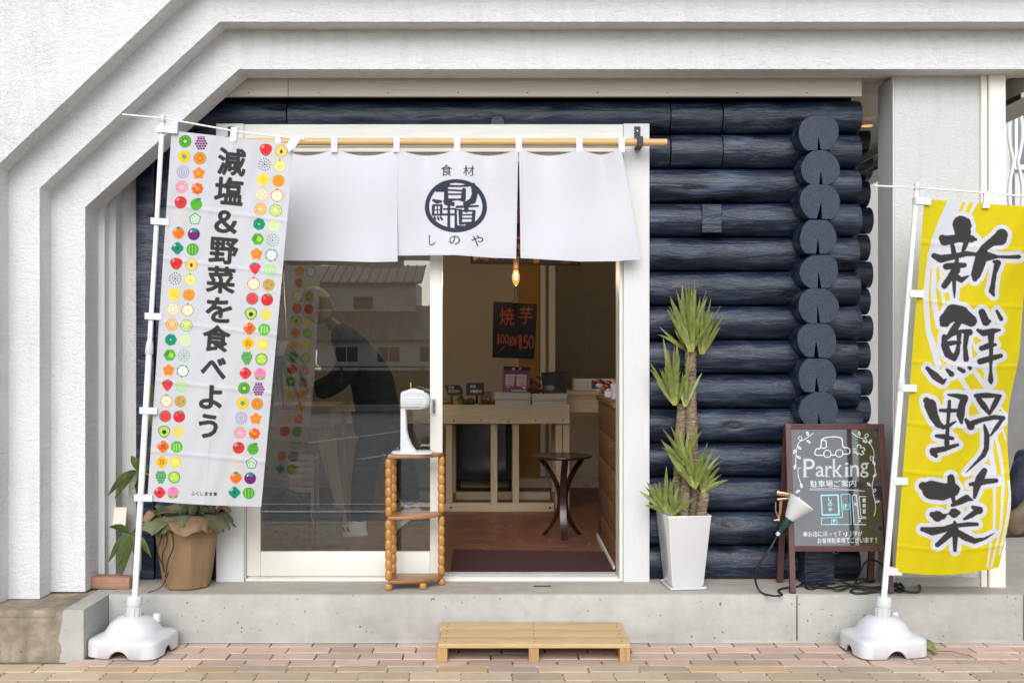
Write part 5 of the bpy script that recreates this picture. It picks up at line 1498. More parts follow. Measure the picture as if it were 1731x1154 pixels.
for i, ch in enumerate('美容室'): c.text(ch, 1290 + 597 / 3.4964, 690 + (542 + i * 32) / 3.4964, 7, CW, .08, fit=(20 / 3.4964, 26 / 3.4964))
row('※お店に沿って「 」字が', 235, 742, 588, 738, 30, b=.05)
cur_([(492, 732), (494, 748), (486, 754)], 2.4); dl([(478, 736), (478, 744)], 2.0)
row('お客様駐車場でございます!', 320, 780, 682, 776, 31, b=.05)
# leafy vines in the upper corners
cur_([(297, 145), (262, 172), (228, 190), (208, 176), (220, 165), (230, 182), (205, 212), (195, 270), (193, 330), (195, 350)], 1.6)
cur_([(225, 352), (208, 354), (208, 400), (222, 440), (228, 465)], 1.6); cur_([(208, 545), (205, 530), (215, 525), (218, 540)], 1.4)
cur_([(525, 143), (555, 165), (590, 178), (620, 165), (615, 150), (602, 160), (610, 185), (640, 220), (655, 260), (652, 300), (638, 305), (632, 290), (645, 284), (655, 320), (662, 380), (648, 430), (645, 470), (658, 492), (668, 480), (655, 478), (650, 500), (662, 550), (664, 600), (655, 635)], 1.6)
for lx, ly, an in ((262, 148, 1.2), (268, 195, .6), (215, 232, .8), (185, 255, 1.9), (210, 288, .5), (188, 345, 1.7), (226, 455, 1.3), (205, 490, -.5), (568, 148, 1.4), (600, 195, .4), (634, 195, 2.0), (655, 322, 1.0), (660, 395, -.7), (625, 448, .8), (675, 550, -.2)):
    u = (math.cos(an) * 13, math.sin(an) * 13); v_ = (-math.sin(an) * 6, math.cos(an) * 6)
    cur_([(lx - u[0], ly - u[1]), (lx + v_[0], ly + v_[1]), (lx + u[0], ly + u[1]), (lx - v_[0], ly - v_[1]), (lx - u[0], ly - u[1])], 1.7); dl([(lx - u[0] * .7, ly - u[1] * .7), (lx + u[0] * .7, ly + u[1] * .7)], 1.0)
rnd = random.Random(4)
for i in range(26): c.disk(1290 + rnd.uniform(180, 695) / 3.4964, 690 + rnd.uniform(140, 800) / 3.4964, .28, CW, .7)
def ab_fn(U, V):
    x = (1336.5 + (1487.5 - 1336.5) * U) * (1 - V) + (1343.5 + (1493 - 1343.5) * U) * V
    y = 725.5 + (922.5 - 725.5) * V + 0 * U
    return x, y, abD(y)
print_sheet('chalk_face', 230, 300, ab_fn, c, M['chalk'], ab)
def bar(pa, pb, w0, w1, dep, name, mat='board_frame', parent=ab, nrm=Vector((0, 1, 0)), bev=True):
    """sawn bar from photo point to photo point (both with distance); w in pixels each side"""
    a, b = P(*pa), P(*pb)
    ax = (b - a).normalized()
    side = ax.cross(Vector((0, 1, 0))).normalized()
    back = side.cross(ax).normalized()
    if back.y < 0: back = -back
    m_ = MB()
    ha, hb = w0 / 2 / F * pa[2], w1 / 2 / F * pb[2]
    m_.hexa([a - side * ha, a + side * ha, a + side * ha + back * dep, a - side * ha + back * dep], [b - side * hb, b + side * hb, b + side * hb + back * dep, b - side * hb + back * dep])
    bm = bmesh.new()
    vs = [bm.verts.new(v_) for v_ in m_.v]
    for f_ in m_.f: bm.faces.new([vs[i] for i in f_])
    bmesh.ops.recalc_face_normals(bm, faces=bm.faces[:])
    if bev: bmesh.ops.bevel(bm, geom=bm.edges[:], offset=0.0015, segments=2, profile=.5, affect='EDGES')
    m2 = MB(); m2.bm(bm)
    return m2.build(name, M[mat], parent)
fy = -0.008
bar((1332.5, 716, abD(716) + fy), (1341, 1001, abD(1001) + fy), 9.5, 9.5, 0.026, 'leg')
bar((1490, 716, abD(716) + fy), (1507, 1001, abD(1001) + fy), 9.5, 9.5, 0.026, 'leg')
bar((1337.5, 721, abD(721) + fy + .0015), (1485, 721, abD(721) + fy + .0015), 9, 9, 0.022, 'top_rail')
bar((1343.5, 927, abD(927) + fy + .0015), (1494, 927, abD(927) + fy + .0015), 9.5, 9.5, 0.022, 'bottom_rail')
bar((1330.5, 722, 5.075), (1319, 984, 5.145), 9.5, 10, 0.024, 'back_leg')
bar((1487, 722, 5.075), (1472, 984, 5.145), 9.5, 10, 0.024, 'back_leg')
bar((1327, 900, 5.125), (1477, 900, 5.125), 10, 10, 0.018, 'back_rail')
m_ = MB()
for px_, yy in ((1341, abD(1001)), (1507, abD(1001)), (1319, 5.155), (1472, 5.155)): m_.box(PX(px_, yy) - .011, PX(px_, yy) + .011, yy - .006, yy + .02, PLAT + 0.0016, PLAT + .012)
m_.build('rubber_feet', M['rubber'], ab)
m_ = MB(); m_.tube([Vector(p) for p in catmull([P(1405, 929, 4.99), P(1410, 934, 5.02), P(1415, 935, 5.06), P(1420, 928, 5.11)], 5)], 0.0025, 6); m_.build('chain', M['alu'], ab)
m_ = MB()
n_ = [P(1336.5, 725.5, abD(725.5) + .004), P(1487.5, 725.5, abD(725.5) + .004), P(1493, 922.5, abD(922.5) + .004), P(1343.5, 922.5, abD(922.5) + .004)]
m_.add(n_ + [p + Vector((0, .005, 0)) for p in n_], [(0, 1, 2, 3), (7, 6, 5, 4), (0, 4, 5, 1), (1, 5, 6, 2), (2, 6, 7, 3), (3, 7, 4, 0)]); m_.build('backing_board', M['iron'], ab)
# ================================================================ things on the platform and paving
# ---------------- pallet step
st = empty('wooden_step', (PX(902, 4.7), 4.7, 0), 'low pale pine step of boards standing on paving before doorway', 'step')
sx0, sx1 = PX(740.5, 4.585), PX(1063.5, 4.585)
zt0 = PZ(1088, 4.585)
nb = 3
for k in range(nb):
    y0, y1 = 4.585 + (4.885 - 4.585) * k / nb + (0.0012 if k else 0), 4.585 + (4.885 - 4.585) * (k + 1) / nb
    zf, zb_ = zt0 + 0.020 * k / nb, zt0 + 0.020 * (k + 1) / nb
    e0, e1 = 0.006 * math.sin(k * 2.1) , 0.005 * math.cos(k * 1.7)
    m_ = MB(); bm = bmesh.new()
    vv = [bm.verts.new(q) for q in ((sx0 + e0, y0, zf - .019), (sx1 + e1, y0, zf - .019), (sx1 + e1, y1, zb_ - .019), (sx0 + e0, y1, zb_ - .019), (sx0 + e0, y0, zf), (sx1 + e1, y0, zf), (sx1 + e1, y1, zb_), (sx0 + e0, y1, zb_))]
    for f_ in ((3, 2, 1, 0), (4, 5, 6, 7), (0, 1, 5, 4), (1, 2, 6, 5), (2, 3, 7, 6), (3, 0, 4, 7)): bm.faces.new([vv[i] for i in f_])
    bmesh.ops.bevel(bm, geom=bm.edges[:], offset=.002, segments=2, profile=.5, affect='EDGES')
    m_.bm(bm); tb = m_.build('tread_board', M['pine'], st, 40)
    m_ = MB()
    for xx in (sx0 + .03, (sx0 + sx1) / 2 + .005, sx1 - .03):
        m_.lathe([(0.0042, -0.002), (0.004, 0.0008), (0, 0.0010)], c=(xx, (y0 + y1) / 2 - .018, (zf + zb_) / 2 - .001), seg=8)
        m_.lathe([(0.0042, -0.002), (0.004, 0.0008), (0, 0.0010)], c=(xx + .003, (y0 + y1) / 2 + .022, (zf + zb_) / 2 + .001), seg=8)
    m_.build('nail', M['nail'], tb)
for xx in (PX(739, 4.585), PX(894, 4.585), PX(1048, 4.585)):
    ww = SXp(17, 4.585)
    m_ = MB()
    m_.hexa([(xx, 4.588, .001), (xx + ww, 4.588, .001), (xx + ww, 4.588, zt0 - .0195), (xx, 4.588, zt0 - .0195)], [(xx, 4.88, .001), (xx + ww, 4.88, .001), (xx + ww, 4.88, zt0), (xx, 4.88, zt0)])
    m_.build('bearer', M['pine_leg'], st)

# ---------------- corner stand of turned posts
DS = 5.02
cs = empty('corner_stand', (PX(655, DS), DS, PLAT), 'three shelf wooden corner stand with beaded turned posts beside sliding door', 'stand')
fl = (PX(657, 4.99), 4.985); bl = (PX(665, 5.13), 5.13); br = (PX(746, 5.11), 5.105)
def beads(x, y, z0, z1, n, r=0.0172):
    pr = []
    for i in range(n):
        a, b = z0 + (z1 - z0) * i / n, z0 + (z1 - z0) * (i + 1) / n
        for f_, q in ((.02, .70), (.12, .88), (.3, .98), (.5, 1.0), (.7, .98), (.88, .88), (.98, .70)): pr.append((r * q, a + (b - a) * f_))
    m_ = MB(); m_.lathe(pr, c=(x, y, 0), seg=14)
    return m_
zs = [PLAT + 0.043, PZ(862, 5.03), PZ(760.5, 5.03)]
zs = [PLAT + 0.052, PLAT + 0.365, PLAT + 0.665]
for k, z in enumerate(zs):
    # quarter-round shelf: square corner at the back left, curved front
    grow = 0.012
    pts = [(bl[0] - grow, bl[1] + grow)]
    n = 14
    cx0, cy0 = bl[0] - grow, bl[1] + grow
    rx, ry = br[0] - bl[0] + 2 * grow, bl[1] - fl[1] + 2.0 * grow
    arc = [(cx0 + rx * math.sin(math.pi / 2 * i / n) ** 0.9, cy0 - ry * math.cos(math.pi / 2 * i / n) ** 0.9) for i in range(n + 1)]
    pts += [(p[0], p[1]) for p in arc]
    bm = bmesh.new()
    th_ = 0.017
    va = [bm.verts.new((p[0], p[1], z - th_)) for p in pts]; vb = [bm.verts.new((p[0], p[1], z)) for p in pts]
    bm.faces.new(va[::-1]); bm.faces.new(vb)
    for i in range(len(pts)):
        j = (i + 1) % len(pts); bm.faces.new((va[i], va[j], vb[j], vb[i]))
    bmesh.ops.recalc_face_normals(bm, faces=bm.faces[:])
    bmesh.ops.bevel(bm, geom=[e for e in bm.edges if abs(e.verts[0].co.z - e.verts[1].co.z) < 1e-6], offset=.004, segments=3, profile=.5, affect='EDGES')
    bmesh.ops.triangulate(bm, faces=[f_ for f_ in bm.faces if len(f_.verts) > 4])
    m_ = MB(); m_.bm(bm); m_.build('shelf', M['shelf_edge'], cs, 40)
for (x, y) in (fl, bl, br):
    beads(x, y, PLAT + .002, zs[0] - .017, 1, .0185).build('foot', M['turned'], cs, 60)
    beads(x, y, zs[0], zs[1] - .017, 6).build('turned_post', M['turned'], cs, 60)
    beads(x, y, zs[1], zs[2] - .017, 6).build('turned_post', M['turned'], cs, 60)
beads(PX(715, 5.0), 5.005, PLAT + .002, zs[0] - .017, 1, .0185).build('foot', M['turned'], cs, 60)

# ---------------- white dispenser on the stand
DD = 5.055
dv = empty('hand_dispenser', (PX(700, DD), DD, zs[2]), 'white plastic sanitiser dispenser with cantilevered head on corner stand', 'dispenser')
z0 = zs[2]
sxd = lambda px: PX(px, DD)
m_ = MB()
n = 28
def rr(cx, cy, a, b, z, p=3.5): return [(cx + a * math.copysign(abs(math.cos(2 * math.pi * i / n)) ** (2 / p), math.cos(2 * math.pi * i / n)), cy + b * math.copysign(abs(math.sin(2 * math.pi * i / n)) ** (2 / p), math.sin(2 * math.pi * i / n)), z) for i in range(n)]
def stack(rings):
    vs = [p for r_ in rings for p in r_]
    fs = [(L * n + i, L * n + (i + 1) % n, (L + 1) * n + (i + 1) % n, (L + 1) * n + i) for L in range(len(rings) - 1) for i in range(n)]
    return vs, fs + [tuple(range(n))[::-1], tuple((len(rings) - 1) * n + i for i in range(n))]
cxb = sxd(697.5); hb_ = (sxd(733) - sxd(662)) / 2
m_.add(*stack([rr(cxb, DD, hb_ * .97, .062, z0 + .0005), rr(cxb, DD, hb_, .065, z0 + .004), rr(cxb, DD, hb_, .065, z0 + .009), rr(cxb, DD, hb_ * .96, .061, z0 + .013)]))
m_.build('base_plate', M['plastic'], dv, 40)
# upright: two side cheeks that flare to the foot, with an open slot between
m_ = MB()
zb1, zt1 = z0 + .010, PZ(690, DD)
prof = [(sxd(678), zb1), (sxd(704), zb1), (sxd(696), zb1 + .03), (sxd(690.5), zb1 + .07), (sxd(687.5), zb1 + .11), (sxd(686.5), zt1), (sxd(678.5), zt1)]
m_.prism(prof, DD - .036, DD - .030, .001); m_.prism(prof, DD + .030, DD + .036, .001)
m_.box(sxd(678.2), sxd(681.5), DD - .030, DD + .030, zb1, zt1, .001)
m_.box(sxd(682), sxd(684.5), DD - .012, DD + .012, zb1 + .02, zt1 - .004, .001)
m_.build('upright', M['plastic'], dv)
# head: bullet shaped body
m_ = MB()
zc_, hh = PZ(677, DD), (PZ(661, DD) - PZ(692, DD)) / 2
rings = []
for f_, q in ((678.5, .93), (680, 1.0), (700, 1.02), (714, .98), (720, .88), (724, .72), (726.5, .5), (728, .22)):
    rings.append([(sxd(f_), DD + .047 * q * math.copysign(abs(math.cos(2 * math.pi * i / n)) ** .7, math.cos(2 * math.pi * i / n)), zc_ + hh * q * math.copysign(abs(math.sin(2 * math.pi * i / n)) ** .7, math.sin(2 * math.pi * i / n))) for i in range(n)])
m_.add(*stack(rings)); hd_ = m_.build('head', M['plastic'], dv, 40)
m_ = MB()
for i in range(5):
    zz = zc_ + (i - 2) * .0125
    m_.tube([(sxd(684), DD - .0486, zz), (sxd(716 - abs(i - 2) * 2), DD - .0480, zz)], .0012, 6)
m_.tube(catmull([(sxd(682.5), DD - .0475, zc_ + .036), (sxd(712), DD - .047, zc_ + .036), (sxd(722), DD - .040, zc_ + .01), (sxd(722), DD - .040, zc_ - .012), (sxd(712), DD - .047, zc_ - .037), (sxd(682.5), DD - .0475, zc_ - .037)], 5), .0011, 6)
m_.build('grip_ribs', M['plastic'], hd_)
m_ = MB(); m_.tube([(sxd(683), DD, zc_ + hh - .002), (sxd(700), DD, zc_ + hh + .006), (sxd(716), DD, zc_ + hh * .93)], [.004, .010, .005], 14); m_.build('pump_cap', M['pole'], hd_, 60)
m_ = MB(); m_.tube([(sxd(694), DD + .02, zc_ + hh), (sxd(693.5), DD + .02, zc_ + hh + .045)], .0028, 8); m_.build('yellow_tab', pmat('yellow_plastic', (.6, .38, .02), .4), hd_)

# ---------------- yucca in a white planter
DY = 5.075
yu = empty('yucca_plant', (PX(1155, DY), DY, PLAT), 'tall yucca with three bare trunks growing from white square planter', 'plant')
pl = empty('square_planter', (PX(1155, DY), DY, PLAT), 'tapered glossy white square planter with tray holding yucca beside doorway', 'planter')
cxp = PX(1155, DY)
def sq(h, z, ro=R(7)):
    c_, s_ = math.cos(ro), math.sin(ro); out = []
    bv = .010
    for (a, b) in ((-h + bv, -h), (h - bv, -h), (h - bv * .3, -h + bv * .3), (h, -h + bv), (h, h - bv), (h - bv * .3, h - bv * .3), (h - bv, h), (-h + bv, h), (-h + bv * .3, h - bv * .3), (-h, h - bv), (-h, -h + bv), (-h + bv * .3, -h + bv * .3)):
        out.append((cxp + a * c_ - b * s_, DY + a * s_ + b * c_, z))
    return out
def stackn(rings, cap0=True, cap1=True):
    k = len(rings[0]); vs = [p for r_ in rings for p in r_]
    fs = [(L * k + i, L * k + (i + 1) % k, (L + 1) * k + (i + 1) % k, (L + 1) * k + i) for L in range(len(rings) - 1) for i in range(k)]
    if cap0: fs.append(tuple(range(k))[::-1])
    if cap1: fs.append(tuple((len(rings) - 1) * k + i for i in range(k)))
    return vs, fs
zp = PLAT + .022
ht = PZ(866, DY) - zp - .002
m_ = MB(); m_.add(*stackn([sq(.076, zp - .008), sq(.081, zp), sq(.111, zp + ht - .004), sq(.113, zp + ht), sq(.112, zp + ht + .003), sq(.104, zp + ht + .003), sq(.102, zp + ht - .003), sq(.096, zp + ht - .05)], True, False)); m_.build('pot', M['ceramic'], pl, 30)
m_ = MB(); m_.add(*stackn([sq(.086, PLAT + .002), sq(.093, PLAT + .006), sq(.095, PLAT + .017), sq(.091, PLAT + .018), sq(.088, PLAT + .012)], True, True)); m_.build('tray', M['ceramic'], pl, 30)
m_ = MB(); m_.add(sq(.097, zp + ht - .03), [tuple(range(12))]); m_.build('soil', M['soil'], pl)
M['scar'] = pmat('leaf_scar_pale', (.46, .37, .24), .9, .3, 60)
def trunk(x0, y0p, x1, y1p, dy, r, seed):
    rnd = random.Random(seed)
    a, b = P(x0, y0p, DY + dy), P(x1, y1p, DY + dy)
    a.z = zp + ht - .04
    n_ = max(10, int((b - a).length / .012))
    pts, rad = [], []
    for i in range(n_ + 1):
        f_ = i / n_
        p = a.lerp(b, f_) + Vector((.006 * math.sin(f_ * 5 + seed), .004 * math.cos(f_ * 4), 0))
        pts.append(p); rad.append(r * (1 + .10 * ((i % 2) - .5) + rnd.uniform(-.05, .05)) * (1.05 - .12 * f_))
    m_ = MB(); m_.tube(pts, rad, 14)
    tr = m_.build('trunk', M['bark'], yu, 30)
    # ragged leaf scars round the trunk
    m_ = MB()
    for i in range(int(n_ * 2.2)):
        f_ = rnd.random(); p = a.lerp(b, f_) + Vector((.006 * math.sin(f_ * 5 + seed), .004 * math.cos(f_ * 4), 0))
        an = rnd.uniform(math.pi, 2 * math.pi); rr_ = r * (1.06 - .12 * f_)
        w_ = rnd.uniform(.35, .8)
        q = [p + Vector((rr_ * math.cos(an + t_ * w_), rr_ * math.sin(an + t_ * w_), .004 * t_ * t_)) for t_ in (-1, -.33, .33, 1)]
        m_.tube(q, [.0008, .0019, .0019, .0008], 4)
    tag(m_.build('leaf_scars', M['scar'], tr), kind='stuff')
    return b
def leaf_blade(base, direc, length, width, droop, seed, mats):
    rnd = random.Random(seed)
    d = direc.normalized()
    side = d.cross(Vector((0, 1, 0)))
    if side.length < .2: side = Vector((1, 0, 0))
    side = (side.normalized() + Vector((0, rnd.uniform(-.5, .5), 0))).normalized()
    up = side.cross(d).normalized()
    n_ = 8
    vs = []
    for i in range(n_ + 1):
        f_ = i / n_
        p = base + d * length * f_ + Vector((0, 0, -droop * length * f_ ** 2.3)) + up * .02 * length * math.sin(f_ * 3)
        wd = width * (0.55 + .75 * math.sin(min(1, f_ * 1.6 + .15) * math.pi / 2) - .3) * (1 - f_ ** 3.0)
        wd = max(wd, width * .02)
        vs += [p - side * wd / 2 + up * wd * .16, p, p + side * wd / 2 + up * wd * .16]
    fs, ms = [], []
    for i in range(n_):
        a = i * 3
        for q in ((a, a + 1, a + 4, a + 3), (a + 1, a + 2, a + 5, a + 4)):
            fs.append(q); ms.append(1 if i == 0 else (2 if (i >= n_ - 1 and rnd.random() < .35) else 0))
    return vs, fs, ms
def tuft(px_, py_, dy, spec, seed):
    """spec: list of (tip px, tip py, width, droop)"""
    b = P(px_, py_, DY + dy)
    rnd = random.Random(seed)
    for k, (tx, ty, w_, dr) in enumerate(spec):
        tp = P(tx, ty, DY + dy + rnd.uniform(-.09, .05))
        d = tp - b
        L = d.length
        d2 = d + Vector((0, 0, dr * L))
        m_ = MB()
        vs, fs, ms = leaf_blade(b + Vector((rnd.uniform(-.006, .006), rnd.uniform(-.01, .004), -.008)), d2, d2.length, w_, dr * L / d2.length, seed * 31 + k, None)
        m_.add(vs, fs); m_.m = ms
        m_.build('leaf', [M['yucca'], M['yucca_base'], M['yucca_dry']], yu, 60)
trunk(1172, 868, 1168, 592, .03, .0295, 1); trunk(1147, 868, 1152, 682, .045, .0265, 2); trunk(1188, 868, 1188, 832, -.035, .0260, 3); trunk(1158, 868, 1160, 760, -.02, .024, 4)
def spray(px_, py_, dy, L0, L1, n_, a0, a1, seed, w_=.028):
    rnd = random.Random(seed); sp = []
    for i in range(n_):
        an = R(a0 + (a1 - a0) * (i + rnd.uniform(-.35, .35)) / max(1, n_ - 1))
        edge_ = abs(i / max(1, n_ - 1) - .5) * 2
        L = rnd.uniform(L0, L1) * (1 - .25 * edge_)
        sp.append((px_ + L * math.sin(an), py_ - L * math.cos(an), w_ * rnd.uniform(.85, 1.2), rnd.uniform(.02, .10) + .12 * edge_))
    tuft(px_, py_, dy, sp, seed)
spray(1168, 592, .02, 90, 126, 17, -29, 26, 11, .023); spray(1186, 596, 0.0, 62, 105, 9, -12, 34, 12, .021); spray(1166, 594, .05, 60, 95, 3, -58, -34, 13, .020)
tuft(1168, 592, -.03, [(1155, 478, .038, .02), (1166, 482, .034, .02), (1176, 486, .036, .02), (1139, 508, .034, .05), (1196, 498, .034, .04), (1208, 530, .026, .06), (1128, 520, .026, .08)], 15)
spray(1141, 682, .0, 70, 118, 12, -34, 22, 21, .020); spray(1158, 684, -.02, 55, 95, 7, -20, 24, 22, .019)
tuft(1141, 682, -.03, [(1119, 565, .028, .02), (1144, 572, .030, .02), (1125, 600, .03, .05), (1110, 640, .022, .1), (1132, 590, .03, .03)], 23)
spray(1158, 782, -.05, 60, 92, 9, -50, 26, 31, .021); spray(1175, 824, -.06, 58, 100, 9, -44, 38, 32, .020); spray(1188, 830, -.06, 45, 72, 6, -8, 62, 33, .024)
tuft(1175, 822, -.08, [(1128, 762, .034, .04), (1116, 740, .030, .08), (1146, 716, .028, .03), (1208, 752, .022, .12), (1196, 745, .026, .05), (1224, 775, .018, .2)], 34)
spray(1124, 862, -.05, 38, 80, 6, -70, 20, 41, .026); spray(1137, 868, -.08, 50, 78, 5, -30, 58, 42, .024)
tuft(1124, 862, -.07, [(1088, 818, .018, .12), (1106, 812, .024, .06), (1126, 784, .026, .02), (1142, 800, .022, .03)], 43)

# ---------------- brown paper wrapped pot with umbrella plant
DP = 5.07
bp = empty('wrapped_pot', (PX(318, DP), DP, PLAT), 'plant pot wrapped in brown kraft paper tied with raffia behind the white banner', 'pot')
cxw = PX(317, DP)
rb, rt = SXp(37, DP), SXp(53, DP)
zr = PZ(868, DP)
prof = [(rb * .9, PLAT + .002), (rb, PLAT + .010), (rb * 1.10, PLAT + .07), (rt * .93, PLAT + .22), (rt * .985, PLAT + .30), (rt, zr - .02), (rt * .95, zr)]
m_ = MB()
seg = 48
vs = []
for r_, z in prof:
    for k in range(seg):
        a = 2 * math.pi * k / seg
        sh = a + .35 * math.sin(z * 5) ; w_ = (math.cos(math.pi / 7) / math.cos((sh % (2 * math.pi / 7)) - math.pi / 7)) * 1.06 + .02 * math.sin(9 * a - z * 14) + .012 * math.sin(17 * a + 30 * z)
        # flat folded facet
        vs.append((cxw + r_ * w_ * math.cos(a), DP + r_ * w_ * math.sin(a) * .95, z))
fs = [(L * seg + k, L * seg + (k + 1) % seg, (L + 1) * seg + (k + 1) % seg, (L + 1) * seg + k) for L in range(len(prof) - 1) for k in range(seg)] + [tuple(range(seg))[::-1]]
m_.add(vs, fs); m_.build('paper_wrap', M['kraft'], bp, 28)
# gathered collar of paper: pointed flaps, kraft outside and olive inside
def flap(a, spread, out, up, tipz, mat, seed, r0=rt * .95, z0_=None):
    rnd = random.Random(seed)
    z0_ = zr - .012 if z0_ is None else z0_
    m_ = MB()
    def fn(u, v_):
        an = a + (u - .5) * spread * (1 + .5 * v_ - 1.0 * v_ * v_)
        rr_ = r0 + out * v_ + .012 * math.sin(u * 9 + seed) * v_
        z = z0_ + up * math.sin(v_ * 1.9) + tipz * v_ ** 2 + .012 * math.sin(u * 7 + seed * 2) * v_
        return Vector((cxw + rr_ * math.cos(an), DP + rr_ * math.sin(an) * .92, z))
    m_.grid(fn, 10, 8)
    return m_.build('paper_flap', M[mat], bp, 60)
rndf = random.Random(8)
for k in range(11):
    a = 2 * math.pi * k / 11 + .2
    flap(a, .95, .045 + .03 * rndf.random(), .045 + .02 * rndf.random(), -.035 - .05 * rndf.random() - .03 * (math.sin(a) < 0), 'green_paper' if k % 3 else 'kraft', k)
for k in range(7):
    a = 2 * math.pi * k / 7 + .5
    flap(a, 1.0, .085, .030, -.075, 'kraft' if k % 2 else 'green_paper', 40 + k, rt * .93, zr - .02)
m_ = MB(); add_sphere(m_, (cxw, DP, zr - .03), rt * .93, rt * .9, .04, 20, 8); m_.build('soil', M['soil'], bp)
m_ = MB()
for k in range(3):
    a0_ = -2.25 + k * .17
    x_ = cxw + (rt + .008) * math.cos(a0_); y_ = DP + (rt + .008) * math.sin(a0_)
    m_.tube(catmull([(x_ + .01, y_ - .004, zr - .02), (x_ + .02 + .01 * k, y_ - .012, zr - .09 - .015 * k), (x_ + .006 * k, y_ - .010, zr - .16 - .02 * k), (x_ + .03 - .016 * k, y_ + (.006 if k == 4 else -.004), zr - .24 - .02 * k)], 5), .0036, 5)
m_.tube(catmull([(cxw - .05, DP - rt * .88, zr - .26), (cxw - .07, DP - rt * .84, zr - .31), (cxw - .10, DP - rt * .78, PLAT + .02), (cxw - .15, DP - rt * .85, PLAT + .004)], 6), .0024, 5)
m_.tube([(cxw + (rt + .004) * math.cos(a), DP + (rt + .004) * .95 * math.sin(a), zr - .015 + .004 * math.sin(3 * a)) for a in [2 * math.pi * i / 30 for i in range(31)]], .004, 6)
m_.build('raffia_tie', M['raffia'], bp)
up_ = empty('umbrella_plant', (cxw, DP, zr - .02), 'green umbrella plant with drooping leaflets growing from paper wrapped pot', 'plant')
def leaflet(base, tip, w_, seed):
    d = tip - base; L = d.length
    side = d.cross(Vector((0, 1, .15))).normalized()
    nrm = side.cross(d).normalized()
    n_ = 9; vs = []
    for i in range(n_ + 1):
        f_ = i / n_
        p = base + d * f_ + Vector((0, 0, .12 * L * math.sin(f_ * math.pi)))
        wd = w_ * math.sin(math.pi * (f_ ** .85) * .96 + .06) if f_ < .97 else w_ * .03
        vs += [p - side * wd / 2 + nrm * wd * .10, p - nrm * wd * .05, p + side * wd / 2 + nrm * wd * .10]
    fs = []
    for i in range(n_): fs += [(i * 3, i * 3 + 1, i * 3 + 4, i * 3 + 3), (i * 3 + 1, i * 3 + 2, i * 3 + 5, i * 3 + 4)]
    m_ = MB(); m_.add(vs, fs)
    return m_.build('leaflet', M['scheff'], up_, 60)
def umbrella(hx, hy, dy, tips, seed, stem_from=None):
    hub = P(hx, hy, DP + dy)
    rnd = random.Random(seed)
    sf = Vector(stem_from) if stem_from else Vector((cxw, DP, zr))
    m_ = MB(); m_.tube(catmull([sf, sf.lerp(hub, .5) + Vector((0, 0, .05)), hub], 6), [.006] * 12 + [.004], 7); m_.build('stem', M['stem'], up_, 60)
    for k, (tx, ty, w_) in enumerate(tips):
        leaflet(hub, P(tx, ty, DP + dy + rnd.uniform(-.08, .02)), w_, seed + k)
umbrella(221, 902, -.01, [(184, 890, .038), (183, 950, .042), (206, 972, .052), (238, 965, .048), (256, 942, .042), (253, 893, .030), (196, 962, .045)], 1)
umbrella(232, 795, .02, [(182, 838, .04), (194, 843, .042), (205, 815, .03), (218, 841, .034), (222, 770, .04), (245, 812, .05), (256, 792, .045), (249, 770, .05), (230, 830, .036)], 2)
umbrella(258, 690, .03, [(250, 640, .04), (245, 720, .05), (262, 735, .05), (280, 700, .05), (240, 670, .035)], 3)
umbrella(330, 840, .0, [(300, 880, .045), (322, 884, .05), (345, 880, .045), (362, 868, .04)], 4)

# ---------------- loose brick
br_ = MB(); Mx = Matrix.Translation(P(190, 989, 5.04)) @ Matrix.Rotation(R(-4), 4, 'Z')
br_.box(-.100, .100, -.03, .05, -.026, .030, .005, 2, Mx)
ob = br_.build('loose_brick', M['old_brick'], None, 40); ob.location = (0, 0, 0)
dz = PLAT + .0025 - min((ob.matrix_world @ v_.co).z for v_ in ob.data.vertices); ob.location.z += dz
tag(ob, 'weathered red brick with white paint spots lying by left wall', 'brick')

# ---------------- fallen leaf on the paving
lf = empty('fallen_leaf', P(1575, 1090, 4.66), 'single green leaf with long red stalk lying on pink paving', 'leaf')
hub = Vector((PX(1583, 4.72), 4.72, .012))
for k, (tx, ty, w_) in enumerate(((PX(1562, 4.74), 4.80, .05), (PX(1573, 4.7), 4.66, .035))):
    d = Vector((tx, ty, .035 - .02 * k)) - hub; side = d.cross(Vector((0, 0, 1))).normalized(); vs = []
    for i in range(8):
        f_ = i / 7; wd = w_ * math.sin(math.pi * f_ * .97 + .05); p = hub + d * f_ + Vector((0, 0, .01 * math.sin(f_ * 3)))
        vs += [p - side * wd / 2, p + side * wd / 2 + Vector((0, 0, .012 * math.sin(f_ * 3)))]
    m_ = MB(); m_.add(vs, [(2 * i, 2 * i + 1, 2 * i + 3, 2 * i + 2) for i in range(7)]); m_.build('blade', M['yucca'], lf, 60)
m_ = MB(); m_.tube([hub, hub + Vector((.05, -.05, .012)), hub + Vector((.115, -.10, .004))], .0018, 6); m_.build('stalk', pmat('red_stalk', (.25, .07, .04), .6), lf)

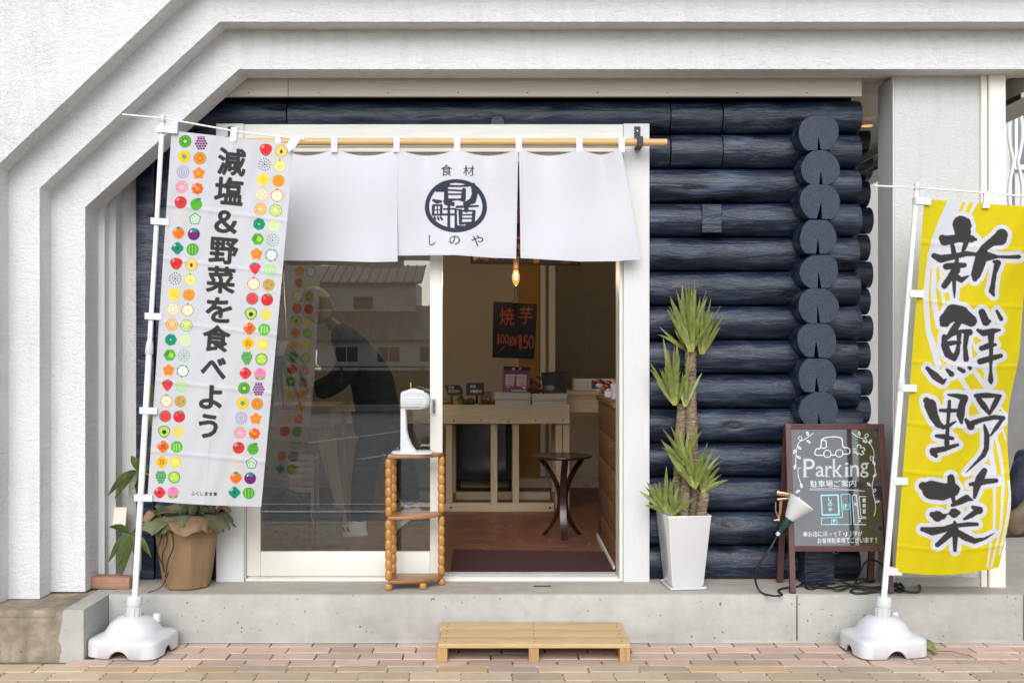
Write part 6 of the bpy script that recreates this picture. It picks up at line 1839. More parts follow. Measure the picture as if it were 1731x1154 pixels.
# ---------------- clamp lamp on the sign and its cable
cl = empty('clamp_lamp', P(1336, 868, 4.95), 'white shaded clamp lamp with green socket gripping the chalkboard sign frame', 'lamp')
DL = 4.93
tipc = P(1318, 898, DL); mouth = P(1352, 852, DL - .02)
ax = (mouth - tipc).normalized()
Rm = ax.to_track_quat('Z', 'Y').to_matrix().to_4x4()
Ml = Matrix.Translation(tipc) @ Rm
Lt = (mouth - tipc).length
sc_ = DL / F
m_ = MB(); m_.lathe([(.010, -.004), (.013, .004), (.0135, .028), (.017, .032), (.0185, .070), (.020, .074), (.020, .082), (.014, .086)], seg=20, M=Ml); m_.build('socket', M['green_socket'], cl, 40)
m_ = MB(); m_.lathe([(.0085, -.022), (.010, -.018), (.010, -.004)], seg=14, M=Ml); m_.build('cord_grip', M['plastic'], cl, 40)
m_ = MB(); m_.lathe([(.024, .078), (.026, .082), (.055, .150), (.0665, .178), (.068, .182), (.064, .182), (.053, .152), (.024, .086)], seg=36, M=Ml)
t = NT('milky_plastic_shade'); t.set(color=(.78, .78, .76), rough=.35)
tr = t.node('ShaderNodeBsdfTranslucent'); tr.inputs[0].default_value = (.8, .8, .78, 1); mx = t.node('ShaderNodeMixShader'); mx.inputs[0].default_value = .3
t.link(t.bsdf.outputs[0], mx.inputs[1]); t.link(tr.outputs[0], mx.inputs[2]); t.link(mx.outputs[0], t.out.inputs['Surface'])
m_.build('shade', t.mat, cl, 40)
m_ = MB(); add_sphere(m_, (0, 0, 0), .028, .028, .034, 16, 10, Ml @ Matrix.Translation((0, 0, .128))); m_.build('bulb', M['plastic'], cl, 60)
m_ = MB(); a_ = P(1313, 834, DL); m_.box(-.034, .034, -.018, .018, -.010, .010, .003, 2, Matrix.Translation(P(1323, 834, DL)) @ Matrix.Rotation(R(8), 4, 'Y')); m_.box(-.031, .031, -.017, .017, -.006, .004, .002, 2, Matrix.Translation(P(1323, 842, DL)) @ Matrix.Rotation(R(-6), 4, 'Y'))
cj = m_.build('clamp_jaw', M['gold'], cl, 40)
m_ = MB(); m_.tube([P(1320, 846, DL), P(1319, 862, DL), P(1317, 876, DL)], [.010, .008, .006], 10); m_.tube([P(1311, 848, DL), P(1311, 862, DL), P(1315, 874, DL)], .0035, 8); m_.build('clamp_arm', M['gold'], cl, 40)
m_ = MB(); add_sphere(m_, P(1316, 878, DL), .0105, seg=12); m_.tube([P(1316, 878, DL - .012), P(1308, 879, DL - .012)], .004, 8); m_.build('pivot_knob', M['gold'], cl, 60)

cb = empty('power_cable', (PX(1430, 4.98), 4.98, PLAT), 'black rubber power cable tangled on platform under the chalkboard sign', 'cable')
zc0 = PLAT + .0075
def gp(x, y, dz=0.0):
    D_ = F * (H - (zc0 + dz)) / (y - CY)
    return Vector((PX(x, D_), D_, zc0 + dz))
start = Ml @ Vector((0, 0, -.02))
m_ = MB()
m_.tube(catmull([start, P(1303, 925, 4.90), P(1282, 955, 4.91), P(1277, 980, 4.93), gp(1286, 1000), gp(1305, 1006), gp(1322, 1005), gp(1316, 997), gp(1335, 992), gp(1362, 990), gp(1400, 993, .004), gp(1440, 988, .008), gp(1475, 992, .004), gp(1520, 987, .004), gp(1542, 983), gp(1555, 990), gp(1552, 1000), gp(1530, 998, .006), gp(1510, 988, .008), gp(1500, 985)], 7), .0052, 8)
m_.build('cord', M['rubber'], cb, 60)
m_ = MB(); m_.tube(catmull([gp(1352, 988), gp(1370, 982, .006), gp(1400, 992, .010), gp(1420, 997, .004), gp(1450, 985, .012), gp(1478, 980, .006), gp(1440, 978, .004), gp(1400, 985, .008), gp(1372, 995), gp(1362, 990), gp(1385, 984, .010), gp(1425, 984, .012), gp(1460, 996, .004), gp(1500, 998, .006), gp(1525, 992), gp(1512, 980, .012), gp(1495, 990, .008), gp(1478, 1000), gp(1448, 1002), gp(1438, 998), gp(1455, 992, .006), gp(1490, 996, .008)], 7), .0052, 8); m_.build('cord', M['rubber'], cb, 60)
m_ = MB(); m_.tube(catmull([gp(1446, 985, .012), P(1455, 965, 5.12), P(1463, 950, 5.13), P(1476, 946, 5.13), P(1492, 955, 5.12), P(1497, 975, 5.10), gp(1508, 992, .01), gp(1522, 1000), gp(1528, 992, .008), gp(1518, 984, .01), gp(1506, 990, .006)], 7), .0048, 8); m_.build('cord', M['rubber'], cb, 60)
# ================================================================ things inside the shop
ZF = PLAT + .006
M['blackcard'] = pmat('black_card', (.014, .013, .014), .55, .1, 20)
M['mat'] = pmat('maroon_mat_pile', (.125, .024, .028), .95, .45, 260, 1.0, 420, bd=.010)
def fl(x, y):
    """floor point under photo pixel"""
    D_ = F * (H - ZF) / (y - CY)
    return Vector((PX(x, D_), D_, ZF))
mt = MB()
a, b, c_, d_ = fl(762, 967), fl(1043, 967), fl(1021, 935), fl(766, 931)
mt.add([a, b, c_, d_] + [p + Vector((0, 0, .012)) for p in (a, b, c_, d_)], [(4, 5, 6, 7), (0, 1, 5, 4), (1, 2, 6, 5), (2, 3, 7, 6), (3, 0, 4, 7)])
tag(mt.build('door_mat', M['mat']), 'dark maroon entrance mat lying just inside the threshold', 'mat')

# round side table with three bowed legs
DT = 6.42
rtb = empty('round_table', (PX(951, DT), DT, ZF), 'small dark mahogany round table with three bowed legs on shop floor', 'table')
zt = PZ(769, DT); cxr = PX(951, DT); rr0 = SXp(51, DT)
m_ = MB(); m_.lathe([(rr0 * .90, zt - .016), (rr0 * .97, zt - .010), (rr0, zt - .004), (rr0 * .99, zt), (0, zt + .0005)], c=(cxr, DT, 0), seg=48); m_.build('table_top', M['darkwood'], rtb, 40)
for k in range(3):
    an = R(-118 + 120 * k)
    m_ = MB(); pts = []
    for i in range(13):
        f_ = i / 12
        rad = .020 + .150 * (abs(f_ - .46) / .54) ** 2.0
        pts.append(Vector((cxr + rad * math.cos(an + R(30)), DT + rad * math.sin(an + R(30)), ZF + .004 + (zt - .016 - ZF - .004) * f_)))
    d = Vector((-math.sin(an + R(30)), math.cos(an + R(30)), 0)) * .020
    vs = []
    for i, p in enumerate(pts):
        o_ = Vector((math.cos(an + R(30)), math.sin(an + R(30)), 0)) * .008
        vs += [p - d - o_, p + d - o_, p + d + o_, p - d + o_]
    n_ = len(pts)
    m_.add(vs, [(4 * i + k_, 4 * i + (k_ + 1) % 4, 4 * i + 4 + (k_ + 1) % 4, 4 * i + 4 + k_) for i in range(n_ - 1) for k_ in range(4)] + [(3, 2, 1, 0), tuple(4 * (n_ - 1) + k_ for k_ in range(4))])
    m_.build('leg', M['darkwood'], rtb, 50)
m_ = MB(); m_.lathe([(.020, ZF + .20), (.024, ZF + .21), (.024, ZF + .24), (.020, ZF + .25)], c=(cxr, DT, 0), seg=18); m_.build('hub', M['darkwood'], rtb, 40)

# plank fronted counter at the right
ct = empty('plank_counter', (1.0, 5.9, ZF), 'dark stained plank fronted shop counter along right side of room', 'counter')
XC = .598; zct = PZ(668, 6.3)
hh = (zct - .03 - ZF) / 5
for k in range(5):
    m_ = MB(); m_.box(XC + .003 * (k % 2), XC + .03, 5.40, 6.36, ZF + hh * k + .002, ZF + hh * (k + 1) - .002, .003, 2); m_.build('plank', M['counter'], ct, 40)
for k in range(5):
    m_ = MB(); m_.box(XC + .031, 1.45, 6.33, 6.36, ZF + hh * k + .002, ZF + hh * (k + 1) - .002, .003); m_.build('plank', M['counter'], ct)
m_ = MB(); m_.box(XC + .031, 1.5, 5.42, 6.325, ZF, zct - .031); m_.build('carcass', M['gap_dark'], ct)
m_ = MB(); m_.box(XC - .012, 1.55, 5.39, 6.375, zct - .03, zct, .003, 2); m_.build('counter_top', M['counter'], ct, 40)
m_ = MB(); m_.box(XC - .012, XC - .002, 5.40, 6.36, ZF, ZF + .03); m_.build('skirting', M['cream_metal'], ct)
# low pale counter beyond
bc = empty('back_counter', (PX(985, 7.6), 7.6, ZF), 'low pale wooden counter against the back wall', 'counter')
m_ = MB(); m_.box(PX(958, 7.6), PX(1120, 7.6), 7.6, 8.2, PZ(697, 7.6), PZ(668, 7.6), .002); m_.build('apron', M['pine_x'], bc)
m_ = MB(); m_.box(PX(957, 7.6), PX(1121, 7.6), 7.59, 8.25, PZ(668, 7.6) + .001, PZ(665, 7.6) + .01, .002); m_.build('counter_top', M['pine_x'], bc)
for px_ in (1075, 1115):
    m_ = MB(); m_.box(PX(px_, 7.6), PX(px_ + 8, 7.6), 7.62, 7.68, ZF, PZ(697, 7.6) - .001, .002); m_.build('leg', M['pine_z'], bc)
for k in range(3):
    m_ = MB(); m_.box(PX(970, 7.9), PX(1040, 7.9), 7.9, 8.1, PZ(665, 7.6) + .012 + .03 * k, PZ(665, 7.6) + .040 + .03 * k, .003)
    tag(m_.build('flat_box', M['cloth_white']), ['plain white flat box at the bottom of stack on back counter', 'plain white flat box in the middle of stack on back counter', 'plain white flat box on top of stack on back counter'][k], 'box', 'stacked flat boxes on back counter')

# display table of sawn timber on castors
DTB = 7.40
dt = empty('display_table', (PX(800, DTB), DTB + .3, ZF), 'sawn pine display table on castors in middle of shop', 'table')
xl, xr = PX(560, DTB), PX(963, DTB)
zt2, zb2 = PZ(684, DTB), PZ(716, DTB)
zr0, zr1 = PZ(866, DTB), PZ(851, DTB)
m_ = MB(); m_.box(xl, xr, DTB, DTB + .03, zb2, zt2, .002); m_.build('front_apron', M['pine_x'], dt)
m_ = MB(); m_.box(xl, xr, DTB + .68, DTB + .71, zb2, zt2, .002); m_.build('back_apron', M['pine_x'], dt)
for x_ in (xl, xr - .03):
    m_ = MB(); m_.box(x_, x_ + .03, DTB + .031, DTB + .679, zb2, zt2 - .001, .002); m_.build('end_apron', M['pine_y'], dt)
m_ = MB(); m_.box(xl + .031, xr - .031, DTB + .031, DTB + .679, zt2 - .07, zt2 - .055); m_.build('table_top', M['pine_x'], dt)
for px_ in (590, 680, 758.5, 835, 872, 945):
    w_ = .024
    X_ = PX(px_, DTB)
    m_ = MB(); m_.box(X_ - w_, X_ + w_, DTB + .035, DTB + .085, zr1 + .001, zb2 - .001, .002); m_.build('leg', M['pine_z'], dt)
    m_ = MB(); m_.box(X_ - w_, X_ + w_, DTB + .62, DTB + .67, zr1 + .001, zb2 - .001, .002); m_.build('leg', M['pine_z'], dt)
    m_ = MB(); m_.box(X_ - w_, X_ + w_, DTB + .086, DTB + .619, zr0 + .002, zr1 - .004, .002); m_.build('cross_rail', M['pine_y'], dt)
m_ = MB(); m_.box(xl, PX(937, DTB), DTB + .03, DTB + .085, zr0, zr1, .002); m_.build('bottom_rail', M['pine_x'], dt)
m_ = MB(); m_.box(xl, PX(937, DTB), DTB + .62, DTB + .675, zr0, zr1, .002); m_.build('bottom_rail', M['pine_x'], dt)
m_ = MB(); m_.box(PX(952, DTB), PX(963, DTB), DTB + .032, DTB + .08, ZF, zb2 - .001, .002); m_.build('leg', M['pine_z'], dt)
m_ = MB()
for k, x_ in enumerate(np.linspace(xl + .1, xr - .05, 9)):
    m_.lathe([(.006, 0), (.005, .002), (0, .002)], seg=8, M=Matrix.Translation((x_, DTB, zb2 + .02 + .003 * (k % 3))) @ Matrix.Rotation(R(90), 4, 'X'))
m_.build('nail_heads', M['nail'], dt)
for px_ in (600, 762, 930):
    X_ = PX(px_, DTB)
    m_ = MB(); m_.lathe([(.024, -.012), (.026, -.008), (.026, .008), (.024, .012)], seg=18, M=Matrix.Translation((X_, DTB + .055, ZF + .027)) @ Matrix.Rotation(R(90), 4, 'Y')); m_.box(X_ - .016, X_ + .016, DTB + .04, DTB + .07, ZF + .035, zr0 - .001)
    m_.build('castor', M['iron'], dt, 40)

# foam boxes, menus and price cards on the display table
zdt = zt2 - .054
def simple_box(name, px0, px1, py0, py1, D_, dep, mat, label, cat, group=None, lid=False, z0=None):
    m_ = MB()
    zb_ = PZ(py1, D_) if z0 is None else z0
    o = empty(name, (PX((px0 + px1) / 2, D_), D_ + dep / 2, zb_), label, cat, group)
    zt_ = PZ(py0, D_)
    hm = zb_ + (zt_ - zb_) * .62
    if lid:
        m_.box(PX(px0 + .8, D_), PX(px1 - .8, D_), D_ + .004, D_ + dep - .004, zb_, hm, .004, 2); m_.build('body', mat, o, 40)
        m_ = MB(); m_.box(PX(px0, D_), PX(px1, D_), D_, D_ + dep, hm + .001, zt_, .004, 2); m_.build('lid', mat, o, 40)
    else:
        m_.box(PX(px0, D_), PX(px1, D_), D_, D_ + dep, zb_, zt_, .002); m_.build('body', mat, o)
    return o
M['foam'] = pmat('white_foam', (.62, .58, .52), .7, .04, 30, .2, 300)
simple_box('foam_box', 836, 897, 664, 690, 7.47, .30, M['foam'], 'white lidded foam box on display table below purple menu', 'box', 'foam boxes on display table', True, zdt + .001)
simple_box('foam_box', 898.5, 959, 666, 690, 7.47, .30, M['foam'], 'white lidded foam box at right end of display table', 'box', 'foam boxes on display table', True, zdt + .001)
def card(name, quad, D_, draw, label, cat, bg, S=8, thick=.006, nu=50, nv=50, parent_mat='blackcard', group=None, lean=0.0, face='card'):
    """flat printed card: quad of photo pixels TL TR BR BL"""
    xs = [p[0] for p in quad]; ys = [p[1] for p in quad]
    c = Canvas(min(xs) - 1, min(ys) - 1, max(xs) + 1, max(ys) + 1, S, bg)
    if draw: draw(c)
    o = empty(name, P((quad[2][0] + quad[3][0]) / 2, (quad[2][1] + quad[3][1]) / 2, D_), label, cat, group)
    def fn(U, V):
        x = (quad[0][0] * (1 - U) + quad[1][0] * U) * (1 - V) + (quad[3][0] * (1 - U) + quad[2][0] * U) * V
        y = (quad[0][1] * (1 - U) + quad[1][1] * U) * (1 - V) + (quad[3][1] * (1 - U) + quad[2][1] * U) * V
        return x, y, D_ + lean * (1 - V)
    print_sheet('printed_face', nu, nv, fn, c, M[face], o)
    m_ = MB(); q = [P(p[0], p[1], D_ + .0015 + lean * (1 if i < 2 else 0)) for i, p in enumerate(quad)]
    m_.add(q + [p + Vector((0, thick, 0)) for p in q], [(0, 1, 2, 3), (7, 6, 5, 4), (0, 4, 5, 1), (1, 5, 6, 2), (2, 6, 7, 3), (3, 7, 4, 0)]); m_.build('backing', M[parent_mat], o)
    return o
ZLID = PZ(664, 7.47)
def dmenu(c):
    c.poly([(848, 618), (900, 618), (900, 626), (848, 624)], (.02, .01, .02))
    for i, ch in enumerate('焼芋'): c.text(ch, 868 + i * 11, 623.5, 5, (.7, .7, .7), .1, fit=(4.5, 4.5))
    c.poly([(855, 632), (870, 632.5), (869, 652), (854, 651)], (.70, .62, .58)); c.poly([(874, 632.5), (890, 633), (889, 653), (873, 652)], (.70, .62, .58))
    for j in range(4):
        c.line([(857, 637 + j * 4), (868, 637.4 + j * 4)], .5, (.25, .15, .2)); c.line([(876, 637.4 + j * 4), (887, 638 + j * 4)], .5, (.25, .15, .2))
    c.disk(871.5, 634, 1.3, (.8, .7, .75)); c.ell(885, 653, 4, 2.5, (.5, .2, .3)); c.ell(886, 655, 3, 1.8, (.75, .6, .6)); c.ell(858, 654, 3.4, 2, (.55, .2, .05))
    c.poly([(862, 657), (899, 657), (899, 664), (861, 663)], (.02, .015, .02))
    for i in range(9): c.line([(864.5 + i * 3, 659), (866 + i * 3, 661)], .8, (.6, .6, .6))
card('menu_board', ((851, 618.5), (897, 621), (894, 663.5), (849, 662)), 7.50, dmenu, 'purple printed menu board propped on left foam box', 'menu', (.24, .045, .17))
def dblk(c):
    c.ell(930, 655, 9, 5.5, (.08, .12, .24)); c.ell(931, 655, 5.5, 3.6, (.45, .27, .12)); c.ell(944, 661, 1.6, 1.2, (.3, .05, .04))
    for j in range(4): c.line([(920, 634 + j * 4), (945, 633 + j * 4)], .3, (.07, .05, .04))
card('menu_board', ((914.5, 629.5), (955, 627), (957.5, 664), (917.5, 664.5)), 7.50, dblk, 'black menu board with small picture propped on right foam box', 'menu', (.016, .008, .008))
def dlines(words, y0, dy, x0, col):
    def f_(c):
        for j, w_ in enumerate(words):
            for i, ch in enumerate(w_):
                if ch != ' ': c.text(ch, x0 + i * 5.0, y0 + j * dy, 5, col, .08, fit=(4.2, 4.6))
    return f_
card('price_card', ((751, 651), (777, 650), (783, 664), (757, 667)), 7.46, dlines(('干芋', '¥200'), 655, 6, 760, (.5, .42, .38)), 'black price card leaning at left end of display table', 'price card', (.012, .01, .01), lean=.03, group='price cards on display table')
card('price_card', ((788, 647), (818, 646.5), (818.5, 668), (788, 668)), 7.44, dlines(('野菜', '¥150'), 653, 8, 797, (.62, .60, .58)), 'square black price card with white writing beside foam box', 'price card', (.010, .010, .010), lean=.02, group='price cards on display table')
m_ = MB(); m_.tube([P(806, 668, 7.455), P(806, 682, 7.455)], .008, 8); m_.lathe([(.03, 0), (.03, .006), (.01, .008)], c=(PX(806, 7.455), 7.455, zdt + .001), seg=16)
tag(m_.build('card_holder', M['iron']), 'thin black card holder under the square price card', 'holder')
def produce(name, x, y, D_, r, col, label, cat, n_=6, seed=0, group=None):
    rnd = random.Random(seed)
    o = empty(name, (PX(x, D_), D_, zdt + .001), label, cat, group)
    mt_ = pmat(name + '_skin', col, .5, .3, 20, .2, 60)
    m_ = MB()
    for i in range(n_):
        add_sphere(m_, (PX(x, D_) + rnd.uniform(-r, r), D_ + rnd.uniform(-r, r) * .6, zdt + .015 + rnd.uniform(.2, .9) * r), r * rnd.uniform(.35, .55), r * rnd.uniform(.3, .5), r * rnd.uniform(.25, .5), 10, 7)
    m_.build('produce', mt_, o, 60)
    m_ = MB(); m_.lathe([(r * .8, 0), (r * 1.25, .03), (r * 1.2, .031), (r * .75, .004)], c=(PX(x, D_), D_, zdt + .001), seg=20); m_.build('dish', M['pine_x'], o, 40)
    return o
produce('potato_dish', 764, 676, 7.52, .075, (.42, .25, .09), 'wooden dish of small brown potatoes at left of table', 'dish', 9, 1, 'produce dishes on display table')
produce('greens_dish', 783, 676, 7.60, .07, (.10, .13, .03), 'wooden dish of dark greens behind square price card', 'dish', 9, 2, 'produce dishes on display table')
produce('carrot_dish', 826, 674, 7.58, .06, (.30, .09, .03), 'wooden dish of small reddish roots beside left foam box', 'dish', 8, 3, 'produce dishes on display table')
produce('lemon_dish', 700, 676, 7.60, .08, (.5, .36, .06), 'wooden dish of yellow fruit seen through the door glass', 'dish', 8, 4, 'produce dishes on display table')
produce('pumpkin_dish', 640, 676, 7.58, .08, (.42, .16, .03), 'wooden dish of orange fruit at far left of display table', 'dish', 8, 5, 'produce dishes on display table')
M['jar_gold'] = pmat('preserve_amber', (.34, .15, .03), .25, .3, 12)
for k, px_ in enumerate((655, 668, 681, 722, 735)):
    o = empty('preserve_jar', (PX(px_, 7.55), 7.55, zdt), 'small amber preserve jar on display table, ' + ('leftmost of five', 'second from the left', 'middle one of five', 'fourth from the left', 'rightmost, by the door stile')[k], 'jar', 'preserve jars on display table')
    m_ = MB(); m_.lathe([(.022, zdt + .001), (.026, zdt + .005), (.026, zdt + .06), (.02, zdt + .07)], c=(PX(px_, 7.55), 7.55 + .02 * (k % 2), 0), seg=16); m_.build('body', M['jar_gold'], o, 40)
    m_ = MB(); m_.lathe([(.0225, zdt + .0705), (.0225, zdt + .086), (.021, zdt + .088)], c=(PX(px_, 7.55), 7.55 + .02 * (k % 2), 0), seg=16); m_.build('lid', M['foam'], o, 40)
for k, (px_, hgt, w_) in enumerate(((772, .17, .05), (822, .14, .045))):
    o = empty('paper_bag', (PX(px_, 7.75), 7.75, zdt), ['upright brown paper bag behind price cards at left of table', 'smaller brown paper bag left of the foam boxes'][k], 'bag', 'paper bags on display table')
    m_ = MB(); X_ = PX(px_, 7.75); m_.hexa([(X_ - w_, 7.70, zdt + .001), (X_ + w_, 7.70, zdt + .001), (X_ + w_, 7.78, zdt + .001), (X_ - w_, 7.78, zdt + .001)], [(X_ - w_ * .96, 7.735, zdt + hgt), (X_ + w_ * .93, 7.735, zdt + hgt), (X_ + w_ * .93, 7.745, zdt + hgt), (X_ - w_ * .96, 7.745, zdt + hgt)]); m_.build('body', M['kraft'], o)
    m_ = MB(); m_.box(X_ - w_ * .5, X_ + w_ * .5, 7.705, 7.715, zdt + hgt * .35, zdt + hgt * .62); m_.build('sticker', M['foam'], o)
# dried arrangement and string of tiny lights between the boards
da = empty('dried_bouquet', (PX(905, 7.62), 7.62, zdt), 'dried flower bouquet between the two menu boards', 'bouquet')
m_ = MB(); rnd = random.Random(12)
for i in range(26):
    an, l_ = rnd.uniform(-.7, .7), rnd.uniform(.15, .27)
    b_ = Vector((PX(905, 7.62), 7.62, zdt)); m_.tube([b_, b_ + Vector((math.sin(an) * l_ * .5, rnd.uniform(-.03, .03), math.cos(an) * l_))], .0022, 5)
m_.build('twigs', pmat('dry_twig', (.22, .13, .07), .9), da)
m_ = MB()
for i in range(30):
    an, l_ = rnd.uniform(-.7, .7), rnd.uniform(.10, .27)
    add_sphere(m_, (PX(905, 7.62) + math.sin(an) * l_ * .5, 7.60 + rnd.uniform(-.03, .03), zdt + math.cos(an) * l_), .013, seg=7, rings=5)
m_.build('flower_heads', pmat('dry_petals', (.30, .10, .05), .9, .4, 80), da, 60)

# hanging slate and bulb
DB2 = 6.85
def dslate(c):
    OR = (.12, .026, .010)
    c.text('焼', 857, 535, 30, OR, .15, fit=(25, 30)); c.text('芋', 889, 533, 30, OR, .15, fit=(22, 29))
    for i, (ch, w_) in enumerate((('1', 4), ('0', 8), ('0', 8), ('g', 8))): c.text(ch, 842.5 + i * 7.2, 573 + (4 if ch == 'g' else 0), 18, OR, .2, fit=(w_ * .85, 17 if ch != 'g' else 15))
    c.text('¥', 871, 576, 14, OR, .3, fit=(7, 15))
    for i, (ch, w_) in enumerate((('1', 5), ('5', 9), ('0', 10))): c.text(ch, 879.5 + i * 9.3, 578, 22, OR, .2, fit=(w_ * .9, 23))
    c.line([(841, 597), (853, 585)], .7, OR)
M['slate'] = make_print('slate_face', 0.6, 0.12)
hs = card('hanging_slate', ((834, 509.5), (908.5, 514), (903, 607), (832, 604)), DB2, dslate, 'black hanging slate with orange chalk lettering under the bulb', 'sign', (.004, .006, .009), nu=110, nv=130, thick=.015, face='slate')
wr = empty('pendant_bulb', P(872, 438, 6.6), 'lit clear filament bulb hanging by twisted cord above the slate', 'lamp')
bz = P(872, 466, 6.6)
m_ = MB(); m_.tube([P(872, 436, 6.6) + Vector((0, 0, .55)), P(872, 440, 6.6)], .005, 8); m_.build('cord', M['iron'], wr)
m_ = MB(); m_.tube([P(872, 437, 6.6), P(872, 453, 6.6)], [.020, .020], 16); m_.build('holder', pmat('dark_bronze', (.10, .05, .025), .4, metal=.7), wr, 40)
t = NT('warm_bulb_glass')
g_ = t.node('ShaderNodeBsdfTransparent'); g_.inputs[0].default_value = (1, .72, .38, 1)
gl_ = t.node('ShaderNodeEmission'); gl_.inputs[0].default_value = (1, .50, .12, 1); gl_.inputs[1].default_value = 1.1
mx = t.node('ShaderNodeMixShader'); mx.inputs[0].default_value = .35
t.link(g_.outputs[0], mx.inputs[1]); t.link(gl_.outputs[0], mx.inputs[2]); t.link(mx.outputs[0], t.out.inputs['Surface'])
m_ = MB(); k_ = 6.6 / F * .82
m_.lathe([(.0, -20 * k_), (3.5 * k_, -19 * k_), (6.5 * k_, -13 * k_), (8 * k_, -6 * k_), (7.6 * k_, 2 * k_), (5.5 * k_, 9 * k_), (4.6 * k_, 13 * k_)], c=bz, seg=20); m_.build('bulb_glass', t.mat, wr, 60)
t = NT('filament_glow'); t.set(color=(1, .7, .3), emit=(1, .72, .32), estr=30.0)
m_ = MB()
for s_ in (-1, 1): m_.tube([bz + Vector((s_ * 1.2 * k_, 0, 8 * k_)), bz + Vector((s_ * 2.6 * k_, 0, 0)), bz + Vector((s_ * 1.6 * k_, 0, -9 * k_))], .0028, 6)
m_.build('filament', t.mat, wr)
pt = bpy.data.lights.new('bulb_light', 'POINT'); pt.energy = 7; pt.color = (1.0, .78, .52); pt.shadow_soft_size = .03
po = bpy.data.objects.new('bulb_light', pt); COL.objects.link(po); po.parent = wr; po.location = Vector((bz.x, bz.y - .05, bz.z)) - off_of(wr)
m_ = MB()
for s_ in (-1, 1): m_.tube(catmull([bz + Vector((0, .01, -20 * k_)), P(872 + s_ * 3, 498, 6.75), P(872 - s_ * 3, 506, 6.8), P(872 + s_ * 12, 511, DB2)], 5), .0022, 5)
m_.build('twisted_wire', M['gold'], wr)
BULB_GLASS, BULB_GLOW = bpy.data.materials['warm_bulb_glass'], bpy.data.materials['filament_glow']
for k, (bx_, by_, bz_, lb) in enumerate(((-1.1, 6.9, 2.38, 'lit filament bulb hanging near the left wall inside shop'), (1.35, 7.3, 2.42, 'lit filament bulb hanging over the back counter inside shop'))):
    o = empty('pendant_bulb', (bx_, by_, 2.66), lb, 'lamp', 'pendant bulbs in shop')
    m_ = MB(); m_.tube([(bx_, by_, 2.66), (bx_, by_, bz_ + .09)], .005, 8); m_.build('cord', M['iron'], o)
    m_ = MB(); m_.tube([(bx_, by_, bz_ + .05), (bx_, by_, bz_ + .10)], .02, 14); m_.build('holder', M['iron'], o, 40)
    m_ = MB(); m_.lathe([(.0, -.077), (.0135, -.073), (.025, -.05), (.031, -.023), (.029, .008), (.021, .035), (.018, .05)], c=(bx_, by_, bz_), seg=18); m_.build('bulb_glass', BULB_GLASS, o, 60)
    m_ = MB(); m_.tube([(bx_ - .005, by_, bz_ + .03), (bx_ + .005, by_, bz_ - .035)], .003, 6); m_.build('filament', BULB_GLOW, o)
    p2 = bpy.data.lights.new('bulb_light', 'POINT'); p2.energy = 5; p2.color = (1.0, .84, .64); p2.shadow_soft_size = .04
    l2 = bpy.data.objects.new('bulb_light', p2); COL.objects.link(l2); l2.parent = o; l2.location = (0, -.05, bz_ - 2.66 - .09)
# poster high above
def dpost(c):
    rnd = random.Random(3)
    for i in range(60): c.ell(rnd.uniform(800, 978), rnd.uniform(380, 446), rnd.uniform(4, 10), rnd.uniform(2, 5), rnd.choice([(.42, .20, .01), (.30, .06, .02), (.10, .03, .10), (.5, .28, .02), (.03, .04, .12)]), rnd.uniform(0, 3))
    for i in range(20): c.line([(803 + i * 8.6, 435), (808 + i * 8.6, 435.3)], 1.1, (.45, .40, .45))
card('autumn_poster', ((799, 380), (977, 386), (977, 446), (799, 442)), 7.2, dpost, 'dark framed autumn harvest poster hanging above curtain line', 'poster', (.05, .03, .05), S=4, nu=120, nv=40, thick=.02)
m_ = MB(); m_.add([P(795, 376, 7.215), P(981, 382, 7.215), P(981, 450, 7.215), P(795, 446, 7.215)] + [P(795, 376, 7.24), P(981, 382, 7.24), P(981, 450, 7.24), P(795, 446, 7.24)], [(0, 1, 2, 3), (7, 6, 5, 4), (0, 4, 5, 1), (1, 5, 6, 2), (2, 6, 7, 3), (3, 7, 4, 0)])
fr_ = m_.build('poster_frame', M['iron'], bpy.data.objects['autumn_poster'])
# things on the plank counter
simple_box('tissue_box', 1024, 1046, 662, 668, 6.0, .12, M['cloth_white'], 'low white paper box on end of plank counter', 'box', z0=zct + .001)
cu = empty('clear_cup', (PX(1042, 5.8), 5.8, zct), 'translucent cup standing on plank counter by the jamb', 'cup')
m_ = MB(); m_.lathe([(.025, zct + .001), (.032, zct + .085), (.033, zct + .087), (.030, zct + .085), (.023, zct + .004)], c=(PX(1041, 5.8), 5.8, 0), seg=20); m_.build('body', M['plastic'], cu, 40)
bb = empty('treat_bags', (PX(1025, 6.15), 6.15, zct), 'red and white wrapped treats heaped on plank counter', 'treats')
m_ = MB(); rnd = random.Random(5)
for i in range(16):
    m_.cur = i % 2
    add_sphere(m_, (PX(1025, 6.15) + rnd.uniform(-.05, .06), 6.15 + rnd.uniform(-.06, .06), zct + .02 + rnd.uniform(0, .075)), .026, .02, .016, 9, 6)
m_.build('wrapped_sweets', [pmat('red_wrapper', (.26, .03, .02), .3), pmat('pale_wrapper', (.5, .4, .3), .35)], bb, 60)
card('price_card', ((1000, 642), (1013, 643), (1013, 657), (1000, 657)), 6.25, None, 'small black price card on plank counter beside wrapped treats', 'price card', (.012, .01, .01), nu=6, nv=6, group='price cards on plank counter')

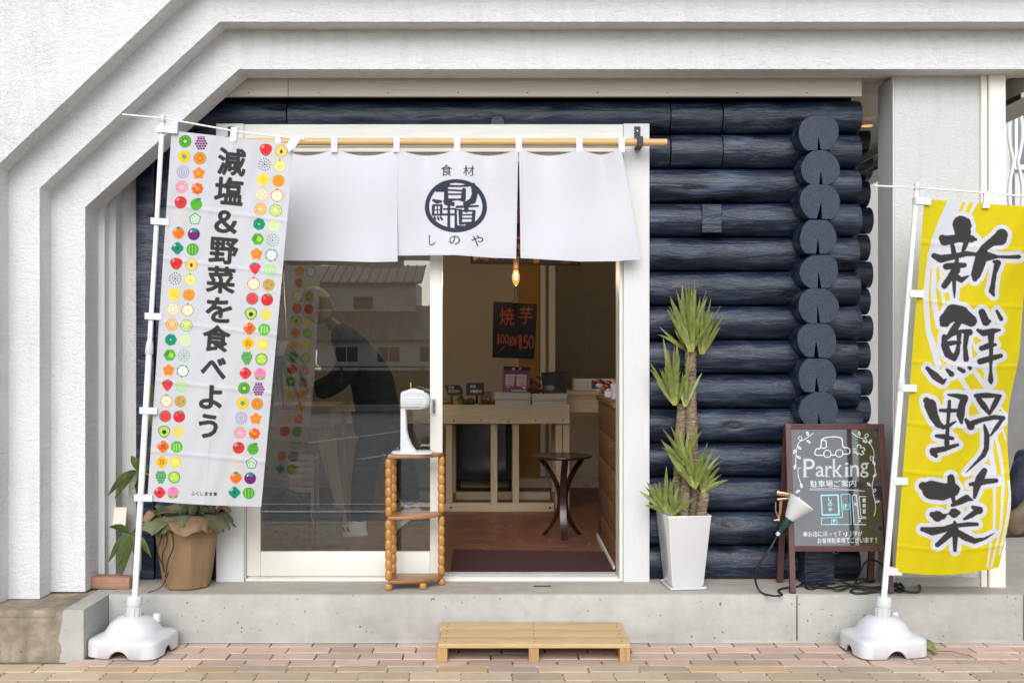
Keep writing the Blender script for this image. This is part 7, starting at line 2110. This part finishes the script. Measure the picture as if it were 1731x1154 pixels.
# black framed glass cabinet at the back under the table
cbt = empty('glass_cabinet', (PX(820, 8.55), 8.55, ZF), 'black framed glass cabinet standing against back wall under table', 'cabinet')
x0, x1, zb_, zt_ = PX(770, 8.5), PX(867, 8.5), ZF + .09, PZ(700, 8.5)
m_ = MB(); m_.box(x0, x1, 8.52, 8.72, zb_, zt_, .004); m_.build('carcass', M['iron'], cbt)
m_ = MB(); m_.box(x0 + .03, x1 - .06, 8.510, 8.516, zb_ + .06, zt_ - .04); m_.build('pane', pmat('dim_cabinet_glass', (.10, .11, .11), .12, .3, 3), cbt)
m_ = MB()
for q in (.02, x1 - x0 - .02): m_.tube([(x0 + q, 8.6, ZF), (x0 + q, 8.6, zb_ - .001)], .015, 10)
m_.build('feet', M['iron'], cbt)

# bags and basket behind the glass
lt = empty('side_table', (PX(490, 6.95), 6.95, ZF), 'pale wooden table with tapered splayed leg behind the white banner', 'table')
m_ = MB(); m_.box(PX(395, 6.9), PX(560, 6.9), 6.90, 7.35, PZ(722, 6.9), PZ(690, 6.9), .004); m_.build('apron', M['pine_x'], lt)
m_ = MB(); m_.box(PX(390, 6.9), PX(565, 6.9), 6.88, 7.37, PZ(690, 6.9) + .001, PZ(684, 6.9), .004); m_.build('table_top', M['pine_x'], lt)
for xa_, xb_, yy in ((545, 580, 6.92), (420, 400, 6.92), (545, 580, 7.28), (420, 400, 7.28)):
    m_ = MB(); a_, b_ = PX(xa_, 6.9), PX(xb_, 6.9); zt_ = PZ(722, 6.9) - .001
    m_.hexa([(a_ - .07, yy, zt_), (a_ + .07, yy, zt_), (a_ + .07, yy + .03, zt_), (a_ - .07, yy + .03, zt_)], [(b_ - .02, yy, ZF), (b_ + .02, yy, ZF), (b_ + .02, yy + .03, ZF), (b_ - .02, yy + .03, ZF)]); m_.build('leg', M['pine_z'], lt)
sk = empty('paper_sack', (PX(636, 7.1), 7.1, ZF), 'tall brown paper sack standing on floor behind the leaning person', 'sack')
m_ = MB(); rings = []
for z, w_, d2 in ((0, .10, .07), (.02, .115, .08), (.25, .12, .085), (.45, .105, .07), (.60, .09, .045), (.66, .085, .02)):
    rings.append([(PX(636, 7.1) + w_ * math.copysign(abs(math.cos(2 * math.pi * i / 24)) ** .6, math.cos(2 * math.pi * i / 24)) * (1 + .03 * math.sin(i * 2.7 + z * 20)), 7.1 + d2 * math.copysign(abs(math.sin(2 * math.pi * i / 24)) ** .6, math.sin(2 * math.pi * i / 24)), ZF + .002 + z) for i in range(24)])
m_.add(*stackn(rings)); m_.build('body', M['pine_leg'], sk, 40)
gb = empty('black_bag', (PX(490, 6.1), 6.1, ZF), 'black shoulder bag standing on floor behind sliding door glass', 'bag')
D_ = 5.95
m_ = MB()
rings = []
for z, w_, d2 in ((0, .13, .075), (.02, .145, .085), (.16, .135, .08), (.27, .105, .06), (.32, .085, .045), (.335, .06, .03)):
    rings.append([(PX(488, D_) + w_ * math.copysign(abs(math.cos(2 * math.pi * i / 28)) ** .6, math.cos(2 * math.pi * i / 28)), D_ + d2 * math.copysign(abs(math.sin(2 * math.pi * i / 28)) ** .6, math.sin(2 * math.pi * i / 28)), ZF + .002 + z) for i in range(28)])
m_.add(*stackn(rings)); m_.build('body', pmat('black_nylon', (.012, .012, .013), .6, .2, 12, .5, 30, bd=.01), gb, 50)
m_ = MB(); m_.tube(catmull([P(468, 868, 5.9), P(472, 840, 5.9), P(486, 828, 5.9), P(502, 836, 5.9), P(508, 862, 5.9)], 6), .007, 8); m_.build('handle', M['rubber'], gb, 60)
gg = empty('grey_bag', (PX(552, 6.1), 6.1, ZF), 'grey canvas bag with flap on floor beside black bag', 'bag')
m_ = MB(); m_.box(PX(530, 6.05), PX(574, 6.05), 6.05, 6.20, ZF + .002, ZF + .19, .02, 3); m_.build('body', pmat('grey_canvas', (.12, .13, .13), .8, .15, 14, .4, 200), gg, 50)
m_ = MB(); m_.box(PX(527, 6.04), PX(576, 6.04), 6.035, 6.205, ZF + .17, ZF + .215, .015, 3); m_.build('flap', pmat('grey_canvas_flap', (.15, .16, .16), .8, .15, 14, .4, 200), gg, 50)
cr = empty('slatted_crate', (PX(512, 6.7), 6.7, ZF), 'wooden slatted crate on floor behind the black bag', 'crate')
x0, x1 = PX(488, 6.7), PX(530, 6.7)
for k in range(6):
    zz = PZ(832 - k * 11, 6.7)
    m_ = MB(); m_.box(x0, x1, 6.70, 6.715, zz, zz + .034, .002); m_.build('slat', M['pine_x'], cr)
for x_ in (x0 + .002, x1 - .022):
    m_ = MB(); m_.box(x_, x_ + .02, 6.716, 6.74, ZF, PZ(771, 6.7), .002); m_.build('corner_post', M['pine_z'], cr)
    m_ = MB(); m_.box(x_, x_ + .02, 6.90, 6.92, ZF, PZ(771, 6.7), .002); m_.build('corner_post', M['pine_z'], cr)
m_ = MB(); m_.box(x0, x1, 6.742, 6.899, PZ(780, 6.7), PZ(777, 6.7)); m_.build('crate_floor', M['pine_x'], cr)
hp = empty('hanging_plant', P(462, 560, 6.3), 'long leaved green plant trailing behind the door glass', 'plant')
rnd = random.Random(21)
for k in range(12):
    a0 = P(468 + rnd.uniform(-10, 8), 585 + rnd.uniform(-6, 6), 6.3)
    tp = a0 + Vector((rnd.uniform(-.05, .07), rnd.uniform(-.1, .1), -rnd.uniform(.15, .34)))
    m_ = MB(); vs, fs, ms = leaf_blade(a0, (tp - a0) + Vector((rnd.uniform(-.1, .12), 0, .15)), (tp - a0).length, .035, .5, k, None)
    m_.add(vs, fs); m_.build('leaf', M['scheff'], hp, 60)
m_ = MB(); m_.lathe([(.05, -.06), (.075, .0), (.078, .03), (.07, .03), (.045, -.05)], c=P(466, 585, 6.3), seg=20); m_.build('pot', M['ceramic'], hp, 40)
m_ = MB()
for q in (-1, 0, 1): m_.tube([P(466, 583, 6.3) + Vector((q * .07, 0, 0)), P(466, 480, 6.3) + Vector((0, 0, 1.0))], .002, 5)
m_.build('hanger', M['gold'], hp)
# ================================================================ people
M['skin'] = pmat('skin', (.55, .34, .24), .5, .06, 8)
M['hair'] = pmat('dark_hair', (.02, .013, .010), .5, .2, 60, .5, 200)
def skin_mesh(name, pts, rads, edges, mat, parent, root=0, sub=2):
    o0 = off_of(parent)
    me = bpy.data.meshes.new(name + '_skeleton')
    me.from_pydata([tuple(Vector(p) - o0) for p in pts], edges, [])
    ob = bpy.data.objects.new(name, me); COL.objects.link(ob)
    md = ob.modifiers.new('skin', 'SKIN'); md.use_smooth_shade = True
    sv = me.skin_vertices[0].data
    for i, r_ in enumerate(rads):
        sv[i].radius = r_ if hasattr(r_, '__len__') else (r_, r_)
        sv[i].use_root = (i == root)
    ss = ob.modifiers.new('sub', 'SUBSURF'); ss.levels = sub; ss.render_levels = sub
    dg = bpy.context.evaluated_depsgraph_get()
    nm = bpy.data.meshes.new_from_object(ob.evaluated_get(dg))
    ob.modifiers.clear(); ob.data = nm
    nm.materials.clear(); nm.materials.append(mat)
    nm.polygons.foreach_set('use_smooth', [True] * len(nm.polygons))
    bpy.data.meshes.remove(me)
    ob.parent = parent; OFF[ob.name] = o0
    return ob
def chain(n, s=0): return [(s + i, s + i + 1) for i in range(n - 1)]
def head(parent, c, r, look, mat_skin, hair_mat, cap=None):
    """head with brow, nose, jaw and ears; look: unit vector the face points to"""
    f_ = Vector(look).normalized(); sd = f_.cross(Vector((0, 0, 1))).normalized(); up = sd.cross(f_)
    n_, m_n = 28, 20
    vs, fs = [], []
    for j in range(m_n + 1):
        th = math.pi * j / m_n
        for i in range(n_):
            ph = 2 * math.pi * i / n_
            x, y, z = math.sin(th) * math.cos(ph), math.sin(th) * math.sin(ph), -math.cos(th)   # x forward, y side
            q = Vector((x * .98, y * .78, z * 1.22))
            if z < -.2: q.x *= 1 - .10 * (-z - .2); q.y *= 1 - .28 * (-z - .2); q.x += .10 * (-z - .2)
            fr = max(0, x) ** 6 * max(0, 1 - (y / .25) ** 2)
            q.x += .20 * fr * max(0, 1 - ((z + .22) / .26) ** 2)           # nose
            q.x -= .06 * max(0, x) ** 3 * max(0, 1 - ((z - .05) / .12) ** 2) * max(0, 1 - ((abs(y) - .32) / .2) ** 2)  # eye hollows
            q.x += .04 * max(0, x) ** 4 * max(0, 1 - ((z + .58) / .10) ** 2) * max(0, 1 - (y / .3) ** 2)  # lips
            vs.append(Vector(c) + (f_ * q.x + sd * q.y + up * q.z) * r)
    for j in range(m_n):
        for i in range(n_):
            i2 = (i + 1) % n_
            fs.append((j * n_ + i, j * n_ + i2, (j + 1) * n_ + i2, (j + 1) * n_ + i))
    m_ = MB(); m_.add(vs, fs)
    hd = m_.build('head', mat_skin, parent, 179)
    m_ = MB()
    vs, fs = [], []
    for j in range(13):
        th = math.pi * (.0 + .62 * j / 12)
        for i in range(n_):
            ph = 2 * math.pi * i / n_
            cut = .36 if math.cos(ph) > .35 else (.62 if math.cos(ph) < -.2 else .48)
            t_ = min(th, math.pi * cut)
            x, y, z = math.sin(t_) * math.cos(ph), math.sin(t_) * math.sin(ph), math.cos(t_)
            vs.append(Vector(c) + (f_ * x * 1.07 + sd * y * .87 + up * z * 1.30) * r)
    for j in range(12):
        for i in range(n_):
            i2 = (i + 1) % n_
            fs.append((j * n_ + i, (j + 1) * n_ + i, (j + 1) * n_ + i2, j * n_ + i2))
    m_.add(vs, fs); m_.build('cap' if cap else 'hair', cap or hair_mat, parent, 179)
    m_ = MB()
    for s_ in (-1, 1): add_sphere(m_, Vector(c) + (sd * s_ * .80 - f_ * .05 - up * .08) * r, .07 * r * 2, .03 * r * 2, .12 * r * 2, 8, 6)
    m_.build('ears', mat_skin, parent, 179)
    m_ = MB()
    for s_ in (-1, 1): add_sphere(m_, Vector(c) + (f_ * .80 + sd * s_ * .30 + up * .05) * r, .07 * r, seg=8, rings=6)
    m_.build('eyes', M['gap_dark'], parent, 179)
def hand(parent, wrist, dirn, side, mat, curl=.5):
    d = Vector(dirn).normalized(); s_ = Vector(side); s_ = (s_ - d * s_.dot(d)).normalized(); n_ = d.cross(s_)
    pts, rads, ed = [Vector(wrist), Vector(wrist) + d * .05, Vector(wrist) + d * .085], [(.022, .016), (.034, .016), (.034, .014)], [(0, 1), (1, 2)]
    for k, (o, L) in enumerate(((-.027, .062), (-.009, .072), (.009, .068), (.026, .052))):
        b = Vector(wrist) + d * .085 + s_ * o
        i0 = len(pts)
        pts += [b, b + d * L * .5 - n_ * L * .15 * curl, b + d * L * .85 - n_ * L * .6 * curl]; rads += [.0095, .0088, .0075]
        ed += [(2, i0), (i0, i0 + 1), (i0 + 1, i0 + 2)]
    b = Vector(wrist) + d * .03 - s_ * .03; i0 = len(pts)
    pts += [b, b + d * .03 - s_ * .022, b + d * .062 - s_ * .026]; rads += [.012, .010, .0085]; ed += [(0, i0), (i0, i0 + 1), (i0 + 1, i0 + 2)]
    return skin_mesh('hand', pts, rads, ed, mat, parent, 0, 1)

# ---------------- shopper behind the glass, leaning over the table, one heel lifted
DPp = 6.55
pr = empty('person', (PX(640, DPp), DPp, ZF), 'person in black coat and white striped trainers leaning forward behind the sliding door', 'person')
pp = lambda x, y, dy=0.0: P(x, y, DPp + dy)
M['navy_cloth'] = pmat('black_navy_cloth', (.010, .012, .018), .8, .25, 14, .35, 60, bd=.01)
M['navy_trouser'] = pmat('navy_trouser_cloth', (.014, .018, .030), .85, .25, 14, .3, 90, bd=.006)
hip, wst, chst, nck = pp(640, 690), pp(628, 640), pp(602, 588), pp(566, 552)
# body: one continuous figure
sk_p = [hip, wst, chst, nck, pp(552, 538),
        pp(604, 590, -.17), pp(575, 645, -.22), pp(527, 668, -.20), pp(604, 590, .17), pp(570, 640, .20), pp(520, 660, .18),
        pp(640, 705, -.09), pp(618, 790, -.10), pp(608, 880, -.10), pp(648, 705, .09), pp(678, 785, .10), pp(700, 862, .10)]
sk_r = [(.13, .10), (.115, .09), (.11, .09), .04, .045, .05, .04, .03, .05, .04, .03, .08, .055, .04, .08, .055, .04]
sk_e = [(0, 1), (1, 2), (2, 3), (3, 4), (2, 5), (5, 6), (6, 7), (2, 8), (8, 9), (9, 10), (0, 11), (11, 12), (12, 13), (0, 14), (14, 15), (15, 16)]
skin_mesh('body', sk_p, sk_r, sk_e, M['skin'], pr, 0, 2)
skin_mesh('coat', [pp(646, 735), hip, wst, chst, pp(563, 549), pp(604, 590, -.18), pp(575, 646, -.23), pp(533, 667, -.21), pp(604, 590, .18), pp(570, 641, .21), pp(528, 660, .19)],
          [(.19, .165), (.18, .155), (.17, .15), (.19, .155), .088, .078, .066, .052, .078, .066, .052], [(0, 1), (1, 2), (2, 3), (3, 4), (3, 5), (5, 6), (6, 7), (3, 8), (8, 9), (9, 10)], M['navy_cloth'], pr, 1)
skin_mesh('trousers', [hip, pp(637, 715, -.09), pp(617, 790, -.10), pp(607, 884, -.10), pp(652, 715, .09), pp(682, 785, .10), pp(698, 858, .10)],
          [(.15, .12), .112, .088, .066, .112, .088, .066], [(0, 1), (1, 2), (2, 3), (0, 4), (4, 5), (5, 6)], M['navy_trouser'], pr, 0)
head(pr, pp(535, 516), .098, (-.82, -.15, -.35), M['skin'], M['hair'], pmat('pale_knit_cap', (.50, .42, .26), .9, .15, 40, .5, 150))
hand(pr, pp(527, 668, -.21), (-1, 0, -.25), (0, 1, 0), M['skin']); hand(pr, pp(521, 661, .19), (-1, 0, -.2), (0, -1, 0), M['skin'])
M['shoe_white'] = pmat('white_shoe_leather', (.72, .72, .71), .45, .04, 20)
def shoe(parent, heel, toe, roll=0.0, col='shoe_white'):
    """trainer from heel to toe, with sole, upper and three dark side stripes"""
    heel, toe = Vector(heel), Vector(toe)
    d = (toe - heel); L = d.length; d.normalize(); sd = Vector((0, 1, 0)); up = sd.cross(d); up = -up if up.z < 0 else up
    def pt_(f_, s_, h): return heel + d * L * f_ + sd * s_ + up * h
    n_ = 24
    def ring(sc, h, lift=0.0):
        out = []
        for i in range(n_):
            a = 2 * math.pi * i / n_
            fx = .5 - .5 * math.cos(a)
            wd = .046 * (abs(math.sin(a)) ** .8) * math.copysign(1, math.sin(a)) * (1.0 - .15 * (fx < .4))
            out.append(pt_((fx - .5) * sc + .5, wd * sc, h))
        return out
    m_ = MB(); m_.add(*stackn([ring(1.0, 0), ring(1.02, .008), ring(1.02, .024), ring(.98, .028)])); m_.build('sole', M['shoe_white'] if col == 'shoe_white' else M['rubber'], parent, 40)
    rings = []
    for f_, (h, w_, fw) in ((0, (.028, 1, 1)), (1, (.05, .96, .97)), (2, (.07, .8, .72)), (3, (.088, .7, .5)), (4, (.098, .62, .40))):
        out = []
        for i in range(n_):
            a = 2 * math.pi * i / n_
            fx = .5 - .5 * math.cos(a)
            wd = .044 * w_ * (abs(math.sin(a)) ** .8) * math.copysign(1, math.sin(a))
            out.append(pt_(.02 + fx * .96 * fw, wd, h - .012 * (fx > .75) * (f_ > 1)))
        rings.append(out)
    m_ = MB(); m_.add(*stackn(rings)); up_o = m_.build('shoe', M[col], parent, 60)
    if col == 'shoe_white':
        for k in range(3):
            m_ = MB(); b = .38 + k * .10
            for s_ in (-1, 1): m_.add([pt_(b, s_ * .0465, .030), pt_(b + .055, s_ * .0465, .030), pt_(b + .105, s_ * .0405, .062), pt_(b + .05, s_ * .0405, .062)], [(0, 1, 2, 3)])
            m_.build('stripe', M['iron'], up_o)
    return up_o
f0 = pp(621, 902, -.10); f0.z = ZF + .001
shoe(pr, f0, f0 + Vector((-.27, 0, 0)))
shoe(pr, pp(713, 861, .10), pp(668, 898, .10))

# ---------------- person crouching at the far right, mostly out of frame
DQ = 6.55
ps = empty('person', (PX(1745, DQ), DQ, PLAT), 'person in navy jacket and khaki trousers crouching beyond the steel post at right edge', 'person')
q_ = lambda x, y, dy=0.0: P(x, y, DQ + dy)
M['navy_jacket'] = pmat('navy_jacket_cloth', (.016, .022, .050), .7, .3, 9, .5, 26, bd=.015)
M['khaki'] = pmat('khaki_trouser_cloth', (.20, .145, .095), .85, .15, 12, .4, 40, bd=.01)
skin_mesh('body', [q_(1772, 872), q_(1768, 830), q_(1755, 785), q_(1760, 755), q_(1766, 738), q_(1735, 795, -.2), q_(1712, 842, -.2), q_(1700, 862, -.1), q_(1715, 862, -.12), q_(1716, 905, -.10), q_(1720, 860, .14), q_(1722, 905, .14)],
          [(.13, .12), (.12, .1), (.14, .1), .05, .05, .05, .04, .03, .07, .045, .07, .045], [(0, 1), (1, 2), (2, 3), (3, 4), (2, 5), (5, 6), (6, 7), (0, 8), (8, 9), (0, 10), (10, 11)], M['skin'], ps, 0)
skin_mesh('jacket', [q_(1770, 868), q_(1765, 830), q_(1748, 790), q_(1757, 764), q_(1731, 795, -.2), q_(1713, 838, -.22), q_(1705, 852, -.12), q_(1760, 795, .2), q_(1730, 842, .2)],
          [(.165, .15), (.17, .15), (.165, .14), .08, .078, .066, .05, .08, .06], [(0, 1), (1, 2), (2, 3), (2, 4), (4, 5), (5, 6), (2, 7), (7, 8)], M['navy_jacket'], ps, 0)
skin_mesh('trousers', [q_(1772, 878), q_(1740, 868, -.12), q_(1712, 866, -.14), q_(1716, 903, -.10), q_(1742, 866, .14), q_(1720, 862, .16), q_(1724, 903, .14)], [(.15, .14), .10, .082, .062, .10, .085, .062], [(0, 1), (1, 2), (2, 3), (0, 4), (4, 5), (5, 6)], M['khaki'], ps, 0)
head(ps, q_(1772, 708), .098, (-.9, .1, -.4), M['skin'], M['hair'])
for (x_, dy) in ((1734, -.10), (1740, .14)):
    f0 = q_(x_, 905, dy); f0.z = PLAT + .003
    shoe(ps, f0, f0 + Vector((-.25, 0, 0)), 0, 'iron')
hand(ps, q_(1703, 855, -.12), (-.6, 0, -.8), (0, 1, 0), M['skin'])

# ================================================================ beyond the pillar at the right
mb = MB(); mb.box(1.9, 3.75, 8.3, 8.4, PLAT, 2.8); tag(mb.build('partition_wall', M['stucco_fine']), 'white partition wall glimpsed between log wall and pillar', 'wall')
sh = empty('steel_shutter', (5.2, 9.2, PLAT), 'grey panelled steel door beyond the post at the right edge', 'door')
for k in range(4):
    mb = MB(); mb.box(3.92 + k * .62, 3.92 + k * .62 + .612, 9.2, 9.25, PLAT, 2.25, .004); mb.build('panel', pmat('grey_door_paint', (.20, .195, .185), .45, .15, 3), sh)
mb = MB(); mb.box(3.86, 6.5, 9.22, 9.32, 2.254, 2.36, .004); mb.build('lintel', M['iron'], sh)
mb = MB(); mb.box(3.80, 3.91, 9.18, 9.30, PLAT, 2.36, .004); mb.build('jamb', M['steel'], sh)
nbr = empty('neighbour_building', (9, 14, 0), 'pale grey building behind the right hand eaves', 'building')
mb = MB(); mb.box(4.5, 16, 14, 20, -.05, 7.5); mb.build('wall', pmat('pale_render', (.62, .60, .57), .85, .08, 2, .2, 60), nbr)
for k, (x_, z_) in enumerate(((7.0, 3.9), (9.4, 3.9), (7.0, 1.0), (9.4, 1.0))):
    mb = MB(); mb.box(x_, x_ + 1.5, 13.94, 13.999, z_, z_ + 1.2, .01); wf = mb.build('window', M['cream_metal'], nbr)
    mb = MB(); mb.box(x_ + .08, x_ + 1.42, 13.93, 13.939, z_ + .08, z_ + 1.12); mb.build('pane', pmat('window_glass_grey', (.16, .20, .24), .08, .2, 2), wf)
rb_ = empty('ribbon_pole', P(1717, 250, 7.4), 'grey pole wound with wavy white ribbons beside the steel post', 'pole')
mb = MB(); mb.tube([P(1713.5, 170, 7.4), P(1713.5, 470, 7.4)], .009, 10); mb.build('pole', M['steel'], rb_, 60)
for s_ in (-1, 1):
    pts = [P(1717 + s_ * (3 + 8.5 * abs(math.sin((y - 275) * math.pi / 104))), y, 7.4 + s_ * .01) for y in range(165, 476, 6)]
    mb = MB(); mb.tube(pts, .0135, 8); mb.build('ribbon', M['pole'], rb_, 60)
mb = MB(); mb.tube([P(1714, 176, 7.38), P(1714, 184, 7.38)], .013, 10); mb.build('blue_clip', pmat('blue_tape', (.03, .16, .42), .5), rb_)
mb = MB(); mb.tube([(2.05, 5.35, 2.50), (2.05, 8.2, 2.50)], .018, 10); mb.tube([(2.10, 5.35, 2.46), (2.10, 8.2, 2.46)], .012, 8); tag(mb.build('ceiling_pipe', M['steel']), 'pair of dark pipes running back under eaves between logs and pillar', 'pipe')
t = NT('warm_downlight'); t.set(color=(.8, .4, .1), emit=(1, .5, .14), estr=.55)
mb = MB(); mb.lathe([(.035, 2.790), (.030, 2.787), (0, 2.786)], c=(2.24, 6.24, 0), seg=20); tag(mb.build('downlight', t.mat, None), 'small warm round downlight in eaves soffit beside the log ends', 'lamp')

# ================================================================ across the road (seen in the door glass)
def car(x, y, rz, col, label, s=1.0):
    o = empty('parked_car', (x, y, -.045), label, 'car', 'cars parked across the road')
    T = Matrix.Translation((x, y, -.045)) @ Matrix.Rotation(rz, 4, 'Z') @ Matrix.Scale(s, 4)
    def loft(profile, halfw, n=1):
        """profile: list of (x, z); body widens in the middle height"""
        m_ = MB(); k = len(profile); vs = []
        for yy, inset in ((-1, .10), (-.86, .0), (.86, .0), (1, .10)):
            cx_ = sum(p[0] for p in profile) / k; cz_ = sum(p[1] for p in profile) / k
            for (px_, pz_) in profile: vs.append(T @ Vector((px_ + (cx_ - px_) * inset * .3, yy * halfw, pz_ + (cz_ - pz_) * inset)))
        fs = [(L * k + i, L * k + (i + 1) % k, (L + 1) * k + (i + 1) % k, (L + 1) * k + i) for L in range(3) for i in range(k)] + [tuple(range(k))[::-1], tuple(3 * k + i for i in range(k))]
        m_.add(vs, fs); return m_
    paint = pmat('car_paint_' + col[0], col[1], .25, .03, 2, coat=.6)
    loft([(-1.95, .30), (-1.98, .62), (-1.85, .86), (-1.1, .93), (.95, .93), (1.75, .82), (1.96, .62), (1.95, .30), (1.5, .22), (-1.5, .22)], .83).build('body', paint, o, 35)
    loft([(-1.80, .90), (-1.45, 1.38), (-1.0, 1.47), (.20, 1.46), (1.15, .92)], .70).build('cabin', paint, o, 35)
    gl = pmat('car_glass', (.03, .035, .04), .05, .1, 2)
    for s_ in (-1, 1):
        for q in ([(-1.55, .97), (-1.32, 1.33), (-.45, 1.40), (-.45, .97)], [(-.38, .97), (-.38, 1.40), (.16, 1.38), (.90, .97)]):
            m_ = MB(); m_.add([T @ Vector((a, s_ * .705, b)) for a, b in q], [(0, 1, 2, 3)]); m_.build('window', gl, o)
    for wx in (-1.22, 1.22):
        for s_ in (-1, 1):
            Mw = T @ Matrix.Translation((wx, s_ * .72, .31)) @ Matrix.Rotation(R(90), 4, 'X')
            m_ = MB(); m_.lathe([(.20, -.10), (.30, -.10), (.31, -.06), (.31, .06), (.30, .10), (.20, .10)], seg=24, M=Mw); wh = m_.build('wheel', M['rubber'], o, 40)
            m_ = MB(); m_.lathe([(.20, -.105), (.19, .105), (.02, .108)], seg=16, M=Mw); m_.build('rim', M['alu'], wh, 40)
    for s_ in (-.6, .6):
        m_ = MB(); add_sphere(m_, (0, 0, 0), .10, .16, .07, 10, 6, T @ Matrix.Translation((1.90, s_, .66))); m_.build('headlight', M['ceramic'], o, 60)
    return o
car(0.55, -6.6, R(190), ('silver', (.74, .73, .70)), 'silver car parked across the road, mirrored right in door glass')
car(-7.6, -27.0, R(80), ('white', (.72, .72, .72)), 'white car parked far across the road, mirrored left in door glass', 1.05)
fe = empty('mesh_fence', (0, -14.5, 0), 'low green fence with hedge across the road, mirrored in door glass', 'fence')
M['hedge'] = pmat('hedge_green', (.055, .07, .035), .9, .4, 5, .8, 14)
mb = MB(); mb.box(-16, 16, -15.1, -14.6, -.045, .95, .05, 2); mb.build('hedge', M['hedge'], fe)
mb = MB(); mb.box(-16, 16, -14.55, -14.50, 1.02, 1.06); mb.build('top_rail', M['green_socket'], fe)
for k in range(17):
    mb = MB(); mb.box(-16 + k * 2, -15.95 + k * 2, -14.56, -14.49, -.045, 1.06); mb.build('post', M['green_socket'], fe)
mb = MB(); mb.box(-16, 16, -14.45, -14.20, -.045, .12, .01); mb.build('kerb', M['concrete'], fe)
M['roof_tile'] = pmat('roof_tile_grey', (.36, .32, .29), .7, .2, 1.2, .3, 8)
M['house_wall'] = pmat('house_render', (.78, .76, .70), .85, .1, 1, .2, 20)
def house(cx_, y, w_, d_, eave, ridge, storey2, label):
    o = empty('house', (cx_, y, 0), label, 'house', 'houses across the road')
    mb = MB(); mb.box(cx_ - w_ / 2, cx_ + w_ / 2, y - d_, y, -.045, eave); mb.build('wall', M['house_wall'], o)
    n_ = int(w_ / .9)
    def roof(x0, x1, ya, za, yb_, zb_, nm):
        mb = MB(); mb.hexa([(x0, ya, za - .12), (x1, ya, za - .12), (x1, yb_, zb_ - .12), (x0, yb_, zb_ - .12)], [(x0, ya, za), (x1, ya, za), (x1, yb_, zb_), (x0, yb_, zb_)])
        r_ = mb.build('roof', M['roof_tile'], o)
        mb = MB()
        for k in range(n_ + 1):
            xx = x0 + (x1 - x0) * k / n_
            mb.tube([(xx, ya, za + .03), (xx, yb_, zb_ + .03)], .07, 6)
        mb.build('tile_ridges', M['roof_tile'], r_)
    roof(cx_ - w_ / 2 - .6, cx_ + w_ / 2 + .6, y + .9, eave - .05, y - d_ * .45, ridge, 'f')
    roof(cx_ - w_ / 2 - .6, cx_ + w_ / 2 + .6, y - d_ - .9, eave - .05, y - d_ * .45, ridge, 'b')
    for k in range(int(w_ // 3)):
        xx = cx_ - w_ / 2 + 1.0 + k * 3.0
        mb = MB(); mb.box(xx, xx + 1.7, y, y + .05, .65, 1.85, .01); wf = mb.build('window', M['alu'], o)
        for q in (0, 1):
            mb = MB(); mb.box(xx + .06 + q * .82, xx + .06 + q * .82 + .76, y + .051, y + .06, .72, 1.78); mb.build('pane', M['glass_house'], wf)
    if storey2:
        x0, x1 = cx_ - w_ / 2 + storey2[0], cx_ - w_ / 2 + storey2[1]
        mb = MB(); mb.box(x0, x1, y - d_, y - d_ * .35, eave, storey2[2]); mb.build('upper_wall', M['house_wall'], o)
        roof(x0 - .5, x1 + .5, y - d_ * .35 + .8, storey2[2] - .05, y - d_ * .7, storey2[2] + 1.5, 'u')
        for k in range(int((x1 - x0) // 3)):
            xx = x0 + .8 + k * 3
            mb = MB(); mb.box(xx, xx + 1.6, y - d_ * .35, y - d_ * .35 + .05, eave + 2.1, eave + 3.2, .01); wf = mb.build('window', M['alu'], o)
            mb = MB(); mb.box(xx + .07, xx + 1.53, y - d_ * .35 + .051, y - d_ * .35 + .06, eave + 2.17, eave + 3.13); mb.build('pane', M['glass_house'], wf)
M['glass_house'] = pmat('house_window_glass', (.05, .055, .06), .08, .2, 2)
house(-9.5, -62, 13, 9, 2.4, 4.9, (1.0, 9.5, 6.6), 'low tiled house with upper storey across the lot, mirrored in glass')
house(9.0, -58, 14, 9, 2.6, 5.2, (4, 12, 7.0), 'wide tiled house across the lot behind the viewer')
house(-27, -66, 12, 9, 3.0, 5.4, None, 'pale tiled bungalow at far end of the lot behind the viewer')
blk = empty('apartment_block', (-15.5, -80, 0), 'plain pale block of flats standing behind the tiled house', 'building')
mb = MB(); mb.box(-20, -12.5, -88, -80, -.045, 8.2); mb.build('wall', M['house_wall'], blk)
for k in range(3):
    for j in range(2):
        mb = MB(); mb.box(-19 + k * 2.2, -17.6 + k * 2.2, -80, -79.95, 1.2 + j * 3.2, 2.6 + j * 3.2); mb.build('window', M['glass_house'], blk)
